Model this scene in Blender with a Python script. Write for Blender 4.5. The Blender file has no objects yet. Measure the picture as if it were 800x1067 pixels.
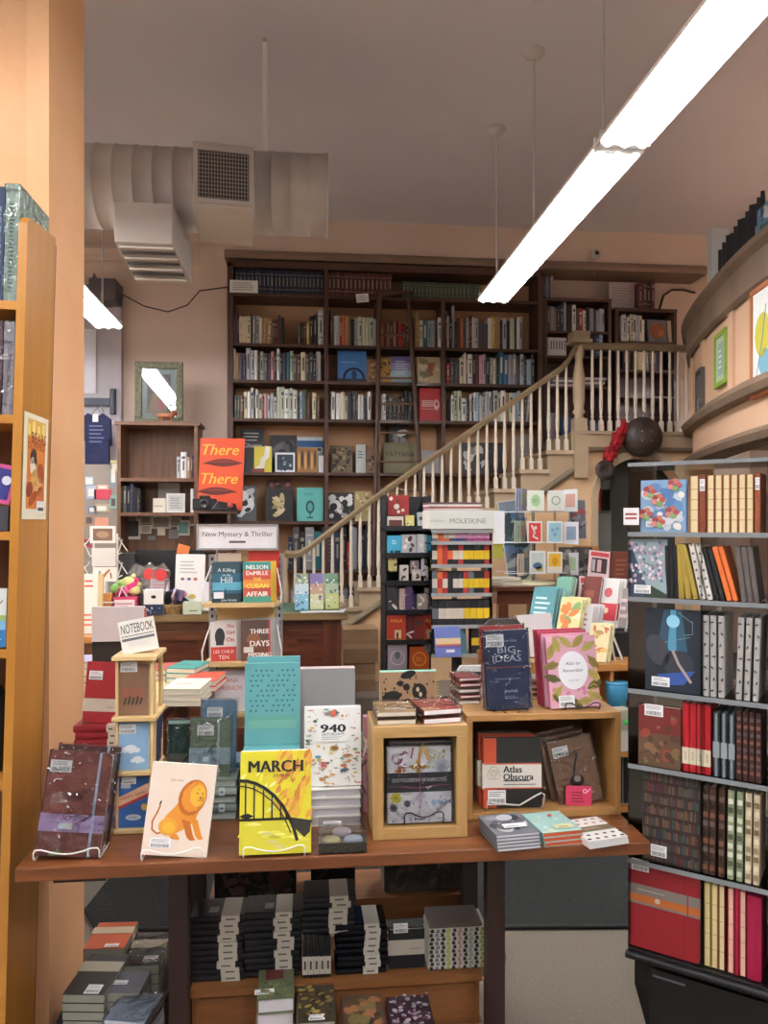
import bpy, bmesh, math, random
from math import sin, cos, pi, radians
from mathutils import Vector, Matrix, Euler
random.seed(7)
SC = bpy.context.scene
COL = SC.collection
TH = math.atan(0.1); CT, ST = cos(TH), sin(TH)
H = 1.55

# ------------------------------------------------------------------ camera
cam_d = bpy.data.cameras.new('camera')
cam = bpy.data.objects.new('camera', cam_d); COL.objects.link(cam)
cam.location = (0, 0, H); cam.rotation_euler = (pi/2, 0, -TH)
cam_d.sensor_fit = 'HORIZONTAL'; cam_d.sensor_width = 36; cam_d.lens = 36
cam_d.shift_y = 11.5/800
cam_d.clip_start = 0.05
SC.camera = cam

def dep(px, Y): return Y/(CT-(px-400)/800*ST)
def pt(px, py, Y):                      # the point of the room plane at depth Y seen at a pixel
    u = (px-400)/800; d = dep(px, Y)
    return Vector((d*(u*CT+ST), Y, H-(py-545)/800*d))
def onz(px, py, z):                     # the point of a level plane seen at a pixel
    d = (H-z)*800/(py-545); u = (px-400)/800
    return Vector((d*(u*CT+ST), d*(CT-u*ST), z))
def mpp(px, Y): return dep(px, Y)/800
def PX(px, Y): return pt(px, 545, Y).x
def PZ(px, py, Y): return pt(px, py, Y).z

# ------------------------------------------------------------------ materials
MATS = {}
def lin(c):
    c = c.lstrip('#'); v = [int(c[i:i+2], 16)/255 for i in (0, 2, 4)]
    return tuple((x/12.92 if x <= .04045 else ((x+.055)/1.055)**2.4) for x in v)+(1,)
def newmat(key):
    m = bpy.data.materials.new(key); m.use_nodes = True
    nt = m.node_tree
    return m, nt, nt.nodes['Principled BSDF']
def M(c, rough=.55, metal=0, var=.06):
    key = 'paint_%s_%d_%d' % (c.lstrip('#'), rough*100, metal*100)
    if key in MATS: return MATS[key]
    m, nt, b = newmat(key)
    b.inputs['Roughness'].default_value = rough; b.inputs['Metallic'].default_value = metal
    # a faint unevenness, so that no surface is dead flat
    tc = nt.nodes.new('ShaderNodeTexCoord'); n = nt.nodes.new('ShaderNodeTexNoise'); n.inputs['Scale'].default_value = 22
    n.inputs['Detail'].default_value = 3
    mx = nt.nodes.new('ShaderNodeMix'); mx.data_type = 'RGBA'; mx.blend_type = 'MULTIPLY'
    rp = nt.nodes.new('ShaderNodeMapRange'); rp.inputs['To Min'].default_value = 1-var; rp.inputs['To Max'].default_value = 1+var
    nt.links.new(tc.outputs['Object'], n.inputs['Vector']); nt.links.new(n.outputs['Fac'], rp.inputs['Value'])
    mx.inputs['Factor'].default_value = 1; mx.inputs['A'].default_value = lin(c)
    nt.links.new(rp.outputs['Result'], mx.inputs['B']); nt.links.new(mx.outputs['Result'], b.inputs['Base Color'])
    MATS[key] = m; return m
def noise_mat(key, c1, c2, scale, rough=.6, bump=0, stretch=(1, 1, 1), detail=6, bscale=None, lo=.35, hi=.65, c3=None, spec=.5, coat=0):
    if key in MATS: return MATS[key]
    m, nt, b = newmat(key); L = nt.links.new
    b.inputs['Roughness'].default_value = rough; b.inputs['Specular IOR Level'].default_value = spec
    if coat: b.inputs['Coat Weight'].default_value = coat; b.inputs['Coat Roughness'].default_value = .12
    tc = nt.nodes.new('ShaderNodeTexCoord'); mp = nt.nodes.new('ShaderNodeMapping'); mp.inputs['Scale'].default_value = stretch
    n = nt.nodes.new('ShaderNodeTexNoise'); n.inputs['Scale'].default_value = scale; n.inputs['Detail'].default_value = detail
    cr = nt.nodes.new('ShaderNodeValToRGB'); e = cr.color_ramp.elements
    e[0].position = lo; e[0].color = lin(c1); e[1].position = hi; e[1].color = lin(c2)
    if c3: x = e.new((lo+hi)/2); x.color = lin(c3)
    L(tc.outputs['Object'], mp.inputs['Vector']); L(mp.outputs['Vector'], n.inputs['Vector'])
    L(n.outputs['Fac'], cr.inputs['Fac']); L(cr.outputs['Color'], b.inputs['Base Color'])
    if bump:
        n2 = nt.nodes.new('ShaderNodeTexNoise'); n2.inputs['Scale'].default_value = bscale or scale*4
        bp = nt.nodes.new('ShaderNodeBump'); bp.inputs['Strength'].default_value = bump; bp.inputs['Distance'].default_value = .01
        L(mp.outputs['Vector'], n2.inputs['Vector']); L(n2.outputs['Fac'], bp.inputs['Height']); L(bp.outputs['Normal'], b.inputs['Normal'])
    MATS[key] = m; return m
def wood(key, c1, c2, axis='x', rough=.4, coat=.2, s=1.0):
    st = {'x': (1.2, 14, 14), 'y': (14, 1.2, 14), 'z': (14, 14, 1.2)}[axis]
    return noise_mat(key+'_'+axis, c1, c2, 2.2*s, rough, .12, st, 8, 6, .3, .7, coat=coat)
def glow(key, c, s):
    if key in MATS: return MATS[key]
    m, nt, b = newmat(key); b.inputs['Base Color'].default_value = lin(c)
    b.inputs['Emission Color'].default_value = lin(c); b.inputs['Emission Strength'].default_value = s
    MATS[key] = m; return m
def clear(key, tint='#ffffff', gloss=.12, rough=.05, bump=0, bscale=30, fres=1.4):
    """thin clear plastic: lets light straight through, adds a sheen that wrinkles break up"""
    if key in MATS: return MATS[key]
    m = bpy.data.materials.new(key); m.use_nodes = True; nt = m.node_tree; nt.nodes.clear(); L = nt.links.new
    out = nt.nodes.new('ShaderNodeOutputMaterial'); t = nt.nodes.new('ShaderNodeBsdfTransparent'); t.inputs['Color'].default_value = lin(tint)
    g = nt.nodes.new('ShaderNodeBsdfGlossy'); g.inputs['Roughness'].default_value = rough
    mx = nt.nodes.new('ShaderNodeMixShader'); lw = nt.nodes.new('ShaderNodeFresnel'); lw.inputs['IOR'].default_value = fres
    ad = nt.nodes.new('ShaderNodeMath'); ad.operation = 'ADD'; ad.inputs[1].default_value = gloss; ad.use_clamp = True
    if bump:
        tc = nt.nodes.new('ShaderNodeTexCoord'); n = nt.nodes.new('ShaderNodeTexNoise'); n.inputs['Scale'].default_value = bscale
        n.inputs['Distortion'].default_value = 1.5
        bp = nt.nodes.new('ShaderNodeBump'); bp.inputs['Strength'].default_value = bump; bp.inputs['Distance'].default_value = .02
        L(tc.outputs['Object'], n.inputs['Vector']); L(n.outputs['Fac'], bp.inputs['Height'])
        L(bp.outputs['Normal'], g.inputs['Normal']); L(bp.outputs['Normal'], lw.inputs['Normal'])
    L(lw.outputs['Fac'], ad.inputs[0]); L(ad.outputs[0], mx.inputs['Fac'])
    L(t.outputs[0], mx.inputs[1]); L(g.outputs[0], mx.inputs[2]); L(mx.outputs[0], out.inputs['Surface'])
    MATS[key] = m; return m
def WRAP(): return clear('shrink_wrap', '#ffffff', .03, .06, 1.0, 16, 1.45)
def ACRYL(): return clear('clear_acrylic', '#eef2f2', .04, .04, 0, 1, 1.42)

# ------------------------------------------------------------------ mesh builder
TXT = {}
def text_mesh(s, bold=0, shear=0, res=2):
    k = (s, bold, shear)
    if k in TXT: return TXT[k]
    c = bpy.data.curves.new('t', 'FONT'); c.body = s; c.offset = bold; c.shear = shear; c.resolution_u = res
    c.space_line = .95
    o = bpy.data.objects.new('t', c); me = bpy.data.meshes.new_from_object(o)
    vs = [tuple(v.co) for v in me.vertices]; fs = [tuple(p.vertices) for p in me.polygons]
    bpy.data.objects.remove(o); bpy.data.curves.remove(c); bpy.data.meshes.remove(me)
    if vs:
        x0 = min(v[0] for v in vs); x1 = max(v[0] for v in vs); y0 = min(v[1] for v in vs); y1 = max(v[1] for v in vs)
    else: x0 = y0 = 0; x1 = y1 = 1
    TXT[k] = (vs, fs, x0, x1, y0, y1); return TXT[k]

class MB:
    def __init__(s): s.v = []; s.f = []; s.m = []; s.mats = []; s.sm = []; s.T = Matrix()
    def mi(s, mat):
        if isinstance(mat, str): mat = M(mat)
        if mat not in s.mats: s.mats.append(mat)
        return s.mats.index(mat)
    def add(s, vs, fs, mat, smooth=False):
        k = len(s.v); i = s.mi(mat)
        s.v += [tuple(s.T @ Vector(v)) for v in vs]
        for f in fs: s.f.append(tuple(a+k for a in f)); s.m.append(i); s.sm.append(smooth)
        return s
    def box(s, x0, x1, y0, y1, z0, z1, mat):
        vs = [(x, y, z) for x in (x0, x1) for y in (y0, y1) for z in (z0, z1)]
        return s.add(vs, [(0, 1, 3, 2), (4, 6, 7, 5), (0, 4, 5, 1), (2, 3, 7, 6), (0, 2, 6, 4), (1, 5, 7, 3)], mat)
    def bbox(s, x0, x1, y0, y1, z0, z1, mat, b=.003):      # box with chamfered edges along Y-facing outline
        pts = [(x0+b, z0), (x1-b, z0), (x1, z0+b), (x1, z1-b), (x1-b, z1), (x0+b, z1), (x0, z1-b), (x0, z0+b)]
        return s.prism(pts, y0, y1, mat)
    def prism(s, pts, y0, y1, mat, smooth=False, cap=True):  # polygon in XZ, from y0 to y1
        n = len(pts); vs = [(x, y0, z) for x, z in pts]+[(x, y1, z) for x, z in pts]
        fs = [(i, (i+1) % n, n+(i+1) % n, n+i) for i in range(n)]
        s.add(vs, fs, mat, smooth)
        if cap: s.add(vs, [tuple(range(n-1, -1, -1)), tuple(range(n, 2*n))], mat)
        return s
    def prismz(s, pts, z0, z1, mat, smooth=False):
        n = len(pts); vs = [(x, y, z0) for x, y in pts]+[(x, y, z1) for x, y in pts]
        s.add(vs, [(i, (i+1) % n, n+(i+1) % n, n+i) for i in range(n)], mat, smooth)
        return s.add(vs, [tuple(range(n-1, -1, -1)), tuple(range(n, 2*n))], mat)
    def prismx(s, pts, x0, x1, mat, smooth=False):           # polygon in YZ
        n = len(pts); vs = [(x0, y, z) for y, z in pts]+[(x1, y, z) for y, z in pts]
        s.add(vs, [(i, (i+1) % n, n+(i+1) % n, n+i) for i in range(n)], mat, smooth)
        return s.add(vs, [tuple(range(n-1, -1, -1)), tuple(range(n, 2*n))], mat)
    def cyl(s, p0, p1, r0, mat, r1=None, n=14, smooth=True):
        p0 = Vector(p0); p1 = Vector(p1); r1 = r0 if r1 is None else r1
        d = (p1-p0).normalized(); a = Vector((0, 0, 1)) if abs(d.z) < .9 else Vector((1, 0, 0))
        u = d.cross(a).normalized(); w = d.cross(u)
        A = [2*pi*i/n for i in range(n)]
        vs = [tuple(p0+(u*cos(t)+w*sin(t))*r0) for t in A]+[tuple(p1+(u*cos(t)+w*sin(t))*r1) for t in A]
        s.add(vs, [(i, (i+1) % n, n+(i+1) % n, n+i) for i in range(n)], mat, smooth)
        return s.add(vs, [tuple(range(n)), tuple(range(n, 2*n))], mat)
    def tube(s, pts, r, mat, n=8):
        pts = [Vector(p) for p in pts]; vs = []; N = len(pts); pu = None
        for i, p in enumerate(pts):
            d = (pts[min(i+1, N-1)]-pts[max(i-1, 0)]).normalized()
            if pu is None:
                a = Vector((0, 0, 1)) if abs(d.z) < .9 else Vector((1, 0, 0)); u = d.cross(a).normalized()
            else: u = (pu-d*pu.dot(d)).normalized()
            pu = u; w = d.cross(u)
            vs += [tuple(p+(u*cos(2*pi*k/n)+w*sin(2*pi*k/n))*r) for k in range(n)]
        fs = [(i*n+k, i*n+(k+1) % n, (i+1)*n+(k+1) % n, (i+1)*n+k) for i in range(N-1) for k in range(n)]
        s.add(vs, fs, mat, True)
        return s.add(vs, [tuple(range(n)), tuple(range((N-1)*n, N*n))], mat)
    def lathe(s, prof, mat, c=(0, 0, 0), n=16, axis='z', smooth=True):
        vs = []
        for r, z in prof:
            for k in range(n):
                t = 2*pi*k/n; p = (r*cos(t), r*sin(t), z)
                if axis == 'y': p = (p[0], p[2], p[1])
                vs.append((c[0]+p[0], c[1]+p[1], c[2]+p[2]))
        N = len(prof)
        s.add(vs, [(i*n+k, i*n+(k+1) % n, (i+1)*n+(k+1) % n, (i+1)*n+k) for i in range(N-1) for k in range(n)], mat, smooth)
        return s.add(vs, [tuple(range(n)), tuple(range((N-1)*n, N*n))], mat)
    def flat(s, pts, y, mat):                                # printed shape lying on a front face, facing -Y
        n = len(pts); return s.add([(x, y, z) for x, z in pts], [tuple(range(n))], mat)
    def rect(s, x0, x1, z0, z1, y, mat): return s.flat([(x0, z0), (x1, z0), (x1, z1), (x0, z1)], y, mat)
    def ell(s, cx, cz, rx, rz, y, mat, n=14, a=0, t0=0, t1=2*pi):
        P = []
        for k in range(n):
            t = t0+(t1-t0)*k/(n if abs(t1-t0-2*pi) < 1e-6 else n-1); x = rx*cos(t); z = rz*sin(t)
            P.append((cx+x*cos(a)-z*sin(a), cz+x*sin(a)+z*cos(a)))
        return s.flat(P, y, mat)
    def leaf(s, cx, cz, L_, w, a, y, mat):
        P = [(-.5, 0), (-.25, .4), (.1, .5), (.5, 0), (.1, -.5), (-.25, -.4)]
        return s.flat([(cx+p*L_*cos(a)-q*w*sin(a), cz+p*L_*sin(a)+q*w*cos(a)) for p, q in P], y, mat)
    def stroke(s, pts, w, y, mat):                           # a brush line on a front face
        for (a, b), (c, d) in zip(pts, pts[1:]):
            L_ = math.hypot(c-a, d-b) or 1e-6; nx, nz = -(d-b)/L_*w/2, (c-a)/L_*w/2
            ex, ez = (c-a)/L_*w*.3, (d-b)/L_*w*.3
            s.flat([(a-ex+nx, b-ez+nz), (a-ex-nx, b-ez-nz), (c+ex-nx, d+ez-nz), (c+ex+nx, d+ez+nz)], y, mat)
        return s
    def text(s, t, cx, cz, y, mat, w=None, h=None, bold=.01, shear=0, a=0):
        vs, fs, x0, x1, y0, y1 = text_mesh(t, 0, shear)
        if not vs: return s
        W = x1-x0; Hh = y1-y0
        if w and h: kx, kz = w/W, h/Hh
        elif w: kx = kz = w/W
        else: kx = kz = h/Hh
        P = [((x-(x0+x1)/2)*kx, (z-(y0+y1)/2)*kz) for x, z, _ in vs]
        for o_ in ((-1, 0, 1) if bold > .012 else (0,)):       # a heavier face: the same letters set side by side
            e = o_*bold*kx; s.add([(cx+(x+e)*cos(a)-z*sin(a), y-.00004*o_, cz+(x+e)*sin(a)+z*cos(a)) for x, z in P], fs, mat)
        return s
    def lines(s, x0, x1, z0, z1, n, y, mat, th=.35, ragged=True):   # small print that cannot be read
        for i in range(n):
            z = z1-(z1-z0)*(i+.5)/n; hh = (z1-z0)/n*th/2
            s.rect(x0, x1-(x1-x0)*(random.random()*.35 if ragged else 0), z-hh, z+hh, y, mat)
        return s
    def mesh(s, name='m'):
        me = bpy.data.meshes.new(name); me.from_pydata(s.v, [], s.f)
        for m in s.mats: me.materials.append(m)
        me.polygons.foreach_set('material_index', s.m); me.polygons.foreach_set('use_smooth', s.sm); me.update()
        return me
    def build(s, name, parent=None, loc=(0, 0, 0), rot=(0, 0, 0), bevel=0):
        o = bpy.data.objects.new(name, s.mesh(name)); COL.objects.link(o)
        o.location = loc; o.rotation_euler = rot
        if parent: o.parent = parent
        if bevel:
            m = o.modifiers.new('bevel', 'BEVEL'); m.width = bevel; m.segments = 2; m.limit_method = 'ANGLE'
        return o
LABELS = {}
def tag(o, label, cat, group=None):
    n = len(label.split())
    if n > 16 or n < 4: print('LABEL LEN', n, label)
    if label in LABELS: print('DUP', label)
    LABELS[label] = 1
    o['label'] = label; o['category'] = cat
    if group: o['group'] = group
    return o
def thing(name, label, cat, loc=(0, 0, 0), rot=(0, 0, 0), group=None):
    o = bpy.data.objects.new(name, None); COL.objects.link(o); o.empty_display_size = .05
    o.location = loc; o.rotation_euler = rot
    return tag(o, label, cat, group)
def struct(o): o['kind'] = 'structure'; return o
def dup(o, parent=None):
    c = o.copy(); COL.objects.link(c)
    if parent: c.parent = parent
    for ch in list(o.children): dup(ch, c)
    return c
ORD = 'first second third fourth fifth sixth seventh eighth ninth tenth eleventh twelfth thirteenth fourteenth fifteenth sixteenth seventeenth eighteenth nineteenth twentieth twenty-first twenty-second twenty-third twenty-fourth twenty-fifth'.split()
# paper pieces shared by many things
def sticker(parent, x, z, y, w=.04, h=.022, a=0, name='price_sticker'):
    b = MB(); b.T = Matrix.Translation((x, y, z)) @ Matrix.Rotation(a, 4, 'Y')
    b.box(-w/2, w/2, -.0004, 0, -h/2, h/2, '#f2f2f0')
    k = random.Random(int(x*1e4+z*1e3)); cx = -w*.42
    while cx < w*.4:
        q = w*(.01+k.random()*.02); b.rect(cx, cx+q, -h*.42, -h*.08, -.0006, '#26262a'); cx += q+w*(.012+k.random()*.02)
    b.lines(-w*.42, w*.42, h*.05, h*.42, 3, -.0006, '#8a8a8c')
    return b.build(name, parent)
def book(name, label, cat, w, h, t, cover, loc, rot=(0, 0, 0), group=None, art=None, page='#ece5d2', spine=None,
         band=None, stick=None, strap=None, soft=False, wrap=False, round_=False, extra=None):
    """front cover faces -Y, spine at -X, stands on z=0"""
    r = thing(name, label, cat, loc, rot, group)
    c = .0012 if soft else .0025; o_ = 0 if soft else .003
    b = MB(); cm = M(cover, .5) if isinstance(cover, str) else cover; sm_ = (M(spine, .5) if isinstance(spine, str) else spine) or cm
    if round_:
        q = .008; P = [(-w/2, 0), (w/2-q, 0), (w/2-q*.3, q*.3), (w/2, q), (w/2, h-q), (w/2-q*.3, h-q*.3), (w/2-q, h), (-w/2, h)]
    else: P = [(-w/2, 0), (w/2, 0), (w/2, h), (-w/2, h)]
    b.prism(P, -t/2, -t/2+c, cm); b.prism(P, t/2-c, t/2, cm)
    n = 6                                           # softly rounded spine
    S = [(-w/2-(.003 if not soft else 0)*sin(pi*i/n), -t/2+t*i/n) for i in range(n+1)]
    b.prismz(S+[(-w/2+c, t/2-c), (-w/2+c, -t/2+c)], 0, h, sm_)
    if art: art(b, w, h, -t/2-.0005)
    b.build('cover', r)
    p = MB(); p.box(-w/2+c, w/2-o_, -t/2+c, t/2-c, o_, h-o_, M(page, .9)); p.build('page_block', r)
    if band:                                        # (z0, z1, colour, art)
        z0, z1, bc = band[:3]; q = MB(); e = .0007; y = -t/2-e; bm = M(bc, .6)
        q.box(-w/2-.004, w/2+e, y-.0003, -t/2-.0001, z0, z1, bm); q.box(-w/2-.004, -w/2-.003, -t/2, t/2, z0, z1, bm)
        q.box(w/2, w/2+e, -t/2, t/2, z0, z1, bm); q.box(-w/2-.004, w/2+e, t/2+.0001, t/2+e, z0, z1, bm)
        if len(band) > 3: band[3](q, w, z0, z1, y-.0006)
        q.build('belly_band', r)
    if strap:
        q = MB(); x, sc = strap; y = -t/2-.0022
        q.box(x-.003, x+.003, y, y+.0009, -.001, h+.001, sc); q.box(x-.003, x+.003, y, t/2+.001, h, h+.001, sc); q.box(x-.003, x+.003, y, t/2+.001, -.001, 0, sc)
        q.build('elastic_strap', r)
    if stick: sticker(r, stick[0], stick[1], -t/2-.0026 if strap or band else -t/2-.0012, *(stick[2:]))
    if extra: extra(r, -t/2-.001)
    if wrap:
        q = MB(); e = .004
        vs = [(x, y, z) for x in (-w/2-e, w/2+e) for y in (-t/2-e, t/2+e) for z in (.0003, h+e)]
        q.add(vs, [(0, 1, 3, 2), (4, 6, 7, 5), (0, 4, 5, 1), (2, 3, 7, 6), (0, 2, 6, 4), (1, 5, 7, 3)], WRAP()); q.build('plastic_wrap', r)
    return r
def easel(name, label, w, loc, rot=(0, 0, 0), colour='#f2efe8', r=.0018, dep_=.09, hgt=.13, lip=.03, lean=.2):
    """wire book easel: two feet that curl up in front, a dipping front wire, a back frame"""
    t = thing(name, label, 'book easel', loc, rot); b = MB(); m = M(colour, .3)
    zb = .004
    pts = [(-w/2, .07, zb), (-w/2, -.018, zb), (-w/2, -.024, zb+.006), (-w/2, -.024, lip*.8), (-w/2+.004, -.024, lip), (-w/2+.012, -.024, lip)]
    for i in range(9): s_ = i/8; pts.append((-w/2+.018+(w-.036)*s_, -.024, lip-.012*sin(pi*s_)))
    pts += [(w/2-.012, -.024, lip), (w/2-.004, -.024, lip), (w/2, -.024, lip*.8), (w/2, -.024, zb+.006), (w/2, -.018, zb), (w/2, .07, zb)]
    b.tube(pts, r, m); b.build('front_wire', t)
    b = MB(); k = lean
    b.tube([(-w/2, .07, zb), (-w*.42, .012+.0, .01), (-w*.3, .012+hgt*k, hgt), (w*.3, .012+hgt*k, hgt), (w*.42, .012, .01), (w/2, .07, zb)], r, m); b.build('back_wire', t)
    return t
# ------------------------------------------------------------------ setting
ZC = 4.42; YB = 7.6
m_peach = noise_mat('peach_plaster', '#d9c2b0', '#e3cfbf', 1.3, .85, .15, detail=7, bscale=14, lo=.2, hi=.8)
m_orange = noise_mat('warm_plaster', '#d49c6a', '#e3b284', 2.4, .8, .25, detail=7, bscale=18, lo=.2, hi=.8)
m_ceil = noise_mat('ceiling_paint', '#d6d3da', '#dcd9e0', .8, .9, .05)
m_beige = noise_mat('beige_carpet', '#746c5f', '#857c6e', 160, .95, .5, detail=3, bscale=260)
m_trimp = M('#8f7d6b', .6); m_stairp = noise_mat('stair_paint', '#b09a7c', '#bca688', 3, .6)
struct(MB().box(-4.5, 4.6, -3, YB+.3, -.1, 0, m_beige).build('floor'))
struct(MB().box(-4.5, 4.6, -3, YB+.3, ZC, ZC+.15, m_ceil).build('ceiling'))
struct(MB().box(-4.5, 4.6, YB, YB+.2, 0, ZC, m_peach).build('wall_back'))
struct(MB().box(-4.7, -4.5, -3, YB, 0, ZC, m_peach).build('wall_left'))
struct(MB().box(4.6, 4.8, -3, YB, 0, ZC, m_peach).build('wall_right'))
# near pillar with a chamfered corner, peach
Yp = 2.42; xr = PX(86, Yp); xc = PX(51, Yp-.03); xl = PX(25, Yp-.03)
struct(MB().prismz([(xl-.4, Yp+.04), (xl, Yp-.01), (xc, Yp-.03), (xc, Yp+.335), (xl-.4, Yp+.335)], 0, ZC, m_orange).build('wall_pillar'))
# mouldings and pilaster of the back wall, left part
def X(px, Y=YB-.06): return PX(px, Y)
t1 = MB(); zt = PZ(150, 268, YB); t1.prismx([(YB, zt-.05), (YB-.03, zt-.05), (YB-.06, zt+.0), (YB-.09, zt+.04), (YB-.09, zt+.07), (YB, zt+.07)], -4.5, X(206), m_peach)
struct(t1.build('trim_1'))
struct(MB().box(X(206), X(222), YB-.05, YB, 0, ZC-.2, m_peach).box(X(222), X(224), YB-.09, YB, 0, ZC-.2, m_peach).box(X(224), X(237), YB-.09, YB, 0, ZC, m_peach).build('trim_2'))
zt = PZ(400, 272, YB-.3)
struct(MB().prismx([(YB, zt-.03), (YB-.34, zt-.03), (YB-.36, zt+.0), (YB-.36, zt+.03), (YB-.30, zt+.06), (YB, zt+.06)], X(237), PX(735, YB-.3), noise_mat('brown_trim', '#806a58', '#8d7562', 3, .6)).build('trim_3'))
struct(MB().box(X(237), PX(760, YB-.2), YB-.3, YB, zt+.06, ZC, m_peach).build('wall_header'))
# dark mat lying on the floor
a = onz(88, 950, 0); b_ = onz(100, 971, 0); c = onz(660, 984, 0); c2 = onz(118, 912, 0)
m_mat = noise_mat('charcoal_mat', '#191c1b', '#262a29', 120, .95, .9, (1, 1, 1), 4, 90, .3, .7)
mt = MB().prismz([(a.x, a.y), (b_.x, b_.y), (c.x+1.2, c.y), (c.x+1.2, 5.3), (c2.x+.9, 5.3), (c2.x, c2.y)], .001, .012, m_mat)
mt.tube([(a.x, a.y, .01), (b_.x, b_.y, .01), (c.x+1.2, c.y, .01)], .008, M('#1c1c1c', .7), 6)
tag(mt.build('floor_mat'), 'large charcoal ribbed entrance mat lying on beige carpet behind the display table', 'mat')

# ------------------------------------------------------------------ door at far left, behind the pillar
Yd = YB-.06; md = M('#b4afb2', .6)
dr = struct(MB().box(X(60), X(127), YB-.05, YB-.005, 0, PZ(100, 305, YB), md).build('door_1'))
struct(MB().box(X(118), X(127), YB-.09, YB-.04, 0, PZ(100, 300, YB), M('#b9b0b6', .6)).box(X(60), X(128), YB-.1, YB-.04, PZ(100, 312, YB), PZ(100, 300, YB), M('#6f6c70', .6)).build('door_frame', dr))
g = M('#4f5560', .5, .3); zh = PZ(100, 419, Yd)
hb = MB().box(X(60), X(117), Yd-.03, Yd, zh-.035, zh+.035, g); hb.cyl((X(119), Yd-.045, zh-.12), (X(119), Yd-.045, zh+.12), .03, g)
hb.build('strap_hinge', dr)
pp = MB().box(X(60), X(100), Yd-.006, Yd, PZ(90, 410, Yd), PZ(90, 343, Yd), M('#dcdce4', .7)); tag(pp.build('paper_poster'), 'blank white poster on the grey door left of the framed picture', 'poster')
# flared duct box above the door
tag(MB().box(X(100), X(127), YB-.3, YB-.06, PZ(110, 322, YB), PZ(110, 300, YB), M('#5e5a5c', .7)).prism([(X(103), PZ(100, 300, YB)), (X(108), PZ(100, 300, YB)), (X(105), PZ(100, 294, YB))], YB-.3, YB-.25, M('#5e5a5c', .7)).build('door_closer_box'), 'dark grey metal box over the door beside the hanging light', 'metal box')
# navy t-shirt hanging by the door
ts = thing('hanging_shirt', 'navy printed t-shirt hanging in front of the grey door', 't-shirt', (X(101, 7.3), 7.3, 0))
k = mpp(100, 7.3); z1 = PZ(100, 431, 7.3); z0 = PZ(100, 503, 7.3); w = 14*k; b = MB(); nv = noise_mat('navy_cotton', '#1c2140', '#272c50', 9, .9, .4)
P = [(-w*.8, z0), (w*.92, z0+.01), (w*.88, z1-.2), (w*1.05, z1-.3), (w*1.0, z1-.05), (w*.5, z1), (w*.2, z1-.02), (-w*.2, z1-.02), (-w*.6, z1), (-w*1.1, z1-.05), (-w*1.1, z1-.3), (-w*.8, z1-.2)]
b.prism(P, -.03, .03, nv); b.lines(-w*.5, w*.6, z1-.28, z1-.1, 5, -.031, M('#6a6f90', .8)); b.build('shirt_body', ts)
b = MB(); b.box(-.03, .02, -.036, -.032, z1-.08, z1-.01, '#e6e6ea'); b.build('price_tag', ts)
b = MB(); b.tube([(-w*.4, 0, z1-.01), (0, 0, z1+.05), (w*.4, 0, z1-.01)], .005, M('#888888', .3, .8), 6).tube([(0, 0, z1+.05), (0, .12, z1+.09), (0, .24, z1+.05)], .005, M('#888888', .3, .8), 6); b.build('hanger', ts)

# ------------------------------------------------------------------ ducts, vents
Yu = 4.62; rD = .232; zD = PZ(270, 202, Yu); xe = PX(341, Yu)
du = thing('air_duct', 'large round off-white spiral duct hanging below the grey ceiling', 'air duct', (xe, Yu, zD))
m_duct = noise_mat('duct_paint', '#aaa29c', '#bdb4ac', 2, .55, .1)
b = MB(); n = 36
prof = []; x = 0
while x < 3.4: prof += [(rD, x), (rD, x+.098), (rD+.004, x+.101), (rD+.004, x+.107)]; x += .11
b.T = Matrix.Rotation(-pi/2, 4, 'Y'); b.lathe(prof, m_duct, n=n); b.T = Matrix(); b.build('duct_tube', du)
b = MB(); b.T = Matrix.Rotation(-pi/2, 4, 'Y'); b.lathe([(rD*.2, -.001), (rD+.006, -.001), (rD+.006, .012), (rD, .012)], m_duct, n=n); b.build('duct_end', du)
def grille(t, w, h, y, nv, nh, frame, slat, dark):
    MB().box(-w/2, w/2, y, y+.004, -h/2, h/2, dark).build('vent_core', t)
    f = .022; b = MB()
    for a_ in ((-w/2-f, w/2+f, -h/2-f, -h/2), (-w/2-f, w/2+f, h/2, h/2+f), (-w/2-f, -w/2, -h/2, h/2), (w/2, w/2+f, -h/2, h/2)):
        b.box(a_[0], a_[1], y-.014, y+.006, a_[2], a_[3], frame)
    b.build('vent_frame', t); b = MB()
    for i in range(nv): x = -w/2+w*(i+.5)/nv; b.box(x-.0035, x+.0035, y-.008, y, -h/2, h/2, slat)
    for i in range(nh): z = -h/2+h*(i+.5)/nh; b.box(-w/2, w/2, y-.003, y, z-.0025, z+.0025, slat)
    b.build('vent_slats', t)
Yv = 4.2; k = mpp(235, Yv); c = pt(233, 184, Yv)
vt = thing('ceiling_vent', 'square grilled air vent box facing forward on the round duct', 'vent', c, (0, 0, .12))
w = 52*k; h = 58*k
grille(vt, w, h*.86, -.002, 17, 12, M('#b2aba4', .5), M('#8d8680', .5), M('#1d1b1a', .9))
b = MB(); F = [(-w*.6, 0, -h*.56), (w*.6, 0, -h*.56), (w*.6, 0, h*.6), (-w*.6, 0, h*.6)]; B = [(-w*.5, .3, -h*.85), (w*.62, .3, -h*.85), (w*.6, .3, h*.5), (-w*.5, .3, h*.5)]
b.add(F+B, [(0, 1, 5, 4), (1, 2, 6, 5), (2, 3, 7, 6), (3, 0, 4, 7), (4, 5, 6, 7), (0, 3, 2, 1)], m_duct); b.build('vent_box', vt, (0, .004, 0), bevel=.004)
c = pt(153, 240, 4.2); k = mpp(153, 4.2)
v2 = thing('ceiling_vent', 'smaller boxy vent facing down below the duct near the pillar', 'vent', c, (0, 0, 0))
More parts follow.
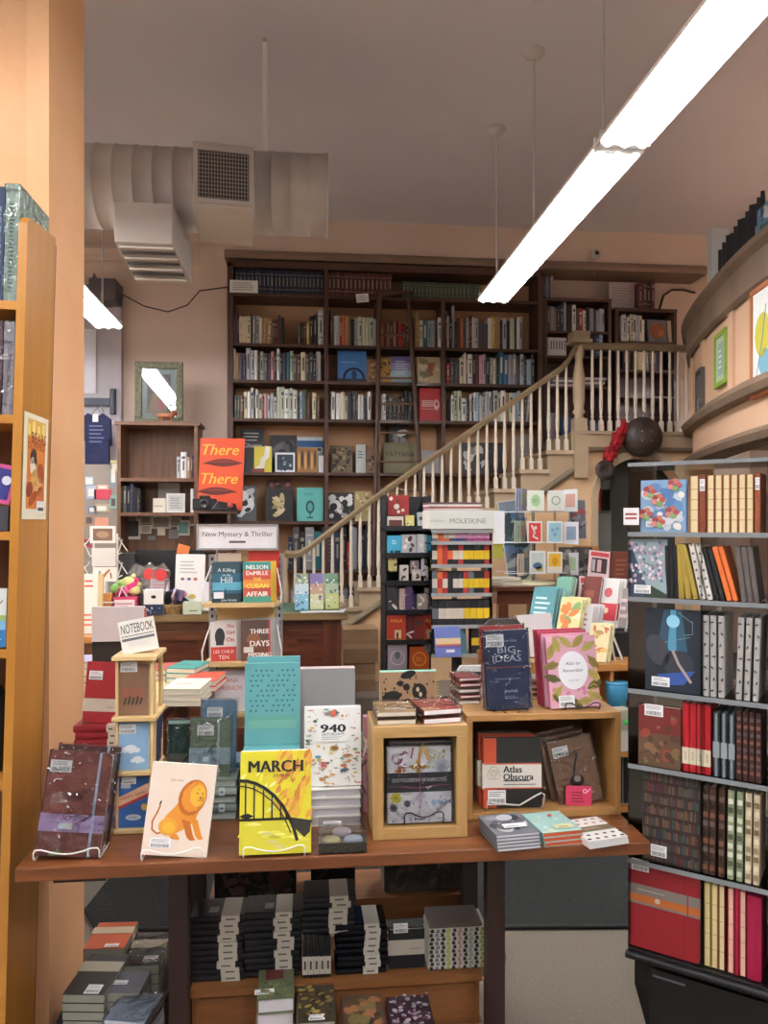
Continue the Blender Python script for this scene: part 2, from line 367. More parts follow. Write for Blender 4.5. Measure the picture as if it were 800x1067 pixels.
b = MB(); w = 33*k; b.add([(-w, 0, -13*k), (w*.78, 0, -13*k), (w*.8, 0, 29*k), (-w, 0, 29*k), (-w*.8, .38, -32*k), (w*1.1, .38, -34*k), (w, .38, 20*k), (-w*.9, .38, 20*k)],
      [(0, 1, 5, 4), (1, 2, 6, 5), (2, 3, 7, 6), (3, 0, 4, 7), (4, 5, 6, 7), (0, 3, 2, 1)], m_duct); b.build('vent_box', v2, bevel=.004)
b = MB()
for i in range(7): s_ = .08+i/8; b.box(-w*(.9-.15*s_), w*(.76+.2*s_), .38*s_-.008, .38*s_+.012, (-13-21*s_)*k-.012, (-13-21*s_)*k-.003, M('#3a3a3c' if i % 2 else '#cfcac4', .5))
b.build('vent_louvers', v2)
# hanging strap of the duct
st = thing('duct_strap', 'thin white strap hanging the round duct from the ceiling', 'duct strap', pt(276, 60, Yu)); st.location.z = ZC
b = MB(); b.box(-.013, .013, -.002, .002, zD+rD-ZC, 0, M('#f0ecea', .5)); b.build('strap', st)
b = MB(); b.box(-.013, .013, -.03, .03, -.004, 0, m_duct); b.build('bracket', st)

# ------------------------------------------------------------------ fluorescent strip lights
m_tube = glow('fluorescent_tube', '#fbfbff', 37); m_white = M('#cfcac8', .4); m_refl = M('#efedea', .35)
ZL = 3.2
def strip(label, x, y0, n, joint=2.36):
    """row of n open three-tube fixtures, one housing after the other, from its far end y0 towards the shop front"""
    t = thing('strip_light', label, 'ceiling light', (x, y0, ZL), group='fluorescent strip lights')
    for i in range(n):
        a_ = -i*joint; e = a_-joint+.004
        b = MB(); b.prism([(-.115, .0), (-.12, .012), (-.06, .07), (.06, .07), (.12, .012), (.115, 0), (.055, .05), (-.055, .05)], e, a_, m_refl); b.build('housing', t)
        for q in (-.078, 0, .078):
            MB().cyl((q, a_-.03, -.0), (q, e+.03, 0), .019, m_tube, n=12).build('tube', t)
        for yy in (a_-.03, e+.03): MB().box(-.11, .11, yy-.012, yy+.012, -.012, .05, m_refl).build('lampholder', t)
    return t
def rod(x, y, label, canopy=True):
    t = thing('light_rod', label, 'light hanger rod', (x, y, ZC)); b = MB()
    b.cyl((0, 0, 0), (0, 0, ZL+.072-ZC), .0075, m_white, n=10); b.build('rod', t)
    b = MB(); b.lathe([(.062, 0), (.066, -.012), (.05, -.035), (.015, -.05)], m_white, n=20) if canopy else b.cyl((0, 0, 0), (0, 0, -.01), .02, m_white)
    b.build('canopy', t)
zf = (ZL-H)*800
d0 = zf/(545-314); xl0 = d0*((513-400)/800*CT+ST); y0 = d0*(CT-(513-400)/800*ST)
XS = xl0
strip('long bright fluorescent strip light crossing the upper right of the ceiling', XS, y0, 4)
for px, py, lb in ((507, 298, 'white light hanger rod farthest away, at the dim end of the right strip light'), (549, 250, 'white light hanger rod with round canopy, middle one of three'), (622, 160, 'nearest white light hanger rod above the right strip light, canopy out of view')):
    dd = (ZL+.07-H)*800/(545-py); rod(XS, dd*(CT-(px-400)/800*ST), lb)
d1 = zf/(545-341); xl1 = d1*((114-400)/800*CT+ST); y1 = d1*(CT-(114-400)/800*ST)
strip('short lit end of a fluorescent strip light seen beside the left pillar', xl1, y1, 3)
rod(xl1, y1-.22, 'thin white light hanger rod beside the downward vent box')
strip('unseen fluorescent strip light added behind the viewer for fill', -.2, 1.0, 2)  # added out of view as fill light for the foreground
strip('unseen fluorescent strip light added at far left to brighten the back wall', -3.3, 7.0, 3)  # added out of view to lift the left part of the back wall
strip('unseen fluorescent strip light added above the curved balcony floor, beyond the right edge', 4.32, 6.1, 1)  # added out of view to brighten the right end of the back wall

# smoke detector / dome camera and little wires on the back wall
c = pt(620, 265, YB-.33); b = thing('dome_camera', 'small white security camera on the upper back wall', 'security camera', c)
MB().lathe([(.045, .03), (.05, 0), (.046, -.03), (.03, -.045)], M('#d0c8c0', .4), axis='y').build('camera_body', b)
MB().lathe([(.018, -.046), (.017, -.052), (.004, -.056)], M('#101012', .2), axis='y').build('lens', b)
MB().tube([(0, 0, -.04), (.005, .01, -.15), (-.01, .02, -.22)], .003, M('#cfc3b8', .6), 5).build('cable', b)
w = MB(); P = [pt(a_, b2, YB-.11) for a_, b2 in ((128, 307), (150, 319), (175, 325), (195, 318), (208, 303), (238, 299))]
tag(w.tube(P, .006, M('#4a4240', .7), 6).build('wall_cable'), 'thin dark cable sagging across the wall above the framed picture', 'cable')
w = MB(); P = [pt(a_, b2, YB-.05) for a_, b2 in ((687, 322), (691, 308), (700, 302), (712, 302), (724, 305))]
tag(w.tube(P, .012, M('#4a382e', .7), 6).build('wall_cable'), 'brown cable looping up the wall beside the curved balcony', 'cable')

# ------------------------------------------------------------------ world and exposure
wd = bpy.data.worlds.new('world'); SC.world = wd; wd.use_nodes = True
bg = wd.node_tree.nodes['Background']; bg.inputs[0].default_value = lin('#f4f4ff'); bg.inputs[1].default_value = .17
SC.view_settings.view_transform = 'Standard'; SC.view_settings.look = 'None'; SC.view_settings.gamma = 1
SC.view_settings.use_curve_mapping = False; SC.view_settings.exposure = -.1
SC.cycles.transparent_max_bounces = 32
# ------------------------------------------------------------------ back bookcases
YF = 7.25; YBK = 7.57
m_dk = wood('dark_shelf_wood', '#3d281e', '#5a3c2c', 'x', .5, .1); m_dkz = wood('dark_shelf_wood', '#3d281e', '#5a3c2c', 'z', .5, .1)
ND = {'w': ('white', '#d8d8d4'), 'c': ('cream', '#cfc5a4'), 'g': ('grey', '#8c9096'), 'k': ('black', '#1d1c20'), 'n': ('navy', '#232c44'),
      'b': ('blue', '#2f5a8c'), 'l': ('pale blue', '#93aebc'), 't': ('teal', '#1d6069'), 'r': ('red', '#a82a26'), 'm': ('maroon', '#5a2226'),
      'o': ('orange', '#b9622c'), 'y': ('yellow', '#b7a13c'), 'p': ('pink', '#c98f98'), 'u': ('purple', '#4a3450'), 's': ('tan', '#9a7a52'),
      'd': ('brown', '#4f3222'), 'e': ('green', '#3f5540'), 'i': ('pale green', '#b4bfa8'), 'v': ('dark grey', '#46484c'), 'h': ('silver', '#a9adb2')}
SPB = {}
def spine_book(w, h, d, c, deco=0):
    """upright book seen by its spine (faces -Y), one mesh; origin at the foot of the spine's left edge"""
    key = (round(w, 3), round(h, 2), round(d, 2), c, deco)
    if key in SPB: return SPB[key]
    w, h, d = key[:3]; b = MB(); cm = M(c, .45); cv = min(.0025, w*.15)
    n = 4; S = [(w*i/n, -min(.006, w*.25)*sin(pi*i/n)) for i in range(n+1)]
    b.prismz(S+[(w, cv), (0, cv)], 0, h, cm); b.box(0, cv, cv, d, 0, h, cm); b.box(w-cv, w, cv, d, 0, h, cm)
    b.box(cv, w-cv, cv, d-.004, .004, h-.004, M('#d8cfb8', .9))
    y = -min(.006, w*.25)-.0006; L_ = sum(lin(c)[:3])/3; ink = '#55524e' if L_ > .3 else '#8a8578' if L_ < .08 else '#c8c0ac'
    if deco == 1: b.rect(w*.3, w*.7, h*.35, h*.82, y, ink)
    elif deco == 2: b.rect(w*.2, w*.8, h*.74, h*.84, y, ink); b.rect(w*.35, w*.65, h*.3, h*.66, y, ink)
    elif deco == 3: b.rect(w*.12, w*.88, h*.8, h*.83, y, ink); b.rect(w*.12, w*.88, h*.2, h*.23, y, ink); b.rect(w*.35, w*.65, h*.35, h*.7, y, ink)
    elif deco == 4:
        for i in range(7): z = h*(.2+.09*i); b.rect(w*.3, w*.3+w*.4*random.random(), z, z+h*.03, y, ink)
    SPB[key] = b.mesh('shelved_book'); return SPB[key]
RND = random.Random(3)
SNAP = []
def snap(z):
    c = [s for s in SNAP if abs(s-z) < .14]
    return min(c, key=lambda s: abs(s-z))+.0005 if c else z
def row(spec, px0, py, Y, depth, where, group, name='shelved_book', deco=True, zz=None):
    """spec: 'u5.34 _16 ...' = colour letter, width px, height px; _n leaves a gap; a trailing / or \\ leans the book"""
    x = PX(px0, Y); z = snap(PZ(px0, py, Y)) if zz is None else zz; k = mpp(px0, Y); n = 0; px = px0; toks = spec.split()
    num = sum(1 for t in toks if t[0] != '_')
    for t in toks:
        if t[0] == '_': x += float(t[1:])*k; continue
        lean = 0
        if t[-1] in '/\\': lean = 1 if t[-1] == '/' else -1; t = t[:-1]
        a_, b_ = t[1:].split('.'); w = float(a_)*k*.97; h = float(b_)*k
        nm, c = ND[t[0]]
        me = spine_book(w, h, min(depth, h*.85), c, RND.choice((0, 1, 2, 3, 4)) if deco else 3)
        o = bpy.data.objects.new(name, me); COL.objects.link(o); o.location = (x, Y+RND.random()*.02, z)
        x += w/.97
        if lean:
            an = .1*lean; o.rotation_euler = (0, an, 0)
            if lean > 0: x += 0; o.location.z += 0.0005
            o.location.x += h*.02*(-lean)
        size = 'slim' if w/k < 4 else ('thick' if w/k > 6.5 else 'medium')
        tag(o, '%s %s book, %s from left %s' % (size, nm, ORD[n], where), 'book', group); n += 1
def face(px, py, Y, wpx, hpx, c, label, art=None, name='display_book', cat='book', t=.02, lean=-.12, group=None, rz=0, **kw):
    """a book standing face-out, its foot centred on the pixel"""
    k = mpp(px, Y); p = pt(px, py, Y); w, h = wpx*k, hpx*k
    p.z = snap(p.z)
    return book(name, label, cat, w, h, t, c, p, (lean, 0, rz), group, art, **kw)
bc = thing('built_in_bookcase', 'wide dark wooden built-in bookcase filling the back wall behind the stairs', 'bookcase', (0, YF, 0))
xa, xb = PX(237, YF), PX(566, YF); zt = PZ(290, 283, YF); rows = [306, 358, 396, 436, 492, 543, 594, 645]
RZ = [PZ(290, y, YF) for y in rows]
SNAP += RZ
for x0_ in (xa, xb-.05): MB().box(x0_, x0_+.05, 0, .32, 0, zt+.07, m_dkz).build('side_panel', bc)
MB().box(xa, xb, 0, .32, zt+.035, zt+.1, m_dk).build('top_board', bc)
MB().box(xa+.05, xb-.05, .322, .33, 0, zt+.035, noise_mat('alcove_plaster', '#cf9f74', '#dbb08a', 1.6, .85)).build('back_panel', bc)
for z in RZ: MB().box(xa+.05, xb-.05, .004, .31, z-.028, z, m_dk).build('shelf', bc)
for px, za, zb_ in ((340, 0, zt+.035), (394, 0, RZ[0]), (462, 0, RZ[0]), (430, RZ[5], RZ[0])):
    x = PX(px, YF)
    if px == 430: continue
    MB().box(x-.018, x+.018, .002, .30, za, zb_, m_dkz).build('divider', bc)
D = .24
A = 'in %s row, %s section, back bookcase'
row('n4.26 '*23, 245, 306, YF+.03, .2, 'of the top left navy set on back bookcase', 'matching navy volumes at the top of the back bookcase', deco=False)
row('m4.6.25 '.replace('4.6', '4')*0+'o4.23 '*0+' '.join(['d4.25' if i % 2 else 'm5.25' for i in range(15)]), 341, 306, YF+.03, .2, 'of the red-brown set atop back bookcase', 'red-brown leather volumes at the top of the back bookcase', deco=False)
row('e4.17 '*21, 419, 308, YF+.03, .2, 'of the low dark green set atop back bookcase', 'dark green volumes at the top of the back bookcase', deco=False)
row('u4.34 m2.30 c4.28 c4.28 c4.28 k1.5.30'.replace('k1.5.30', 'k2.30')+' g3.30 h4.29 c3.27 s5.28 s5.28 d3.26 m3.26 d3.30 k3.28 _15 v3.24 d3.24 d3.24 y3.24 k4.30 k4.32 _1 h6.37', 243, 358, YF+.02, D, A % ('second', 'left'), 'books of the back bookcase, left section')
row('w2.32 s4.28 u4.28 n3.26 h5.33 h4.31 w3.31 k2.30 i4.30 v5.28 u3.28 p3.30 k3.29 w3.33 k3.28 n4.29 t4.30 i3.31 v4.28 d4.26 c5.30 v4.28 k4.30 k3.28 h5.31', 243, 396, YF+.02, D, A % ('third', 'left'), 'books of the back bookcase, left section')
row('v3.24 e3.24 d4.24 c4.28 w3.28 w3.32 k2.30 w3.30 c4.26 d2.24 p3.26 h4.25 h3.27 k1.22'.replace('k1.22', 'w3.22')+' i4.33 i4.33 w5.31 i4.32 w4.30 k3.24 l3.29 e4.31 m4.28 _2 c4.28 _1 d3.24', 244, 436, YF+.02, D, A % ('fourth', 'left'), 'books of the back bookcase, left section')
row('d3.36 _1 w2.31 h4.31 r1.30'.replace('r1.30', 'r2.30')+' o4.32 s5.32 k4.28 h4.30 i5.31 c3.30 i4.30 i4.30 h4.29 w3.28', 344, 359, YF+.02, D, A % ('second', 'second'), 'books of the back bookcase, second section')
row('k2.27 w4.29 _1 w5.28 c4.29 h3.24 k5.28 v4.30 k2.26 w3.27 w3.27 k4.24 w4.30', 343, 437, YF+.02, D, A % ('fourth', 'second'), 'books of the back bookcase, second section')
row('o4.25 m3.24 s3.24 d4.26 s3.22 k2.26 r5.25 m3.24 d4.22 k2.23 _4 s4.36 c2.28 w2.28 t5.29 l4.29 g4.29 _3 w4.32 i4.32', 396, 360, YF+.02, D, A % ('second', 'third'), 'books of the back bookcase, third section')
row('w2.26 w3.27 k3.25 v4.27 k5.24 d4.22 k4.27 k4.32 v4.30 k4.28', 397, 437, YF+.02, D, A % ('fourth', 'third'), 'books of the back bookcase, third section')
row('k2.36 w2.34 k3.30 g3.44 k3.28 d3.32 o3.34 v3.33 g3.32 m3.34 w3.33 h4.31 v6.26 v4.26 w5.33 y3.35 s5.33 k3.30 h4.33 k4.30 i5.33 k2.34 w3.34 h3.35', 464, 363, YF+.02, D, A % ('second', 'widest'), 'books of the back bookcase, wide section')
row('r4.22 v5.26 v5.26 c5.27 w2.33 s2.30 w5.31 k3.30 m4.31 p4.30 h3.31 k4.28 g4.28 c3.27 k3.30 t5.35 b5.32 g5.31 g4.33 v4.29 h4.33 n3.30 l5.27 k4.33', 465, 399, YF+.02, D, A % ('third', 'widest'), 'books of the back bookcase, wide section')
row('w3.27 i4.31 i4.31 w5.24 v3.22 _1 w2.28 k2.26 w3.30 l3.30 w3.27 h3.26 h4.31 w3.31 v2.28 h5.33 c3.30 w5.33 s4.30 i4.30 l5.30 h3.33 k3.28 d3.28/ g3.28/', 470, 438, YF+.02, D, A % ('fourth', 'widest'), 'books of the back bookcase, wide section')
# face-out books of the back bookcase
def ring(b, cx, cz, r, w, y, m, a0=0, a1=pi, n=12):
    b.stroke([(cx+r*cos(a0+(a1-a0)*i/n), cz+r*sin(a0+(a1-a0)*i/n)) for i in range(n+1)], w, y, m)
def art_arch(b, w, h, y):
    b.rect(-w/2, w/2, 0, h*.1, y, '#20262e'); ring(b, .05*w, h*.12, w*.34, w*.08, y-.0003, '#141a22'); b.ell(.06*w, h*.2, w*.1, h*.18, y-.0004, '#1c3a5c')
    b.lines(-w*.4, w*.3, h*.6, h*.66, 1, y-.0003, '#8fb4d0')
face(367, 396, YF+.04, 30, 33, '#3f78b4', 'bright blue square book with a dark arch, face out on back bookcase', art_arch)
def blotch(cs, n=18, seed=1, s=.16):
    def f(b, w, h, y):
        r = random.Random(seed)
        for i in range(n):
            q = s*(.5+r.random()); b.ell(r.uniform(-.5+q*.6, .5-q*.6)*w, r.uniform(q*.6, 1-q*.6)*h, w*q*.5, h*q*.5, y-.0001*i, r.choice(cs), 9, r.random()*3)
    return f
face(388, 396, YF+.04, 13, 25, '#8a6a4c', 'small patterned tan book beside the blue arch book', blotch(['#5a3c34', '#c9a36a', '#7c5a70'], 12, 2))
face(401, 397, YF+.03, 13, 26, '#b98d3c', 'golden patterned book face out behind the ladder', blotch(['#8a4a22', '#d9b458', '#6b4a2c'], 14, 3))
def art_lilac(b, w, h, y):
    b.rect(-w/2, w/2, h*.45, h, y, '#8f96bb'); b.rect(-w/2, w/2, h*.75, h, y-.0001, '#6d6c9e'); b.lines(-w*.3, w*.3, h*.3, h*.85, 6, y-.0003, '#e0e2ee', .3)
face(419, 397, YF+.03, 24, 28, '#9fc0cc', 'lilac to pale blue square book face out by the ladder', art_lilac)
face(447, 398, YF+.04, 24, 28, '#b5a581', 'cream book with pale floral pattern, face out on back bookcase', blotch(['#8f7d54', '#cfc4a4', '#9c5a3c', '#7d8060'], 22, 5, .2))
def art_red(b, w, h, y):
    b.lines(-w*.4, w*.12, h*.42, h*.64, 4, y, '#e8c8c0', .5, False); b.ell(w*.25, h*.5, w*.12, h*.16, y, '#e8c8c0'); b.ell(w*.25, h*.52, w*.06, h*.07, y-.0002, '#b01f22')
    b.stroke([(-w*.42, h*.36), (w*.2, h*.36), (w*.3, h*.3)], w*.02, y, '#e8c8c0')
face(449, 437, YF+.05, 24, 35, '#b01f22', 'crimson book with white drawing, face out beside the ladder', art_red)
def dark_photo(seed=1, base='#1c1c1e', cs=('#d8d8d4', '#8a8a88', '#4a4a4c'), n=16):
    return blotch(list(cs), n, seed, .3)
P4 = [  # row five
 (263, 492, .16, 24, 46, '#3a3a3c', 'dark book with white lettering, face out at far left of the fifth row', lambda b, w, h, y: (b.rect(-w*.45, w*.45, h*.7, h*.95, y, '#2a2a2e'), b.text('Ghosts', 0, h*.62, y-.0004, '#d8d8d8', w=w*.8), b.lines(-w*.4, w*.4, h*.7, h*.93, 3, y-.0003, '#a8a8a8'))),
 (274, 490, .04, 18, 25, '#c9bc3c', 'yellow book with white curving ribbon, low on the fifth shelf row', lambda b, w, h, y: b.stroke([(-w*.35, h*.1), (-w*.05, h*.25), (0, h*.5), (w*.2, h*.62), (w*.25, h*.95)], w*.28, y, '#f0eede')),
 (295, 491, .18, 27, 38, '#2e2e30', 'large dark grey photo book standing behind a small framed picture book', dark_photo(4, cs=('#4a4a4e', '#5a5a5c', '#232326'))),
 (297, 489, .03, 21, 18, '#4e6a80', 'small white-bordered photo book lying low in front of dark one', lambda b, w, h, y: (b.rect(-w*.48, w*.48, h*.03, h*.97, y, '#d8dcdc'), b.rect(-w*.4, w*.4, h*.12, h*.88, y-.0002, '#31404c'), blotch(['#c8d0d4', '#6a7c88', '#22303a'], 14, 8)(b, w*.76, h*.85, y-.0004))),
 (323, 490, .17, 26, 35, '#b9c6cf', 'white and blue book with dark title, behind the giraffe-toned book', lambda b, w, h, y: (b.rect(-w*.5, w*.5, h*.72, h*.9, y, '#2c5a86'), b.rect(-w*.45, w*.45, h*.62, h*.7, y, '#223344'))),
 (320, 490, .05, 22, 24, '#8a6232', 'brown and gold book with vertical figures, face out on fifth row', lambda b, w, h, y: [b.ell(w*(-.38+.15*i), h*(.45+.1*(i % 2)), w*.05, h*.36, y-.0001*i, '#3a2a1c' if i % 2 else '#c99a52') for i in range(6)]),
 (334.5, 491, .03, 5, 16, '#cfcfcf', 'small white card leaning on the divider in the fifth row', None),
 (356, 491, .08, 22, 27, '#6b5c40', 'olive brown book with dense black engraving cover', blotch(['#2c2618', '#8f7f58', '#3a3222'], 40, 11, .14)),
 (376, 491, .06, 10, 28, '#b8beb8', 'pale narrow book beside a brown one, fifth row second section', lambda b, w, h, y: b.lines(-w*.3, w*.3, h*.5, h*.8, 3, y, '#55605c')),
 (388, 491, .07, 13, 27, '#7a5f48', 'brown portrait book partly behind the ladder foot', blotch(['#4a3424', '#a98a68', '#2e2420'], 14, 13)),
 (415, 468, .12, 20, 26, '#33363a', 'black book with silver glare standing behind the wide olive title book', dark_photo(6)),  # pale and grey blotches over a dark cover
 (417, 491, .04, 35, 30, '#77714f', 'wide olive book with dark capital title, face out above the stairs', lambda b, w, h, y: b.text('TATYANA', 0, h*.62, y, '#2c2a1c', w=w*.9)),
 (450, 491, .06, 22, 22, '#9a9a96', 'pale grey book mostly hidden by the sloping handrail', None),
 (494, 491, .06, 26, 30, '#4a4b4d', 'black and white photo book behind the balusters', dark_photo(9, n=26)),
 (517, 491, .07, 22, 30, '#232326', 'black book with small grey figure behind the balusters', dark_photo(10, cs=('#55565a', '#3a3a3e'), n=8)),
 (549, 491, .1, 22, 38, '#9b9488', 'tall pale book leaning behind the upper balusters', None)]
P5 = [
 (254, 543, .08, 25, 37, '#55585a', 'silver and black glossy book on the bottom visible row beside orange poster', dark_photo(21, cs=('#e4e6e6', '#26282a', '#bfc3c3'), n=30)),
 (291, 520, .14, 24, 20, '#4a2c2c', 'dark book with red tree drawing, upper one of an overlapping pair', blotch(['#b06a60', '#2a1c1c', '#8a4a44'], 20, 22)),
 (291, 542, .05, 28, 32, '#1f1f20', 'black book with one pale flower, lower shelf of back bookcase', lambda b, w, h, y: blotch(['#b9a878', '#8f8058', '#d0c49a'], 12, 23, .3)(b, w*.45, h, y)),
 (323, 542, .05, 27, 34, '#5bb2ab', 'turquoise book with dark ornamental urn, face out on lower shelf', lambda b, w, h, y: (b.ell(0, h*.42, w*.17, h*.2, y, '#1f4a4c'), b.ell(0, h*.42, w*.1, h*.13, y-.0002, '#4a9c98'), b.rect(-w*.02, w*.02, h*.12, h*.24, y, '#1f4a4c'), b.rect(-w*.12, w*.12, h*.08, h*.12, y, '#1f4a4c'), b.lines(-w*.25, w*.25, h*.76, h*.86, 2, y, '#3a7c7c'))),
 (355, 543, .06, 27, 30, '#1d1d1f', 'black and white crumpled-look photo book on the lower shelf', dark_photo(25, cs=('#e8e8e6', '#141416', '#9a9a98'), n=34)),
 (378, 543, .07, 17, 31, '#b3a06c', 'cream gold book half hidden by the handrail', blotch(['#d8c99a', '#8a7a4c'], 14, 26)),
 (397, 543, .07, 16, 29, '#a8a49c', 'pale book behind the lower balusters', None)]
for L_ in (P4, P5):
    for px, py, dy, w_, h_, c, lb, ar in L_:
        yy = {492: 4, 543: 5}[492 if L_ is P4 else 543]
        zs = RZ[yy]; Y = YF+dy+.04; k = mpp(px, Y)
        zz = zs if py > 480 and py not in (468, 520) else zs+.12
        hh = PZ(px, py-h_, Y)-zz
        book('display_book', lb, 'book', w_*k, hh, .022, c, (PX(px, Y), Y, zz), (-.1, 0, 0), None, ar)
        if zz > zs: MB().box(PX(px, Y)-w_*k*.4, PX(px, Y)+w_*k*.4, Y-.01, Y+.08, zs, zz-.001, m_dk).build('book_riser', bc, (0, -YF, 0))
tag(MB().box(PX(262, YF), PX(275, YF), YF+.03, YF+.16, RZ[4], RZ[4]+.035, '#7c3a2c').build('flat_book'), 'reddish flat book lying under the yellow ribbon book', 'book')
# lower rows glimpsed through the balusters
row('n5.34 v7.44 k6.40 g9.44 t8.40 k5.44 v8.46 n7.40 k6.44 r3.30 g8.44 n9.42 k7.46 b6.40 v9.46 n8.44', 300, 594, YF+.02, D, 'of the dark shelf row behind the lower balusters', 'dark books behind the balusters')
row('g6.30 b6.34 k7.36 v6.30 n8.34 u6.33 k7.36 v8.34 g6.30 n7.34 k9.36', 303, 645, YF+.02, D, 'of the lowest row seen behind the stairs', 'dark books behind the balusters')
# notices on the shelf edges
def card(name, label, cat, px, py, Y, w_, h_, c='#e4e4e0', lines=4, rot=(0, 0, 0), art=None, t=.002):
    k = mpp(px, Y); w, h = w_*k, h_*k; b = MB(); b.box(-w/2, w/2, 0, t, 0, h, c)
    if lines: b.lines(-w*.4, w*.4, h*.15, h*.85, lines, -.0008, '#8a8a8c', .3)
    if art: art(b, w, h, -.0008)
    return tag(b.build(name, None, pt(px, py, Y), rot), label, cat)
card('shelf_notice', 'white printed notice in front of the navy set at top left of bookcase', 'notice', 254, 305, YF-.01, 29, 13)
card('shelf_notice', 'small tilted white sign hanging below the red-brown set', 'notice', 378, 315, YF-.02, 13, 9, rot=(0, -.1, 0), lines=3)
# library ladder
ld = thing('library_ladder', 'narrow dark wooden library ladder leaning on the back bookcase', 'ladder', (0, 0, 0))
Ya, Yl = YF-.06, YF-.2
def lp(px, py):
    t_ = (py-305)/(600-305); return pt(px, py, Ya+(Yl-Ya)*t_)
mL = M('#4c3426', .5)
for a_, b_ in (((396, 305), (389, 600)), ((425, 305), (445, 600))): MB().tube([lp(*a_), lp(*b_), ], .022, mL, 6).build('ladder_rail', ld)
MB().tube([lp(391, 305), lp(430, 305)], .02, mL, 6).build('top_bar', ld)
for py in (349, 394, 421, 451, 481, 511): MB().tube([lp(396-7*(py-305)/295, py), lp(425+20*(py-305)/295, py)], .012, M('#6a5040', .5), 6).build('ladder_rung', ld)

# two narrower bookcases on the landing
SNAP.clear()
def small_case(px0, px1, pyt, rows_, Y, label, pybot):
    t = thing('standing_bookcase', label, 'bookcase', (0, Y, 0)); x0, x1 = PX(px0, Y), PX(px1, Y); z1 = PZ(px0, pyt, Y); z0 = LAND
    for a_ in (x0, x1-.03): MB().box(a_, a_+.03, 0, .26, z0, z1, m_dkz).build('side_panel', t)
    MB().box(x0, x1, -.01, .27, z1, z1+.03, m_dk).build('top_board', t); MB().box(x0, x1, .26, .27, z0, z1, m_dk).build('back_panel', t)
    for r in rows_: SNAP.append(PZ(px0, r, Y)); z = SNAP[-1]; MB().box(x0+.03, x1-.03, .005, .26, z-.022, z, m_dk).build('shelf', t)
    return t
LAND = 2.35
YS = 7.3
small_case(567, 637, 313, (344, 370, 402), YS, 'dark bookcase on the landing right of the wide one, behind newel post', 440)
small_case(641, 705, 324, (355, 385, 412), YS, 'short dark bookcase at far right of the landing behind the railing', 440)
W2 = '%s row of landing bookcase behind newel post'; W3 = '%s row of the far right landing bookcase'
row('v4.27 g4.26 s2.25 n4.27 n4.28 h3.31 k6.28 w4.28 v3.24 r5.25 w3.22 k4.26 g4.24 v3.22 h3.22 h3.24 h3.24', 570, 343, YS+.02, .2, 'in top '+W2[3:], 'books of the first landing bookcase')
row('w3.19 w3.19 w3.19 w3.19 w3.19 w3.19 w3.19 _28 n4.22 b4.22 l3.23', 570, 370, YS+.02, .2, 'in second '+W2[3:], 'books of the first landing bookcase')
row('w3.27 w3.28 w3.26/ _1 c3.28 w4.28 h3.27 c3.27 w3.23', 647, 354, YS+.02, .2, 'in top '+W3[3:], 'books of the second landing bookcase')
face(685, 354, YS+.04, 20, 24, '#6c6e72', 'grey picture book with orange blot, in the far right bookcase', blotch(['#b0683a', '#8c5030', '#55585c'], 8, 31, .5))
face(699, 354, YS+.05, 6, 24, '#cfc2a4', 'narrow cream book at right end of the far right bookcase', None)
row('n4.22 d4.20 _6 c10.24 g4.22 u4.24 v5.22 n5.20', 649, 385, YS+.02, .2, 'in second '+W3[3:], 'books of the second landing bookcase')
row('g6.30 r4.22 n4.24 b12.26 t4.24 _6 w3.20 k4.20 u5.22 b5.20 v4.24 r4.20', 572, 446, YS+.02, .2, 'in lowest '+W2[3:], 'books of the first landing bookcase', zz=LAND)
row('d5.24 m6.22 k5.22 v5.24 n4.22', 650, 446, YS+.02, .2, 'in lowest '+W3[3:], 'books of the second landing bookcase', zz=LAND)
row('v3.22 g3.24 u2.24 h3.24', 566, 312, YS+.03, .2, 'standing on top of the bookcase behind newel post', 'books on top of the landing bookcases')
row('m5.28 d5.31 k4.30 m4.31', 665, 323, YS+.03, .2, 'standing on top of the far right bookcase', 'books on top of the landing bookcases')
card('paper_notice', 'pale grey printed sheet standing on top of the far right bookcase', 'notice', 650, 322, YS+.12, 32, 27, '#b8aca8', 7)
for i, (px, py, n) in enumerate(((587, 402, 4), (618, 402, 4))):
    for j in range(n):
        k = mpp(px, YS+.1); z = PZ(px, 402, YS)+.001+j*.022
        o = MB().box(-.12, .12, 0, .2, 0, .02, ('#c9c2c8', '#6d7076', '#d6d0c4', '#8b7f88')[(i+j) % 4]).build('flat_book', None, (PX(px, YS)+.01*j, YS+.03, z))
        tag(o, 'flat book, %s from bottom of %s pile behind the railing' % (ORD[j], ('left', 'right')[i]), 'book', 'flat books on the landing shelf')

# ------------------------------------------------------------------ staircase
YR = 6.5; YR2 = YBK-.36
stair = thing('staircase', 'beige painted staircase rising right to a landing in front of the bookcase', 'staircase', (0, 0, 0))
xt = PX(568, YR); run = .2345; ris = LAND/14
Yend = 7.2
for k_ in range(1, 14):
    x0_ = xt-run*(k_-1); z = LAND-ris*k_
    MB().box(x0_-.0, x0_+run+.025, YR-.03, Yend, z-.035, z, m_stairp).build('tread', stair)
    MB().box(x0_+.02, x0_+.03, YR+.01, Yend, z-ris, z-.035, M('#b39d80', .6)).build('riser', stair)
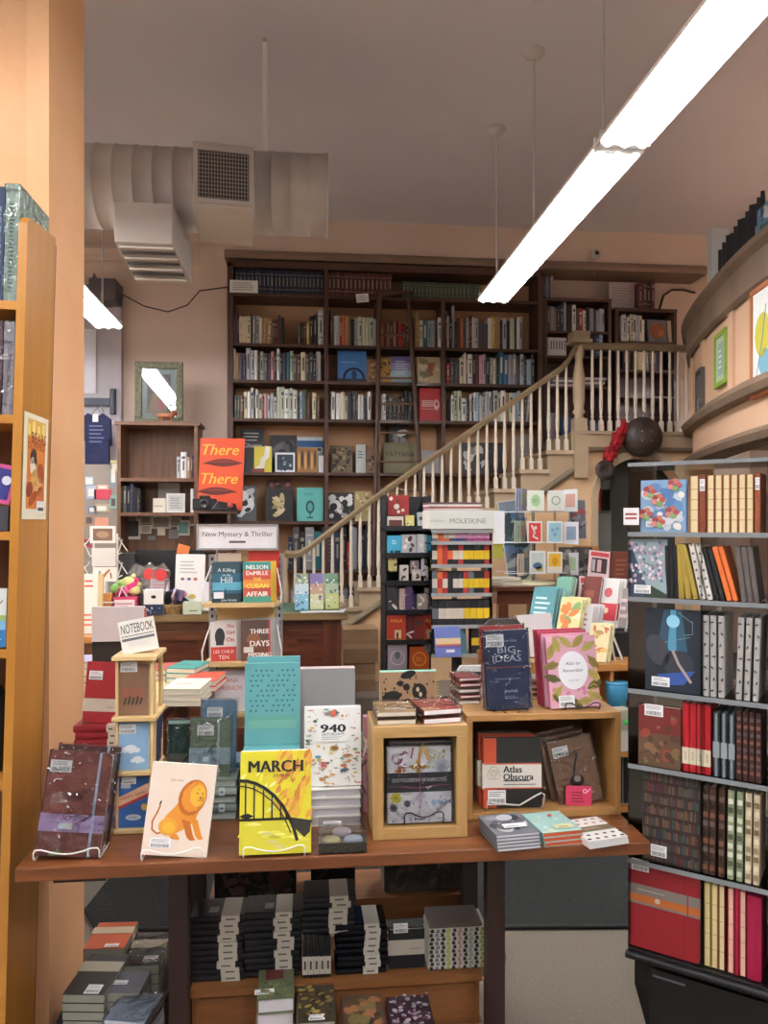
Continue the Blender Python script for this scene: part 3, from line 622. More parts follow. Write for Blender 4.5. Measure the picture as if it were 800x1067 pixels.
# side wall of the staircase, beige stringer face over peach wall with a moulding between
prof = [(xt+run, LAND)]
for k_ in range(1, 14):
    x0_ = xt-run*(k_-1)+.025; z = LAND-ris*k_-.035
    prof += [(x0_+run-.025+.0 if k_ == 1 else x0_+run, z), (x0_, z)]
def low(px): return PZ(px, 505+(575-px)*.69, YR)
mz = lambda px: (PX(px, YR), PZ(px, 505+(575-px)*.69, YR))
xend = prof[-1][0]
prof += [(xend, 0), (PX(330, YR), 0), mz(370), mz(597), (PX(597, YR), LAND)]
MB().prism(prof, YR+.0, YR+.06, m_stairp).build('stringer', stair)
MB().tube([(mz(335)[0], YR-.012, mz(335)[1]), (mz(597)[0], YR-.012, mz(597)[1])], .03, M('#7d705a', .6), 6).build('stair_moulding', stair)
MB().box(PX(597, YR), PX(611, YR), YR-.05, YR+.08, PZ(603, 498, YR), LAND-.05, m_stairp).build('newel_drop', stair)
MB().box(PX(597, YR), 3.5, YR-.04, YBK, LAND-.14, LAND-.03, m_stairp).build('landing_fascia', stair)
MB().box(PX(597, YR), 3.5, YR-.06, YBK, LAND-.03, LAND, M('#a8947a', .6)).build('landing_floor', stair)
MB().box(PX(611, YR), 3.5, YR-.065, YR-.03, LAND-.17, LAND-.14, M('#6e5f4c', .6)).build('landing_moulding', stair)
# wall below the stairs with the arched opening
ax0, ax1 = PX(622, YR), PX(712, YR); acx = (ax0+ax1)/2; arx = (ax1-ax0)/2; zsp = PZ(622, 520, YR); ztp = PZ(662, 477, YR)
arch = [(acx-arx*cos(pi*i/16), zsp+(ztp-zsp)*sin(pi*i/16)) for i in range(17)]
m_peach2 = noise_mat('peach_plaster_warm', '#d9b083', '#e6c49b', 1.8, .85, .15, detail=7, bscale=14, lo=.2, hi=.8)
poly = [mz(335), (PX(335, YR), 0), (ax0, 0)]+arch+[(ax1, 0), (3.6, 0), (3.6, LAND-.14), (PX(597, YR), LAND-.14), mz(597)]
struct(MB().prism(poly, YR+.01, YR+.16, m_peach2).build('wall_stair'))
b = MB(); tr = M('#c2ad8e', .6)
for i in range(16):
    (xa_, za_), (xb_, zb_) = arch[i], arch[i+1]; f = lambda x_, z_: (acx+(x_-acx)*1.14, zsp+(z_-zsp)*1.22)
    b.prism([arch[i], f(*arch[i]), f(*arch[i+1]), arch[i+1]], YR-.03, YR+.01, tr)
q = arx*.14; b.box(ax0-q, ax0, YR-.03, YR+.01, 0, zsp, tr); b.box(ax1, ax1+q, YR-.03, YR+.01, 0, zsp, tr)
struct(b.build('trim_4'))
# dim room behind the arch
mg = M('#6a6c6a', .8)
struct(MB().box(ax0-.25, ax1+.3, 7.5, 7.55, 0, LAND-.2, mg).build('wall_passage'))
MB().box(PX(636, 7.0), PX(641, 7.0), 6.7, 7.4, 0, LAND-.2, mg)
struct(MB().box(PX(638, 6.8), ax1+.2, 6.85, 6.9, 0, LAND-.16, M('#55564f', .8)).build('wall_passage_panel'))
cb = thing('grey_cabinet', 'grey cabinet just inside the arch under the stairs', 'cabinet', (PX(630, 6.8), 6.8, 0))
z_ = PZ(630, 533, 6.8); MB().box(-.1, .06, 0, .4, 0, z_, M('#8b9088', .6)).build('cabinet_body', cb); MB().box(-.1, .06, -.012, 0, z_-.02, z_+.008, M('#6e736c', .6)).build('cabinet_edge', cb)
b = MB(); Pq = [pt(a_, c_, 6.7) for a_, c_ in ((624, 532), (624, 518), (626, 509), (630, 503), (636, 499))]
tag(b.tube(Pq, .02, M('#b3302a', .5), 8).build('red_arched_frame'), 'red curved frame edge glimpsed inside the arch above the cabinet', 'frame')
# balustrade: thing on the stairs
rl = thing('stair_railing', 'painted railing with white turned balusters following the stairs and landing', 'railing', (0, 0, 0))
m_rail = noise_mat('rail_paint', '#7f6c52', '#8d7a5c', 3, .45); m_bal = M('#e0d4c0', .5)
R_ = [(297, 577), (304, 578), (312, 577), (322, 571), (336, 560), (400, 512), (585, 384), (592, 376), (597, 366), (603, 361)]
RP = [pt(a_, c_, YR+.0) for a_, c_ in R_]
zr = RP[-1].z; RP += [Vector((PX(612, YR), YR, zr)), Vector((3.45, YR, zr))]
b = MB(); vs = []; hw = .034
for p in RP: vs += [(p.x, YR-hw, p.z-.028), (p.x, YR-hw*1.25, p.z+.008), (p.x, YR-hw*.7, p.z+.03), (p.x, YR+hw*.7, p.z+.03), (p.x, YR+hw*1.25, p.z+.008), (p.x, YR+hw, p.z-.028)]
N = len(RP); b.add(vs, [(i*6+k, i*6+(k+1) % 6, (i+1)*6+(k+1) % 6, (i+1)*6+k) for i in range(N-1) for k in range(6)]+[tuple(range(6)), tuple(range(N*6-6, N*6))], m_rail)
b.build('handrail', rl)
def zrail(x):
    for p, q in zip(RP, RP[1:]):
        if p.x <= x <= q.x: return p.z+(q.z-p.z)*(x-p.x)/(q.x-p.x)-.02
    return zr-.02
def baluster(x, z0, z1):
    b = MB(); h = z1-z0; b.box(-.017, .017, -.017, .017, 0, .095, m_bal)
    pr = [(.015, .095), (.009, .115), (.0165, .13), (.01, .145), (.0165, .19), (.0175, .25), (.014, h*.6), (.0115, h)]
    b.lathe([(r, min(z, h)) for r, z in pr], m_bal, n=8); b.build('baluster', rl, (x, YR, z0))
for k_ in range(1, 13):
    for j in range(3):
        x = xt-run*(k_-1)+.03+j*run/3+.0
        if x > PX(304, YR): baluster(x, LAND-ris*k_, zrail(x))
x = PX(617, YR)
while x < 3.38: baluster(x, LAND, zr-.02); x += .0785
def newel(x, z0, z1, r, low_h):
    b = MB(); b.box(-r, r, -r, r, 0, low_h, m_stairp); h = z1-z0
    b.lathe([(r*.95, low_h), (r*.6, low_h+.03), (r*1.05, low_h+.06), (r*.7, low_h+.09), (r*.95, low_h+.16), (r*.9, low_h+(h-low_h)*.6), (r*.55, h-.12), (r*.8, h-.07), (r*.8, h)], m_stairp, n=16)
    return b.build('newel_post', rl, (x, YR, z0))
newel(PX(603, YR), PZ(603, 470, YR), zr+.0, .055, .28)
MB().box(-.09, .09, -.09, .09, 0, .028, M('#a08c70', .5)).box(-.075, .075, -.075, .075, .028, .1, M('#988468', .5)).build('newel_cap', rl, (PX(603, YR), YR, zr+.02))
newel(PX(297, YR), .25, RP[0].z, .035, .3)

# wok-like shield and red cloth hung on the landing
sh = thing('hanging_shield', 'round dark metal shield hung on the landing edge above the arch', 'shield', pt(671, 455, YR-.14))
r = 21*mpp(671, YR-.14); b = MB(); msh = noise_mat('dark_bronze', '#2b2320', '#4a3c34', 9, .45, .4)
b.lathe([(r, .05), (r*1.0, .02), (r*.9, -.02), (r*.6, -.05), (r*.25, -.065), (.01, -.07)], msh, axis='y', n=32); b.build('shield_plate', sh)
for i in range(4): a_ = pi/4+i*pi/2; MB().lathe([(.014, -.0), (.012, -.012), (.003, -.018)], M('#8a7a58', .4, .6), (r*.32*cos(a_), -.05, r*.32*sin(a_)), axis='y', n=8).build('boss', sh)
MB().tube([(0, .06, r*.6), (.02, .02, r*1.1), (0, .06, r*1.3)], .012, M('#5b5a58', .5), 6).build('hook', sh)
rc = pt(645, 450, YR-.12); k = mpp(640, YR-.12); b = MB(); rr = random.Random(4); mr = noise_mat('red_tassel', '#7c0f18', '#b01a26', 14, .9, .8)
for i in range(34):
    t_ = rr.random(); x = (6-18*t_+rr.uniform(-4, 4))*k; z = (6-34*t_+rr.uniform(-3, 3))*k
    b.tube([(x+2*k, rr.uniform(-.03, .03), z+6*k), (x, rr.uniform(-.05, .03), z), (x-2*k, rr.uniform(-.03, .03), z-5*k)], .022, mr, 6)
o = tag(b.build('red_tassel', None, rc), 'crimson shaggy tassel hanging left of the round dark shield', 'tassel')
c_ = pt(629, 490, YR-.16); hp = thing('hanging_helmet', 'small dark dish-like helmet hanging under the red tassel', 'helmet', c_)
k = mpp(629, YR-.16); MB().lathe([(9.5*k, 0), (10.5*k, -.03), (8*k, -.05), (3*k, -.03), (.01, -.02)], msh, axis='y', n=24).build('helmet_dish', hp)
MB().lathe([(6*k, -20*k), (6.5*k, -10*k), (7*k, -4*k), (6*k, 3*k)], M('#23211f', .7), (4*k, 0.02, 0), n=12).build('helmet_neck', hp)

# ------------------------------------------------------------------ curved balcony on the right
cv = [(3.42, 6.52), (3.3, 6.3), (3.155, 6.02), (2.96, 5.47), (2.77, 4.8), (2.63, 4.16), (2.52, 3.27), (2.49, 2.3), (2.55, 1.3)]
def crom(P, n=6):
    out = []
    for i in range(len(P)-1):
        p0 = Vector(P[max(i-1, 0)]); p1 = Vector(P[i]); p2 = Vector(P[i+1]); p3 = Vector(P[min(i+2, len(P)-1)])
        for j in range(n):
            t = j/n; out.append(.5*((2*p1)+(-p0+p2)*t+(2*p0-5*p1+4*p2-p3)*t*t+(-p0+3*p1-3*p2+p3)*t**3))
    out.append(Vector(P[-1])); return out
CV = crom(cv)
def sweep(prof, mat, name, parent=None, rng=None, smooth=True):
    """profile of (outward offset towards the shop, z) swept along the balcony curve"""
    P = CV if rng is None else CV[rng[0]:rng[1]]; vs = []; n = len(prof)
    for i, p in enumerate(P):
        d = (P[min(i+1, len(P)-1)]-P[max(i-1, 0)]).normalized(); nx = Vector((d.y, -d.x))      # towards -X side
        if nx.x > 0: nx = -nx
        vs += [(p.x+nx.x*o_, p.y+nx.y*o_, z) for o_, z in prof]
    fs = [(i*n+k, i*n+(k+1) % n, (i+1)*n+(k+1) % n, (i+1)*n+k) for i in range(len(P)-1) for k in range(n)]
    b = MB(); b.add(vs, fs+[tuple(range(n)), tuple(range((len(P)-1)*n, len(P)*n))], mat, False); o = b.build(name, parent)
    return o
m_bp = noise_mat('balcony_plaster', '#c09c7e', '#ccaa8b', 1.8, .8, .1, lo=.2, hi=.8); m_bt = noise_mat('balcony_trim', '#6f5c4b', '#7d6955', 3, .6)
struct(sweep([(0, 2.33), (0, 3.0), (-.12, 3.0), (-.12, 2.33)], m_bp, 'wall_balcony'))
struct(sweep([(.02, 2.92), (.05, 2.94), (.05, 3.12), (.09, 3.15), (.09, 3.19), (-.25, 3.19), (-.25, 2.98), (0, 2.98)], m_bt, 'trim_5'))
struct(sweep([(0, 2.30), (.07, 2.31), (.09, 2.35), (.05, 2.38), (.02, 2.42), (0, 2.42), (-.1, 2.3)], m_bt, 'trim_6'))
struct(sweep([(0, 2.08), (0, 2.31), (-.12, 2.31), (-.12, 2.08)], m_bp, 'wall_balcony_base'))
struct(sweep([(0, 2.02), (.06, 2.03), (.08, 2.07), (.03, 2.11), (0, 2.11), (-.2, 2.05)], m_bt, 'trim_7'))
sl = MB(); P = [(p.x+.05, p.y) for p in CV]+[(4.6, 1.3), (4.6, 6.5)]; sl.prismz(P, 2.2, 2.32, m_bp); struct(sl.build('ceiling_balcony'))
for i, idx in enumerate((10, 17, 24, 31, 38)): struct(sweep([(0, 2.42), (.02, 2.42), (.02, 2.93), (0, 2.93)], m_bp, 'trim_%d' % (8+i), rng=(idx, idx+2)))
def on_balcony(px, off=.03):                                # where a sight line meets the curved front
    best = None
    for i in range(len(CV)-1):
        p, q = CV[i], CV[i+1]
        def pxo(v):
            c = v.x*CT-v.y*ST; f = v.x*ST+v.y*CT; return 400+800*c/f
        a_, b_ = pxo(p), pxo(q)
        if min(a_, b_) <= px <= max(a_, b_):
            t = (px-a_)/(b_-a_); v = p+(q-p)*t; d = (q-p).normalized(); n = Vector((d.y, -d.x)); n = n if n.x < 0 else -n
            v = v+n*off; best = (v, math.atan2(d.y, d.x)+pi, v.x*ST+v.y*CT)
    return best
def framed(px0, px1, py0, py1, label, cat, frame, inner, art=None, name='framed_picture', t=.03):
    v0 = on_balcony(px0, .02); v1 = on_balcony(px1, .02); c = (v0[0]+v1[0])/2; d = (v1[0]-v0[0]); w = d.length; ang = math.atan2(d.y, d.x)
    dm = (v0[2]+v1[2])/2; z1 = H-(py0-545)/800*dm; z0 = H-(py1-545)/800*dm
    t_ = thing(name, label, cat, (c.x, c.y, z0), (0, 0, ang)); h = z1-z0; f = min(.03, w*.12)
    b = MB()
    for a_ in ((-w/2, w/2, 0, f), (-w/2, w/2, h-f, h), (-w/2, -w/2+f, f, h-f), (w/2-f, w/2, f, h-f)): b.box(a_[0], a_[1], -t/2, t/2, a_[2], a_[3], frame)
    b.build('picture_frame', t_); b = MB(); b.box(-w/2+f, w/2-f, -t*.2, t/2, f, h-f, inner)
    if art: b.T = Matrix.Translation((0, 0, 0)); art(b, w-2*f, h, -t*.2-.001)
    b.build('picture', t_); return t_
framed(749, 761, 346, 402, 'lime green framed picture on the curved balcony wall', 'picture', '#7f9d34', '#a9bb9c', lambda b, w, h, y: (b.rect(-w*.3, w*.3, h*.2, h*.8, y, '#8aa39a'), b.lines(-w*.2, w*.2, h*.3, h*.7, 4, y-.001, '#d8dcc8')))
framed(729, 735, 385, 431, 'narrow dark plaque at the far end of the curved balcony', 'plaque', '#4a443e', '#5c5650')
framed(787, 812, 296, 412, 'orange-framed map poster on the curved balcony at the right edge', 'picture', '#a5643a', '#dfe2dc', lambda b, w, h, y: (b.ell(0, h*.55, w*.4, h*.2, y, '#b9b23c'), b.ell(w*.1, h*.3, w*.3, h*.12, y, '#6fa3b4'), b.stroke([(-w*.3, h*.2), (0, h*.5), (w*.2, h*.8)], w*.04, y-.001, '#4a6a8a')))
for i, px in enumerate((784, 790, 796)):
    v, a_, d_ = on_balcony(px, .012); o = MB().box(-.02, .02, -.003, .003, -.012, .012, M('#c8281e', .5)).build('red_tag', None, (v.x, v.y, H-(450-545)/800*d_), (0, 0, a_+pi))
    tag(o, 'tiny red tag on the balcony base, %s of three' % ('left', 'middle', 'right')[i], 'tag', 'red tags on the balcony base')
# things standing on the balcony cap
v, a_, d_ = on_balcony(728, -.08)
tag(MB().box(-.07, .07, -.03, .03, -.3, .33, '#b8c4c8').build('white_file_box', None, (v.x+.04, v.y-.05, 3.19+.301), (0, 0, 0)), 'tall pale file box standing at the far end of the balcony top', 'box')
for i in range(12):
    px = 735+i*3.6; v, a_, d_ = on_balcony(px, -.1); h = .36+.012*(i % 3)
    o = MB().box(-.012, .012, -.11, .11, 0, h, M(('#1d1f24', '#25272c', '#191b1f')[i % 3], .4)).box(-.009, .009, -.105, .108, .004, h+.0005, M('#3a3a3a', .8)).build('black_binder', None, (v.x+.02, v.y, 3.191), (0, 0, a_-pi/2+pi/2+1.2))
    tag(o, 'black binder on the balcony top, %s from the far end' % ORD[i], 'binder', 'black binders on the balcony top')
v, a_, d_ = on_balcony(783, -.1); o = MB().box(-.14, .14, -.03, .03, 0, .2, '#8fa090').build('green_box', None, (v.x, v.y, 3.191), (0, 0, a_)); tag(o, 'pale green box on the balcony top before the picture book', 'box')
v, a_, d_ = on_balcony(795, -.06); b = MB(); b.box(-.16, .16, -.03, .03, 0, .24, '#5c86ac'); blotch(['#3f6a50', '#86a8c8', '#b04038', '#d8d8d0', '#2e4a6a'], 22, 41, .2)(b, .3, .24, -.0315)
tag(b.build('picture_book', None, (v.x, v.y, 3.191), (0, 0, a_+pi)), 'blue landscape picture book on the balcony top at the right edge', 'book')
# ------------------------------------------------------------------ helpers for smaller goods
def bt(name, label, cat, px, Y, wpx, z0, hpx, d, c, art=None, rot=(0, 0, 0), group=None, bev=.002, dx=0):
    """a box-like thing standing at z0, its front at depth Y"""
    k = mpp(px, Y); w, h = wpx*k, hpx*k; b = MB(); b.bbox(-w/2, w/2, 0, d, 0, h, c, min(.004, w*.05))
    if art: art(b, w, h, -.0012)
    return tag(b.build(name, None, (PX(px, Y)+dx, Y, z0), rot), label, cat, group)
m_dwood = wood('dark_red_wood', '#4a2415', '#6e3a22', 'x', .35, .4); m_dwoodz = wood('dark_red_wood', '#4a2415', '#6e3a22', 'z', .35, .4)
m_oak = wood('oak', '#a96f35', '#c68a4a', 'x', .4, .25); m_oakz = wood('oak', '#a96f35', '#c68a4a', 'z', .4, .25); m_oaky = wood('oak', '#a96f35', '#c68a4a', 'y', .4, .25)
m_pine = wood('pale_pine', '#c9a871', '#dcc08c', 'x', .5, .1); m_pinez = wood('pale_pine', '#c9a871', '#dcc08c', 'z', .5, .1)
struct(MB().box(-4.5, 4.6, 5.9, YB, .0, .2, m_beige).build('floor_platform'))

# ------------------------------------------------------------------ counter with green inlay
YC = 5.15; ZK = .95; xr_ = PX(362, YC)
ct = thing('sales_counter', 'long dark red-brown wooden counter with a green inlaid top at its right end', 'counter', (0, 0, 0))
xl_ = PX(40, YC)
MB().box(xl_, xr_-.1, YC+.06, YC+.62, 0, ZK-.05, m_dwood).build('counter_body', ct)
b = MB(); b.box(xl_, xr_, YC, YC+.7, ZK-.05, ZK-.001, wood('counter_edge', '#6a5638', '#8a7048', 'x', .4, .3)); b.build('counter_top', ct, bevel=.004)
MB().box(PX(270, YC), xr_-.05, YC+.05, YC+.65, ZK-.002, ZK, M('#41604c', .5)).build('green_inlay', ct)
for a_, c_ in ((150, 214), (222, 286), (300, 338)):
    b = MB(); x0, x1 = PX(a_, YC), PX(c_, YC); z0, z1 = .12, ZK-.12; f = .06
    for q in ((x0, x1, z0, z0+f), (x0, x1, z1-f, z1), (x0, x0+f, z0+f, z1-f), (x1-f, x1, z0+f, z1-f)): b.box(q[0], q[1], YC+.045, YC+.06, q[2], q[3], m_dwood)
    b.build('front_panel', ct)
MB().box(xr_-.16, xr_-.04, YC+.03, YC+.66, 0, ZK-.05, m_dwoodz).build('counter_leg', ct)
# things on the counter, left of the rack
bt('computer_monitor_back', 'wide black cabinet-like monitor standing on the counter behind the clutter', 'monitor', 176, 5.45, 68, ZK, 62, .08, '#131416')
bt('computer_monitor_back', 'small dark grey screen back left of the wide black monitor', 'monitor', 132, 5.4, 16, ZK, 60, .1, '#2a2c30')
wr = thing('wire_card_rack', 'white wire greeting card rack on the counter left of the monitors', 'card rack', (PX(108, 5.2), 5.2, ZK))
k = mpp(108, 5.2); b = MB()
for x in (-12, 12): b.tube([(x*k, .05, 0), (x*k, .05, 84*k)], .006, '#e6e4de', 6)
for z in (16, 40, 64):
    b.tube([(-17*k, .04, z*k), (-12*k, -.04, (z-3)*k), (12*k, -.04, (z-3)*k), (17*k, .04, z*k)], .005, '#e6e4de', 6)
    for s_ in (-1, 1): b.tube([(s_*14*k, 0, (z-2)*k), (s_*20*k, -.03, (z+14)*k), (s_*14*k, .02, (z+16)*k), (s_*24*k, .0, (z+2)*k)], .004, '#e6e4de', 6)
b.build('wire_frame', wr); MB().lathe([(.09, 0), (.085, .012), (.02, .02), (.012, .3)], M('#dedcd6', .4), (0, .06, 0)).build('rack_base', wr)
def art_bird(b, w, h, y): b.stroke([(-w*.1, h*.2), (w*.05, h*.55), (w*.2, h*.8)], w*.09, y, '#c07a4a'); b.stroke([(-w*.25, h*.3), (-w*.2, h*.7)], w*.08, y, '#5a8a98'); b.stroke([(w*.28, h*.25), (w*.25, h*.6)], w*.06, y, '#8a6a3a')
for px, py, w_, h_, c, lb, ar in ((107, 566, 26, 18, '#e9e6de', 'white bordered card with brown picture, top of the white wire rack', lambda b, w, h, y: (b.rect(-w*.38, w*.38, h*.15, h*.85, y, '#7d5f4c'), b.ell(0, h*.5, w*.25, h*.2, y-.0002, '#a88668'))),
        (108, 590, 24, 19, '#dedbd2', 'blank pale card in the middle tier of the white wire rack', None), (109, 606, 24, 15, '#efece2', 'white card with tiny birds, lowest in the white wire rack', art_bird)):
    bt('greeting_card', lb, 'card', px, 5.13, w_, PZ(px, py, 5.13), h_, .004, c, ar)
pp_ = thing('print_in_sleeve', 'tall white print with red lettering standing by the pillar edge', 'print', (PX(92, 4.9), 4.9, PZ(92, 660, 4.9)), (-.1, 0, 0))
k = mpp(92, 4.9); b = MB(); w = 17*k; h = 62*k; b.box(-w/2, w/2, 0, .006, 0, h, '#ebe3d8'); b.lines(-w*.3, w*.3, h*.75, h*.92, 2, -.001, '#c8503c'); b.lines(-w*.3, w*.2, h*.1, h*.35, 3, -.001, '#d86a5a'); b.build('print_sheet', pp_)
MB().box(w/2, w/2+.03, -.004, .012, 0, h, '#cdb58a').build('print_edge', pp_)
zt_ = PZ(92, 661, 4.9)
dk = thing('side_shelf', 'low oak shelf holding the tall white print beside the pillar', 'shelf', (0, 0, 0))
MB().box(PX(70, 4.85), PX(99, 4.85), 4.8, 5.1, zt_-.04, zt_-.001, m_oak).build('shelf_board', dk); MB().box(PX(70, 4.85), PX(98, 4.85), 4.85, 5.08, 0, zt_-.04, m_dwoodz).build('shelf_body', dk)
bt('wooden_box', 'plain orange-brown wooden box on the counter under the wire rack', 'box', 107, 5.17, 17, ZK, 22, .12, m_oakz)
def art_lbl(b, w, h, y): b.rect(-w*.42, w*.42, h*.08, h*.85, y, '#f6e4e6'); b.lines(-w*.32, w*.32, h*.4, h*.7, 2, y-.0003, '#b86a78')
bt('pink_box', 'bright pink display box with a pale label on the counter', 'box', 130, 5.18, 24, ZK, 18, .14, '#c8466c', art_lbl)
rr = random.Random(11)
for i, (px, dz, c) in enumerate(((122, 20, '#8fc46a'), (128, 26, '#a9d27a'), (131, 19, '#e66a9c'), (137, 24, '#d93f80'), (140, 18, '#d9cf8c'), (134, 30, '#e9e3a2'), (126, 17, '#c94a86'))):
    k = mpp(px, 5.25); b = MB(); r = .045; b.lathe([(r*sin(pi*j/8)*(.9+.15*(j % 2)), r*.8*(1-cos(pi*j/8))) for j in range(9)], M(c, .9), n=12)
    if i > 1: b.lathe([(r*.4*sin(pi*j/5), r*.4*(1-cos(pi*j/5))) for j in range(6)], M(c, .9), (r*.7, 0, r*1.2), n=8)
    tag(b.build('soft_toy', None, (PX(px, 5.25), 5.25, ZK+(18+ (dz-17)*.7)*k)), 'small %s plush ball in the pink display box, %s' % (('light green', 'pale green', 'pink', 'magenta', 'straw yellow', 'cream', 'dark pink')[i], ('at its left', 'behind the others', 'in its middle', 'at its right', 'at the right edge', 'on top', 'low at left')[i]), 'soft toy', 'plush balls in the pink box')
for i, (px, a_) in enumerate(((150, -.25), (158, .0), (166, .22))):
    k = mpp(px, 5.3); b = MB(); b.prism([(-.05, 0), (.05, 0), (.06, .16), (.0, .21), (-.06, .16)], 0, .03, clear('clear_bag', '#d4d8e0', .25, .1, .6, 30))
    if i: b.lathe([(.04, 0), (.04, .006)], M('#c63a3c', .5), (0, -.008, .13), axis='y')
    tag(b.build('clear_bag', None, (PX(px, 5.3), 5.27-.035*i, ZK+.13), (0, a_, 0)), ('clear plastic bag bulging up behind the plush balls', 'clear bag with a red round tag, middle of the three', 'clear bag with red round tag leaning right before the monitor')[i], 'bag')
bt('counter_riser', 'low dark riser block behind the small white boxes on the counter', 'riser', 158, 5.24, 34, ZK, 19, .14, '#3a3032')
bt('card_box', 'small white and pink card box on top of the dark riser', 'box', 166, 5.2, 18, ZK+20*mpp(166, 5.2), 16, .06, '#eddcdc', lambda b, w, h, y: b.lines(-w*.35, w*.35, h*.4, h*.7, 2, y, '#c08088'))
bt('counter_box', 'white box with a black heart-like mark over a dark blue printed base', 'box', 160, 5.14, 20, ZK, 26, .08, '#e8e6e2', lambda b, w, h, y: (b.rect(-w/2, w/2, 0, h*.42, y, '#1f2c44'), b.ell(0, h*.72, w*.13, h*.07, y, '#1c1c1e'), blotch(['#7fa0c0', '#c8d4dc', '#31507c'], 10, 4, .12)(b, w*.8, h*.35, y-.0003)))
bk = thing('wicker_basket', 'small tan basket of wrapped packets on the counter', 'basket', (PX(180, 5.16), 5.2, ZK)); k = mpp(180, 5.2)
b = MB(); mw_ = noise_mat('wicker', '#8a6a40', '#c4a06a', 60, .8, .8)
b.lathe([(8*k, 0), (11.5*k, 9*k), (12.5*k, 10.5*k), (11*k, 10*k), (7.5*k, 1*k)], mw_, n=20); b.build('basket_bowl', bk)
for i in range(8):
    c = ('#23262e', '#b8a0a8', '#6a5a7a', '#c8c4c0', '#3a4a6a')[i % 5]; a_ = i*.8
    o = MB().box(-.05, .05, -.006, .006, -.02, .05, c).build('wrapped_packet', None, (PX(180, 5.16)+cos(a_)*5*k, 5.2+sin(a_)*.03, ZK+11*k+.006*i), (.3*sin(a_), .6*cos(a_*2), a_))
    tag(o, '%s wrapped packet lying in the small tan basket, %s of its eight' % (('black', 'dusty pink', 'violet', 'white', 'blue')[i % 5], ORD[i]), 'packet', 'packets in the tan basket')
bt('pale_green_box', 'pale green card box at the rack side of the counter', 'box', 200, 5.14, 19, ZK, 13, .1, '#c3cdb4', lambda b, w, h, y: b.lines(-w*.15, w*.3, h*.2, h*.4, 1, y, '#4a5a4a'))
bt('counter_sign', 'white upright sheet with coloured little pictures on the counter by the rack', 'sign', 197, 5.22, 30, ZK+.06, 52, .01, '#e9e9e6', lambda b, w, h, y: (b.lines(-w*.35, w*.3, h*.6, h*.88, 4, y, '#b8b8b6'), [b.ell(w*(-.25+.22*i), h*.5, w*.07, h*.03, y, c) for i, c in enumerate(('#8a6a7a', '#5a6a8a', '#a85a4a'))], b.ell(-w*.2, h*.2, w*.12, h*.06, y, '#d88a90'), b.ell(w*.1, h*.15, w*.12, h*.05, y, '#c9b05a')), rot=(-.08, .02, 0))
bt('counter_sign', 'plain white card overlapping the counter sheet with little pictures', 'sign', 213, 5.17, 14, ZK+.02, 30, .008, '#e4e6ea', rot=(-.1, 0, 0))
tg = thing('orange_tag_sign', 'small orange tag on a thin stick above the counter sheet', 'sign', (PX(190, 5.25), 5.3, ZK)); k = mpp(190, 5.3)
MB().cyl((0, 0, 0), (0, 0, 62*k), .006, '#c8c8c4').build('stick', tg); MB().prism([(-7*k, 61*k), (5*k, 60*k), (7*k, 68*k), (-5*k, 71*k)], -.015, .0, M('#d2783c', .6)).build('tag_face', tg)
# things on the counter right of the rack: a tiered card holder and papers
ch = thing('card_holder', 'clear tiered holder of pastel greeting cards on the green counter top', 'card holder', (PX(330, 5.3), 5.34, ZK)); k = mpp(330, 5.3)
for i in range(3): MB().box(-23*k, 23*k, -.0-.05*i, .004-.05*i, 0, (26-9*i)*k, ACRYL()).box(-23*k, 23*k, -.04-.05*i, .0-.05*i, (2)*k, 2*k+.004, ACRYL()).build('holder_tier', ch)
cc = [('#9fb08a', 'green flowery'), ('#8a7fb0', 'purple'), ('#7fa48a', 'sea green'), ('#cfe0e4', 'white and pale blue'), ('#c8a48c', 'peach with purple flower'), ('#b8c8b0', 'pale sage'), ('#8cc0d4', 'blue floral'), ('#d4d8a8', 'pale yellow'), ('#c9d08c', 'yellow-green leafy')]
for i, (c, nm) in enumerate(cc):
    r_, q = divmod(i, 3); w = 14*k; h = 17*k; yy = 5.34-.006-.05*r_
    b = MB(); b.box(-w/2, w/2, 0, .003, 0, h, c); blotch(['#e8ecec', c, ('#5a7a9c', '#7c5a94', '#5c8a5a')[q]], 12, 50+i, .14)(b, w, h, -.0008)
    tag(b.build('greeting_card', None, (PX(330, 5.3)+(-15.5+15.5*q)*k, yy, ZK+(21-10*r_)*k)), '%s greeting card in the %s tier of the clear holder' % (nm, ('back', 'middle', 'front')[r_]), 'card', 'cards in the clear tiered holder')
for i in range(2): tag(MB().box(-.13, .13, -.1, .1, 0, .002, '#f0f0f2').build('paper_sheet', None, (PX(332, 5.22)+.05*i, 5.27-.02*i, ZK+.0005+.0022*i), (0, 0, .15-.3*i)), ('white sheet lying at front of the green counter top, turned left', 'white sheet lying over another on the green counter top')[i], 'paper')
# cardboard boxes by the stairs
mcb = noise_mat('cardboard', '#8a6a4c', '#9b7a5a', 6, .8); k = mpp(375, 6.15)
for i, (a_, c_, z0, z1, lb) in enumerate(((358, 391, .2, .2+29*k, 'brown cardboard box on the floor by the stairs, under another'), (358, 394, .2+29*k+.002, .2+64*k, 'brown cardboard box stacked on top of another by the stairs'))):
    t = thing('cardboard_box', lb, 'box', (PX((a_+c_)/2, 6.15), 6.15, z0)); w = PX(c_, 6.15)-PX(a_, 6.15)
    MB().box(-w/2, w/2, 0, .32, 0, z1-z0, mcb).build('box_body', t)
    b = MB(); b.box(-w/2, w/2, -.002, 0, (z1-z0)-.004, z1-z0, '#5f4732').box(-w/2, w/2, -.0015, -.0005, (z1-z0)*.5-.02, (z1-z0)*.5+.02, '#a78a66'); b.build('packing_tape', t)

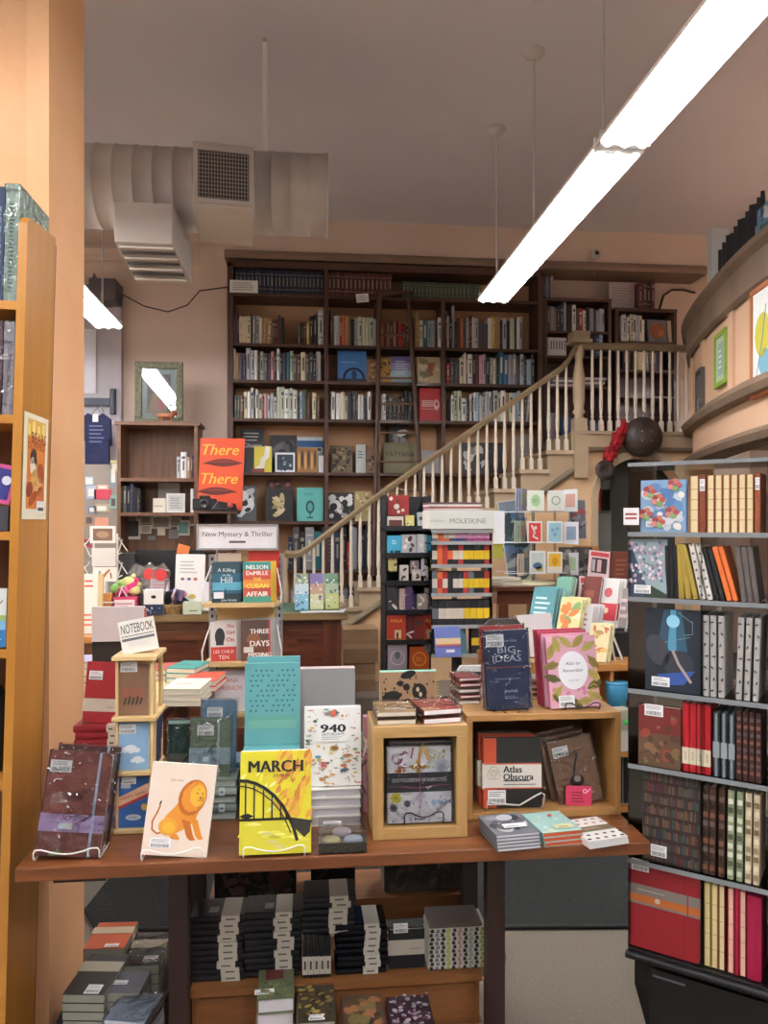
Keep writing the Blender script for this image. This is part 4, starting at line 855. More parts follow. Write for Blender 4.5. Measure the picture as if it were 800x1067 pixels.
# ------------------------------------------------------------------ hutch behind the counter and what is on it
YH = 6.85; ht = thing('wall_hutch', 'open brown wooden hutch on the wall under the framed picture', 'hutch', (0, YH, 0))
mh = wood('hutch_wood', '#5c3d28', '#7d583c', 'x', .5, .1); mhz = wood('hutch_wood', '#5c3d28', '#7d583c', 'z', .5, .1)
x0, x1 = PX(122, YH), PX(206, YH); zt_ = PZ(160, 443, YH); zs1 = PZ(160, 498, YH); zs2 = PZ(160, 534, YH)
for x in (x0, x1-.03): MB().box(x, x+.03, 0, .3, .2, zt_, mhz).build('side_panel', ht)
MB().box(x0-.02, x1+.02, -.01, .31, zt_, zt_+.03, mh).build('top_board', ht); MB().box(x0, x1, .3, .31, .2, zt_, mhz).build('back_panel', ht)
for z in (zs1, zs2): MB().box(x0+.03, x1-.03, 0, .3, z-.03, z, mh).build('shelf', ht)
SNAP[:] = [zs1, zs2]
row('h4.23 w6.27 s4.22 u3.24 m3.22', 184, 497, YH+.03, .2, 'on the upper hutch shelf', 'books on the hutch')
row('k3.26 v4.28 k3.27 n4.30 k3.26 k4.25', 125, 533, YH+.03, .2, 'in the dark group on the lower hutch shelf', 'books on the hutch')
bt('grey_board', 'plain grey board standing at the back of the lower hutch shelf', 'board', 176, YH+.25, 22, zs2, 34, .01, '#a9a59c')
bt('napkin_stack', 'cream folded bundle standing on the lower hutch shelf', 'bundle', 166, YH+.1, 13, zs2, 15, .08, '#e9e3d2', lambda b, w, h, y: b.lines(-w*.4, w*.4, h*.3, h*.6, 1, y, '#c8bca0'))
bt('framed_print', 'small white framed line drawing on the lower hutch shelf', 'picture', 183, YH+.08, 19, zs2, 20, .015, '#dcdcd8', lambda b, w, h, y: (b.rect(-w*.4, w*.4, h*.1, h*.9, y, '#c8c8c4'), b.lines(-w*.3, w*.3, h*.2, h*.8, 5, y-.0004, '#8c8e90', .4)))
bt('white_book', 'thin white book standing at the right end of the lower hutch shelf', 'book', 200, YH+.04, 3, zs2, 25, .15, '#d8dade')
# framed portrait above
pf = thing('framed_picture', 'portrait print in a wide green-grey carved frame standing on the hutch', 'picture', (PX(165, YH+.2), YH+.22, zt_+.03), (-.03, 0, 0)); k = mpp(165, YH+.2); w, h = 49*k, 66*k; f = 7*k
b = MB(); mf = noise_mat('carved_frame', '#4c4f3c', '#77745a', 40, .5, .9)
for q in ((-w/2, w/2, 0, f), (-w/2, w/2, h-f, h), (-w/2, -w/2+f, f, h-f), (w/2-f, w/2, f, h-f)): b.box(q[0], q[1], -.02, .02, q[2], q[3], mf)
b.build('picture_frame', pf, bevel=.006)
b = MB(); b.rect(-w/2+f, w/2-f, f, h-f, -.002, '#8b9a98'); b.rect(-w/2+f*1.8, w/2-f*1.8, f*1.8, h-f*1.8, -.0025, '#5c5a58')
b.ell(-.02, h*.62, w*.07, h*.06, -.003, '#c9ab90'); b.flat([(-w*.25, f*1.9), (w*.18, f*1.9), (w*.1, h*.5), (-.02, h*.6), (-w*.12, h*.5)], -.0028, '#8f7d66'); b.ell(w*.05, h*.35, w*.06, h*.12, -.003, '#a8606a'); b.build('portrait_print', pf)
MB().box(-w/2+f, w/2-f, -.006, -.005, f, h-f, clear('picture_glass', '#ffffff', .06, .01)).build('glass', pf)
fg = noise_mat('toy_brown', '#7c4526', '#9c5c34', 30, .6)
b = MB(); k = mpp(170, YH); b.lathe([(.001, -.055), (.02, -.05), (.026, -.02), (.024, .02), (.03, .045), (.001, .055)], fg, n=12)
b2 = MB(); b2.T = Matrix.Rotation(pi/2, 4, 'Y'); b2.lathe([(.001, -.07), (.022, -.06), (.026, -.02), (.024, .03), (.03, .05), (.012, .07), (.001, .072)], fg, (-.06, 0, 0), n=12); b2.T = Matrix()
for x in (-.05, -.03, .03, .05): b2.cyl((x, .012 if x in (-.05, .03) else -.012, .04), (x, .012 if x in (-.05, .03) else -.012, 0), .009, fg, n=8)
b2.lathe([(.001, 0), (.026, .01), (.03, .03), (.02, .048), (.001, .052)], fg, (.075, 0, .06), n=12); b2.tube([(-.065, 0, .065), (-.1, 0, .08), (-.11, 0, .06)], .005, fg, 6)
tag(b2.build('lion_figurine', None, (PX(171, YH), YH+.06, zt_+.0305)), 'small brown animal figurine on top of the hutch before the framed picture', 'figurine')
# pinned cards below and beside the hutch
pb = thing('pin_panel', 'grey wall panel behind the counter where cards are pinned', 'panel', (0, YH+.2, 0)); MB().box(PX(84, YH+.2), PX(123, YH+.2), 0, .02, PZ(100, 600, YH), PZ(100, 482, YH), '#8f857a').build('panel_board', pb)
rr = random.Random(21); n = 0
PINS = [(95, 520, 10, 14, '#a8b4c8', 'pale blue photo'), (107, 520, 17, 10, '#c23c50', 'raspberry red'), (107, 510, 12, 5, '#d8a88c', 'peach strip'), (118, 508, 7, 26, '#7c8c90', 'narrow slate'), (118, 530, 7, 14, '#8cb0a8', 'narrow sea green'), (106, 534, 16, 9, '#a89a80', 'dull tan'),
        (106, 548, 14, 9, '#d4967a', 'salmon'), (93, 548, 10, 12, '#9a8070', 'brown photo'), (119, 492, 8, 12, '#c9c07c', 'pale yellow'), (93, 505, 8, 8, '#c8d0d8', 'white and grey'), (91, 570, 8, 9, '#b82c34', 'red heart'), (96, 535, 8, 8, '#6a7c94', 'blue-grey')]
for px, py, w_, h_, c, nm in PINS:
    k = mpp(px, YH+.2); b = MB(); w, h = w_*k, h_*k; b.box(-w/2, w/2, -.003, 0, 0, h, c); b.rect(-w*.3, w*.3, h*.2, h*.75, -.0036, ('#e8e0d4', '#5a4c48', '#d8dcd0')[n % 3] if n not in (1, 6) else c)
    tag(b.build('pinned_card', None, pt(px, py, YH+.197)), '%s card pinned on the panel by the pillar above the counter' % nm, 'card', 'cards pinned by the pillar'); n += 1
PIN2 = [(136, 548, 16, 11, '#b8b0a0', 'grey landscape photo'), (139, 562, 14, 22, '#44423f', 'dark portrait photo'), (152, 546, 11, 9, '#c0b8a0', 'small pale photo'), (152, 556, 11, 9, '#a8a08c', 'small dull photo'), (168, 551, 20, 14, '#c9c2ac', 'wide beige sheet'), (168, 558, 8, 9, '#e6e4cc', 'cream note'),
        (183, 549, 12, 10, '#b0b8b4', 'pale grey photo'), (191, 558, 13, 16, '#6fa8a0', 'teal blue card'), (181, 561, 10, 9, '#8c94a0', 'blue-grey photo'), (129, 560, 6, 20, '#a09484', 'narrow brown photo'), (158, 563, 9, 5, '#5a6474', 'slate strip'), (201, 548, 6, 16, '#98886c', 'narrow tan card')]
for px, py, w_, h_, c, nm in PIN2:
    Yq = YH+.29-.003*n*.1; k = mpp(px, Yq); b = MB(); w, h = w_*k, h_*k; b.box(-w/2, w/2, -.003, 0, 0, h, '#dcd8cc' if n % 2 else c); b.rect(-w*.38, w*.38, h*.14, h*.86, -.0036, c if n % 2 else '#8a8478')
    tag(b.build('pinned_card', None, pt(px, py, Yq)), '%s pinned under the hutch, above the black monitor' % nm, 'card', 'cards pinned under the hutch'); n += 1
# small open cube right of the hutch holding papers, poster and camera on it
YQ = 6.1; cu = thing('cube_shelf', 'small dark open cube of rolled papers below the orange poster', 'shelf', (0, YQ, 0)); x0, x1 = PX(203, YQ), PX(240, YQ); z0, z1 = PZ(220, 572, YQ), PZ(220, 535, YQ)
for q in ((x0, x0+.025, z0, z1), (x1-.025, x1, z0, z1)): MB().box(q[0], q[1], 0, .3, q[2], q[3], m_dkz).build('side_panel', cu)
MB().box(x0-.01, x1+.05, -.01, .31, z1, z1+.025, m_dk).build('top_board', cu); MB().box(x0, x1, .29, .3, z0, z1, m_dk).build('back_panel', cu)
MB().box(x0, x1, 0, .3, z0-.025, z0, m_dk).build('bottom_board', cu); MB().box(x0+.03, x1-.03, .05, .28, .2, z0-.025, m_dkz).build('cabinet_base', cu)
for i in range(12):
    k = mpp(220, YQ); o = MB().box(-.12, .12, -.1, .1, 0, .012, ('#d6d2c8', '#bcb6a8', '#8f8a80')[i % 3]).build('paper_bundle', None, ((x0+x1)/2+rr.uniform(-.02, .02), YQ+.14, z0+.001+i*.0165), (0, rr.uniform(-.02, .02), rr.uniform(-.2, .2)))
    tag(o, 'paper bundle in the dark cube under the orange poster, %s from bottom' % ORD[i], 'papers', 'paper bundles in the cube shelf')
kq = mpp(230, YQ-.0); w, h = 48*kq, 76*kq
tp = thing('orange_poster', 'large orange-red poster with yellow title and two dark feathers', 'poster', (PX(229, YQ), YQ+.06, z1+.026), (-.02, .0, 0))
b = MB(); b.prism([(-w*.5, 0), (w*.46, 0), (w*.52, h), (-w*.44, h)], 0, .02, M('#d04a22', .4)); yy = -.0015
my = M('#e8b23c', .5); b.text('There', .0, h*.84, yy, my, w=w*.78, shear=.3, bold=.015); b.text('There', -.01, h*.44, yy, my, w=w*.78, shear=.3, bold=.015)
for (cx, cz, s_) in ((.06*w, h*.655, 1), (-.1*w, h*.26, -1)):
    P = [(cx+w*.42*(t-.5)*2*1.0, cz+(.0 if t in (0, 1) else (h*.06*sin(pi*t)))) for t in [i/8 for i in range(9)]]+[(cx+w*.42*(t-.5)*2, cz-h*.05*sin(pi*t)) for t in [i/8 for i in range(7, 0, -1)]]
    b.flat(P, yy, '#5a1a14'); b.flat([(cx+(x-cx)*.8, cz+(z-cz)*.5+h*.008) for x, z in P], yy-.0005, '#7c2a20'); b.stroke([(cx-w*.45*s_, cz-h*.01), (cx+w*.3*s_, cz)], .006, yy-.001, '#2c0e0c')
b.text('TOMMY ORANGE', 0, h*.06, yy, my, w=w*.6, bold=.01); b.build('poster_board', tp)
cm_ = thing('old_camera', 'black vintage camera and gadget lying before the orange poster', 'camera', (PX(212, YQ-.05), YQ+.02, z1+.026)); mb = M('#17171a', .35)
MB().box(-.09, .09, -.03, .03, 0, .09, mb).box(-.04, .04, -.025, .025, .09, .115, mb).build('camera_body', cm_, bevel=.006)
MB().lathe([(.036, -.03), (.036, -.06), (.03, -.065), (.018, -.055), (.001, -.053)], M('#2c2c30', .25), (0, 0, .045), axis='y').lathe([(.038, -.04), (.038, -.046)], M('#9a9aa0', .3, .8), (0, 0, .045), axis='y').build('lens', cm_)
cm2 = thing('desk_gadget', 'small black angular gadget right of the vintage camera', 'gadget', (PX(233, YQ-.05), YQ+.0, z1+.026))
MB().add([(-.1, -.03, 0), (.1, -.03, 0), (.1, .04, 0), (-.1, .04, 0), (-.05, 0, .07), (.09, 0, .05), (.08, .03, .05), (-.05, .03, .07)], [(0, 3, 2, 1), (0, 1, 5, 4), (1, 2, 6, 5), (2, 3, 7, 6), (3, 0, 4, 7), (4, 5, 6, 7)], mb).build('gadget_body', cm2, bevel=.004)
MB().lathe([(.024, 0), (.024, -.012), (.012, -.016)], M('#b0463a', .4), (.05, -.02, .04), axis='y').build('dial', cm2)

# ------------------------------------------------------------------ New Mystery & Thriller rack
YN = 4.35; nr = thing('mystery_rack', 'slotted grey metal display rack signed New Mystery & Thriller with wooden shelves', 'display rack', (0, YN, 0))
mgm = M('#9a9c9e', .4, .3); hole = M('#2c2c2e', .8)
for px in (221, 291):
    x = PX(px, YN+.02); zt_ = PZ(px, 578, YN); b = MB(); b.box(x-.018, x+.018, .02, .05, 0, zt_, mgm)
    z = .3
    while z < zt_-.02: b.rect(x-.006, x+.006, z, z+.018, .0194, hole); z += .04
    b.build('post', nr)
for px in (222, 290): MB().box(PX(px, YN)-.02, PX(px, YN)+.02, -.18, .2, 0, .05, mgm).build('foot', nr)
zsn = [PZ(250, 628, YN-.1), PZ(250, 689, YN-.1), PZ(250, 741, YN-.1)]
for i, z in enumerate(zsn):
    MB().prismz([(PX(211, YN-.14), -.14), (PX(286, YN-.14), -.14), (PX(292, YN-.0), .03), (PX(217, YN), .03)], z-.022, z, m_pine).build('rack_shelf', nr)
MB().box(PX(226, YN), PX(286, YN), .03, .04, PZ(250, 760, YN), PZ(250, 580, YN), m_pine).build('back_panel', nr)
for px, s_ in ((213, -1), (293, 1)):
    for z in zsn[:2]:
        x = PX(px, YN-.05); MB().tube([(x, -.13, z), (x+s_*.004, -.12, z+.06), (x-s_*.012, -.07, z+.13), (x-s_*.03, .03, z+.2)], .004, M('#d8d6d0', .4), 6).build('side_wire', nr)
sg = thing('section_sign', 'white New Mystery & Thriller sign in a silver frame above the rack', 'sign', (PX(248, YN), YN-.02, PZ(248, 571, YN))); k = mpp(248, YN)
w, h = 80*k, 23*k; b = MB(); b.box(-w/2, w/2, 0, .012, 0, h, '#e9e9ec'); b.text('New Mystery & Thriller', 0, h*.6, -.0012, '#54565e', w=w*.9, bold=0); b.lines(-w*.11, w*.1, h*.22, h*.34, 1, -.0012, '#54565e', .8, False); b.build('sign_face', sg)
b = MB(); f = .01
for q in ((-w/2-f, w/2+f, -f, 0), (-w/2-f, w/2+f, h, h+f), (-w/2-f, -w/2, 0, h), (w/2, w/2+f, 0, h)): b.box(q[0], q[1], -.008, .016, q[2], q[3], M('#a9abad', .3, .5))
b.build('sign_frame', sg); b = MB()
for x in (PX(226, YN)-PX(248, YN), PX(270, YN)-PX(248, YN)): b.cyl((x, .03, -.2), (x, .03, 0), .006, mgm)
b.build('sign_stems', sg)
def art_kill(b, w, h, y):
    b.rect(-w/2, w/2, h*.72, h, y, '#24434c'); b.rect(-w/2, w/2, h*.3, h*.5, y, '#58a0b8'); b.rect(-w/2, w/2, 0, h*.22, y, '#16303a'); b.rect(-w*.06, -w*.02, h*.2, h*.34, y-.0003, '#101c22')
    b.text('A Killing', 0, h*.79, y-.0004, '#d8e4e6', w=w*.62); b.text('on the', 0, h*.68, y-.0004, '#d8e4e6', w=w*.3); b.text('Hill', 0, h*.56, y-.0004, '#d8e4e6', w=w*.4)
    b.rect(-w*.45, -w*.1, h*.1, h*.26, y-.0006, '#e8e8e8'); b.text('John Straley', .08*w, h*.05, y-.0004, '#d8e4e6', w=w*.55)
def art_cuba(b, w, h, y):
    b.rect(-w/2, w/2, h*.8, h, y, '#2f8c8c'); b.rect(-w/2, w/2, h*.56, h*.8, y, '#c8503c'); b.rect(-w/2, w/2, h*.36, h*.56, y, '#d98c34'); b.rect(-w/2, w/2, h*.14, h*.36, y, '#b84a3c'); b.rect(-w/2, w/2, 0, h*.14, y, '#3c8c78')
    for t, z, c, ww in (('NELSON', .87, '#f2efe6', .8), ('DeMILLE', .72, '#f2efe6', .8), ('THE', .57, '#f0d85a', .3), ('CUBAN', .4, '#f0d85a', .8), ('AFFAIR', .2, '#f2efe6', .8)): b.text(t, 0, h*z, y-.0005, c, w=w*ww, bold=.03)
def rb(px, py, Y, wpx, hpx, t, c, label, art, z, dx=0, rz=.12, **kw):
    k = mpp(px, Y); return book('display_book', label, 'book', wpx*k, hpx*k, t, c, (PX(px, Y), Y, z), (-.16, 0, rz), None, art, **kw)
for i in range(2): rb(236+3*i, 0, YN-.09+.035*i, 29, 42, .028, '#1f5a70', ('dark blue hardback with a pale blue lake band, front of its pair', 'second copy of the dark blue hardback, just behind the first')[i], art_kill, zsn[0], page='#d8d2c0')
rb(268, 0, YN-.085, 28, 42, .03, '#3c8c78', 'hardback with multicoloured title stripes on the top rack shelf', art_cuba, zsn[0])
rb(274, 0, YN-.045, 28, 42, .03, '#d8b02c', 'yellow edged book just behind the multicoloured hardback', None, zsn[0])
def topbook(px, Y, c, label, z, wpx, hpx): bt('display_book', label, 'book', px, Y, wpx, z, hpx, .02, c, lambda b, w, h, y: b.lines(-w*.1, w*.3, h*.6, h*.8, 1, y, '#e8c8c0'))
topbook(275, YN+.0, '#b8302c', 'red book peeking above the multicoloured hardback', zsn[0]+.02, 32, 48); topbook(238, YN+.005, '#c8b8a4', 'tan book peeking above the dark blue hardbacks', zsn[0]+.02, 26, 46)
def art_ten(b, w, h, y):
    b.rect(-w/2, w/2, 0, h*.36, y, '#b8352c'); b.ell(-w*.15, h*.62, w*.2, h*.22, y, '#26282a'); b.rect(-w*.3, 0, h*.4, h*.5, y-.0003, '#26282a')
    for t, z in (('The', .88), ('Girl', .72), ('On', .54)): b.text(t, w*.26, h*z, y-.0004, '#b8352c', w=w*.3, bold=.03)
    b.text('LEE CHILD', 0, h*.24, y-.0005, '#e8d8d0', w=w*.8); b.text('TEN', 0, h*.1, y-.0005, '#e8d8d0', w=w*.4)
def art_three(b, w, h, y):
    b.rect(-w/2, w/2, 0, h*.45, y, '#6a3c28'); b.ell(-w*.1, h*.5, w*.25, h*.2, y, '#8a5a3a', 10)
    for t, z in (('THREE', .72), ('DAYS', .42), ('MISSING', .14)): b.text(t, w*.12, h*z, y-.0005, '#efe8e0', w=w*(.68 if t != 'MISSING' else .8), bold=.03)
    b.rect(w*.42, w*.5, 0, h, y-.0003, '#b03a30'); b.rect(-w*.45, -w*.1, h*.2, h*.34, y-.0003, '#d8d0c8')
for i in range(3): rb(233+5*i, 0, YN-.09+.035*i, 26, 41, .028, '#d2cec8' if i < 2 else '#b8b4b0', ('red and white hardback with black portrait, front one on middle rack shelf', 'second copy of the red and white portrait hardback', 'rearmost grey copy behind the red and white hardbacks')[i], art_ten if i == 0 else None, zsn[1])
for i in range(3): rb(267+5*i, 0, YN-.09+.035*i, 29, 42, .028, ('#59443a', '#a8a6a2', '#9a9a98')[i], ('brown hardback with three-word white title, front one on middle rack shelf', 'grey book right behind the brown three-word-title hardback', 'rearmost grey book at the right of the middle rack shelf')[i], art_three if i == 0 else None, zsn[1])
def art_tana(b, w, h, y):
    b.rect(-w/2, w/2, h*.86, h, y, '#b0a4a8'); b.text('TANA', 0, h*.74, y-.0004, '#b05a4c', w=w*.5, bold=0); b.text('FRENCH', 0, h*.56, y-.0004, '#b05a4c', w=w*.72, bold=0); b.lines(-w*.2, w*.2, h*.2, h*.35, 2, y, '#b8b0b0')
rb(240, 0, YN-.1, 32, 43, .03, '#d4ced0', 'pale grey hardback with thin red lettering on lowest rack shelf', art_tana, zsn[2], rz=.05)
rb(228, 0, YN-.05, 20, 40, .03, '#b9b7b4', 'grey book half behind the pale hardback on lowest rack shelf', None, zsn[2], rz=.1)

# ------------------------------------------------------------------ book table left of the rack
zb_ = .72; bt_ = thing('book_table', 'pale wooden table with low edge carrying flat books left of the rack', 'table', (0, 0, 0))
p0 = onz(176, 728, zb_); p1 = onz(216, 690, zb_); xL = p0.x-1.2
MB().prismz([(xL, 2.95), (onz(182, 722, zb_).x-.15, 2.95), (p0.x, p0.y), (p1.x, p1.y), (xL, p1.y)], zb_-.04, zb_, m_pine).build('table_top', bt_)
MB().prismz([(xL, 3.0), (p0.x-.25, 3.0), (p0.x-.08, p0.y), (p1.x-.08, p1.y-.1), (xL, p1.y-.1)], zb_-.16, zb_-.04, m_dwood).build('apron', bt_)
for x, y in ((p0.x-.2, p0.y+.05), (p1.x-.12, p1.y-.15), (xL+.1, p1.y-.15), (xL+.1, 3.1)): MB().box(x-.03, x+.03, y-.03, y+.03, 0, zb_-.16, m_dwoodz).build('leg', bt_)
def flatb(px, Y, w, d, t, c, z, rz, label, page='#e6dfcc', name='flat_book', group=None, art=None, stick=None, **kw):
    """book lying on its back, cover up, foot towards the viewer"""
    x = PX(px, Y); r = book(name, label, 'book', w, d, t, c, (x, Y, z+t/2), (-pi/2, 0, rz), group, art, page=page, stick=stick, **kw); return r
n = 0
for (px, Y, w, d, c, cnt, rz, nm) in ((189, 3.55, .17, .24, '#e2dcc8', 3, -.1, 'cream'), (206, 3.85, .17, .24, '#c84a30', 2, -.15, 'orange-red'), (188, 4.05, .16, .23, '#3c9088', 3, -.25, 'teal'), (170, 4.15, .16, .23, '#b8504a', 2, .1, 'rose red')):
    for j in range(cnt):
        flatb(px, Y, w, d, .026, c, zb_+j*.0265, rz+.03*(j % 2), '%s flat book on the wooden table left of the rack, %s from bottom' % (nm, ORD[j]), group='flat books on the book table', art=(lambda b, w, h, y: b.lines(-w*.3, w*.2, h*.4, h*.55, 2, y, '#5a4a40')) if j == cnt-1 else None)
for j in range(7): flatb(90, 3.5, .22, .2, .03, ('#6a6a92', '#dad6cc', '#e6e2d8', '#c8c4b8', '#4c5a54', '#d8d4ca', '#8f8aa8')[j], zb_+.031*j, .1*(j % 2), 'flat book in the pile seen right by the pillar edge, %s from bottom' % ORD[j], group='pile of books by the pillar')
# white board on a black base
wbd = thing('white_placard', 'plain white placard board over a black base behind the notebook tower', 'placard', (PX(124, 3.3), 3.3, zb_)); k = mpp(124, 3.3)
MB().box(-27*k, 27*k, 0, .05, 0, PZ(124, 668, 3.3)-zb_, '#17171a').build('black_base', wbd); MB().box(-27*k, 26*k, -.01, .012, PZ(124, 668, 3.3)-zb_, PZ(124, 632, 3.3)-zb_, '#cdc8cc').box(26*k, 27.5*k, -.01, .012, PZ(124, 668, 3.3)-zb_, PZ(124, 634, 3.3)-zb_, '#b85a60').build('white_panel', wbd)

# ------------------------------------------------------------------ black boxed card rack
YK = 4.95; kr = thing('gift_rack', 'tall narrow black rack of boxed cards left of the notebook spinner', 'display rack', (0, YK, 0)); x0, x1 = PX(401, YK), PX(449, YK); mk = M('#17181c', .5)
zt_ = PZ(425, 516, YK); MB().box(x0, x1, .28, .3, .05, zt_, mk).build('back_panel', kr)
for x in (x0, x1-.012): MB().box(x, x+.012, 0, .3, .05, zt_, mk).build('side_panel', kr)
ks = [549, 573.5, 607.5, 637, 668, 700]; kz = [PZ(425, y, YK) for y in (551, 579, 608, 638, 669, 700)]
for z in kz: MB().box(x0, x1, -.02, .28, z-.012, z, mk).box(x0, x1, -.024, -.02, z-.012, z+.02, mk).build('rack_shelf', kr)
MB().box(x0, x1, -.02, .3, 0, .05, mk).build('plinth', kr)
KB = [(415, 0, 22, 21, '#9c2c28', 'dark red boxed set in the top tier', 22), (412, 0, 17, 13, '#cfc6b8', 'white box with a brown picture window', 0), (427, 0, 9, 14, '#d8cf7c', 'small yellow card with a dark mark', 0), (440, 0, 10, 17, '#a8b8bc', 'pale blue box with a pink foot', 0),
      (411, 1, 15, 21, '#3fa4c4', 'bright blue pack', 0), (426, 1, 15, 22, '#b4b6ba', 'silver grey pack', 0), (441, 1, 14, 22, '#c8c8cc', 'white glossy pack', 0),
      (409, 2, 9, 15, '#c8c07a', 'tiny olive yellow card pack', 13), (421, 2, 9, 19, '#d9d3cc', 'narrow white pack with gold circles', 0), (432, 2, 9, 14, '#9a8c94', 'mauve grey pack in the upper place', 10), (434, 2, 9, 14, '#d4ccc0', 'white pack with a gold blot', 0), (443, 2, 8, 18, '#b4aab8', 'lilac tinted pack', 8),
      (409, 3, 11, 28, '#3c3e46', 'dark slate journal pack', 0), (419, 3, 6, 25, '#cbb8b0', 'narrow pale pink pack', 0), (426, 3, 7, 29, '#5c4470', 'purple box', 0), (431, 3, 4, 19, '#3f3c78', 'narrow indigo box', 0), (441, 3, 13, 19, '#9a968c', 'grey pack with white top', 0),
      (413, 4, 20, 29, '#b83c22', 'orange-red box lettered MAGA style with small house', 0), (427, 4, 8, 29, '#6e2630', 'narrow wine red box', 0), (439, 4, 15, 29, '#7c2820', 'dark red box with brown pattern', 0),
      (414, 5, 20, 30, '#a49aa4', 'grey-lilac ornamental box', 0), (437, 5, 21, 26, '#c65a1e', 'orange box with yellow ring', 0)]
for i, (px, tr, w_, h_, c, nm, up) in enumerate(KB):
    nm = nm.replace('lettered MAGA style', 'with gold title'); k = mpp(px, YK)
    def ar(b, w, h, y, i=i, c=c):
        r = random.Random(100+i)
        if i == 1: b.rect(-w*.4, w*.4, h*.15, h*.7, y, '#5a2a26')
        elif i == 17: b.text('MALA', 0, h*.78, y, '#e8c04c', w=w*.6); b.rect(-w*.1, w*.25, h*.15, h*.45, y, '#e0c8a0'); b.rect(0, w*.1, h*.15, h*.35, y-.0004, '#2a2422'); b.rect(-w/2, w/2, 0, h*.12, y, '#c89a2c')
        elif i == 21: ring(b, 0, h*.5, w*.32, w*.06, y, '#e8a43c', 0, 2*pi, 18); b.lines(-w*.2, w*.2, h*.4, h*.6, 3, y, '#e8a43c')
        elif i == 20: b.ell(0, h*.6, w*.14, h*.14, y, '#5c6a5c'); ring(b, 0, h*.5, w*.36, w*.04, y, '#d8d0d8', 0, 2*pi, 16)
        elif i == 4: b.lines(-w*.2, w*.2, h*.55, h*.8, 3, y, '#c8e8f0'); [b.ell(w*q, h*.2, w*.1, h*.07, y, '#1c3a4c') for q in (-.2, .1, .3)]
        else: blotch(['#e6e0d4', c, '#4a3a34'], 7, 100+i, .2)(b, w, h, y)
    bt('gift_box', '%s on the black rack, %s tier from top' % (nm, ORD[tr]), 'box', px, YK+.0-.006*(i % 3)+(.12 if i == 0 else 0), w_, kz[tr]+.0005+(up*k if i not in (0,) else 14*k), h_, .03 if up else .05, c, ar)
# some gift boxes sit on raised hooks: pegs under them
for px, tr, up in ((409, 2, 13), (432, 2, 10), (443, 2, 8), (415, 0, 14)):
    k = mpp(px, YK); MB().box(PX(px, YK)-.012, PX(px, YK)+.012, .0, .28, kz[tr]+up*k-.008, kz[tr]+up*k-.0005, mk).build('peg', kr)

# ------------------------------------------------------------------ notebook spinner with MOLESKINE header
YM = 4.25; ms = thing('notebook_spinner', 'clear acrylic spinner with a pale lettered header, full of banded notebooks', 'display rack', (PX(480, YM), YM+.12, 0)); k = mpp(480, YM)
x0 = PX(449, YM)-PX(480, YM); x1 = PX(512, YM)-PX(480, YM); zt_ = PZ(480, 553, YM)
mz_ = [PZ(480, y, YM) for y in (566, 590, 620, 653, 683)]
for z in [zt_-.005]+mz_: MB().box(x0, x1, -.13, .14, z-.006, z, ACRYL()).box(x0, x1, -.132, -.13, z-.008, z+.012, M('#9ea4a4', .3)).build('acrylic_shelf', ms)
for x in (x0, x1-.004): MB().box(x, x+.004, -.13, .14, mz_[-1], zt_, ACRYL()).build('acrylic_side', ms)
MB().box(-.004, .004, -.0, .14, mz_[-1], zt_, M('#8c9290', .4)).build('centre_divider', ms)
MB().lathe([(.2, 0), (.2, .03), (.05, .05), (.03, .06), (.03, mz_[-1])], M('#2c2c2e', .5), n=20).build('spinner_base', ms)
hd = MB(); w = x1-x0+.02; hz0, hz1 = PZ(480, 552, YM), PZ(480, 530, YM); hd.box(x0-.01, x1+.01, -.14, .14, hz0+.005, hz1-.01, '#dfe2da'); hd.text('MOLESKINE', w*.1, hz0+(hz1-hz0)*.42, -.1412, '#7c8a80', w=w*.56, bold=0); hd.text('MOLESKINE', -w*.38, hz0+(hz1-hz0)*.42, -.1412, '#a8b0aa', w=w*.22, bold=0)
hd.build('header_sign', ms); MB().box(x1+.01, x1+.075, -.12, -.115, hz0-.08, hz1-.012, '#eceef0').build('side_sign', ms); MB().box(x1+.012, x1+.07, -.11, -.108, hz0-.16, hz0-.08, '#a8a43c').build('green_tab', ms)
for i in range(4): tag(MB().box(-.15, .15, -.1, .1, 0, .011, ('#b8b0ac', '#8a4a44', '#d8d4d0', '#5c4448')[i]).build('flat_notebook', None, (PX(475, YM), YM+.12, hz1-.0095+i*.0115), (0, 0, .03*i)), 'flat notebook lying on top of the spinner header, %s from bottom' % ORD[i], 'notebook', 'flat notebooks on the spinner header')
NB = {'k': '#202228', 'y': '#e2c020', 'r': '#b03430', 'o': '#dc6a38', 'c': '#d8d0c0', 'm': '#a8407c', 'g': '#6a7078', 'p': '#d8a0c4', 'b': '#3c4a78'}
NBN = {'k': 'black', 'y': 'yellow', 'r': 'red', 'o': 'orange', 'c': 'cream', 'm': 'magenta', 'g': 'grey', 'p': 'pink', 'b': 'blue'}
tiers = [('gc oy oc bc bp bp mp mp mp mp'.replace('oy', 'oo'), 17, 1, 0), ('kc oo rr ko kc rc ky ky ky ky ry', 23, 2, 1), ('gc or rc kk kc kc ry gy ky ky ry', 24, 3, 2), ('kg kc kc kc kc ky ky ky ky', 27, 4, 3)]
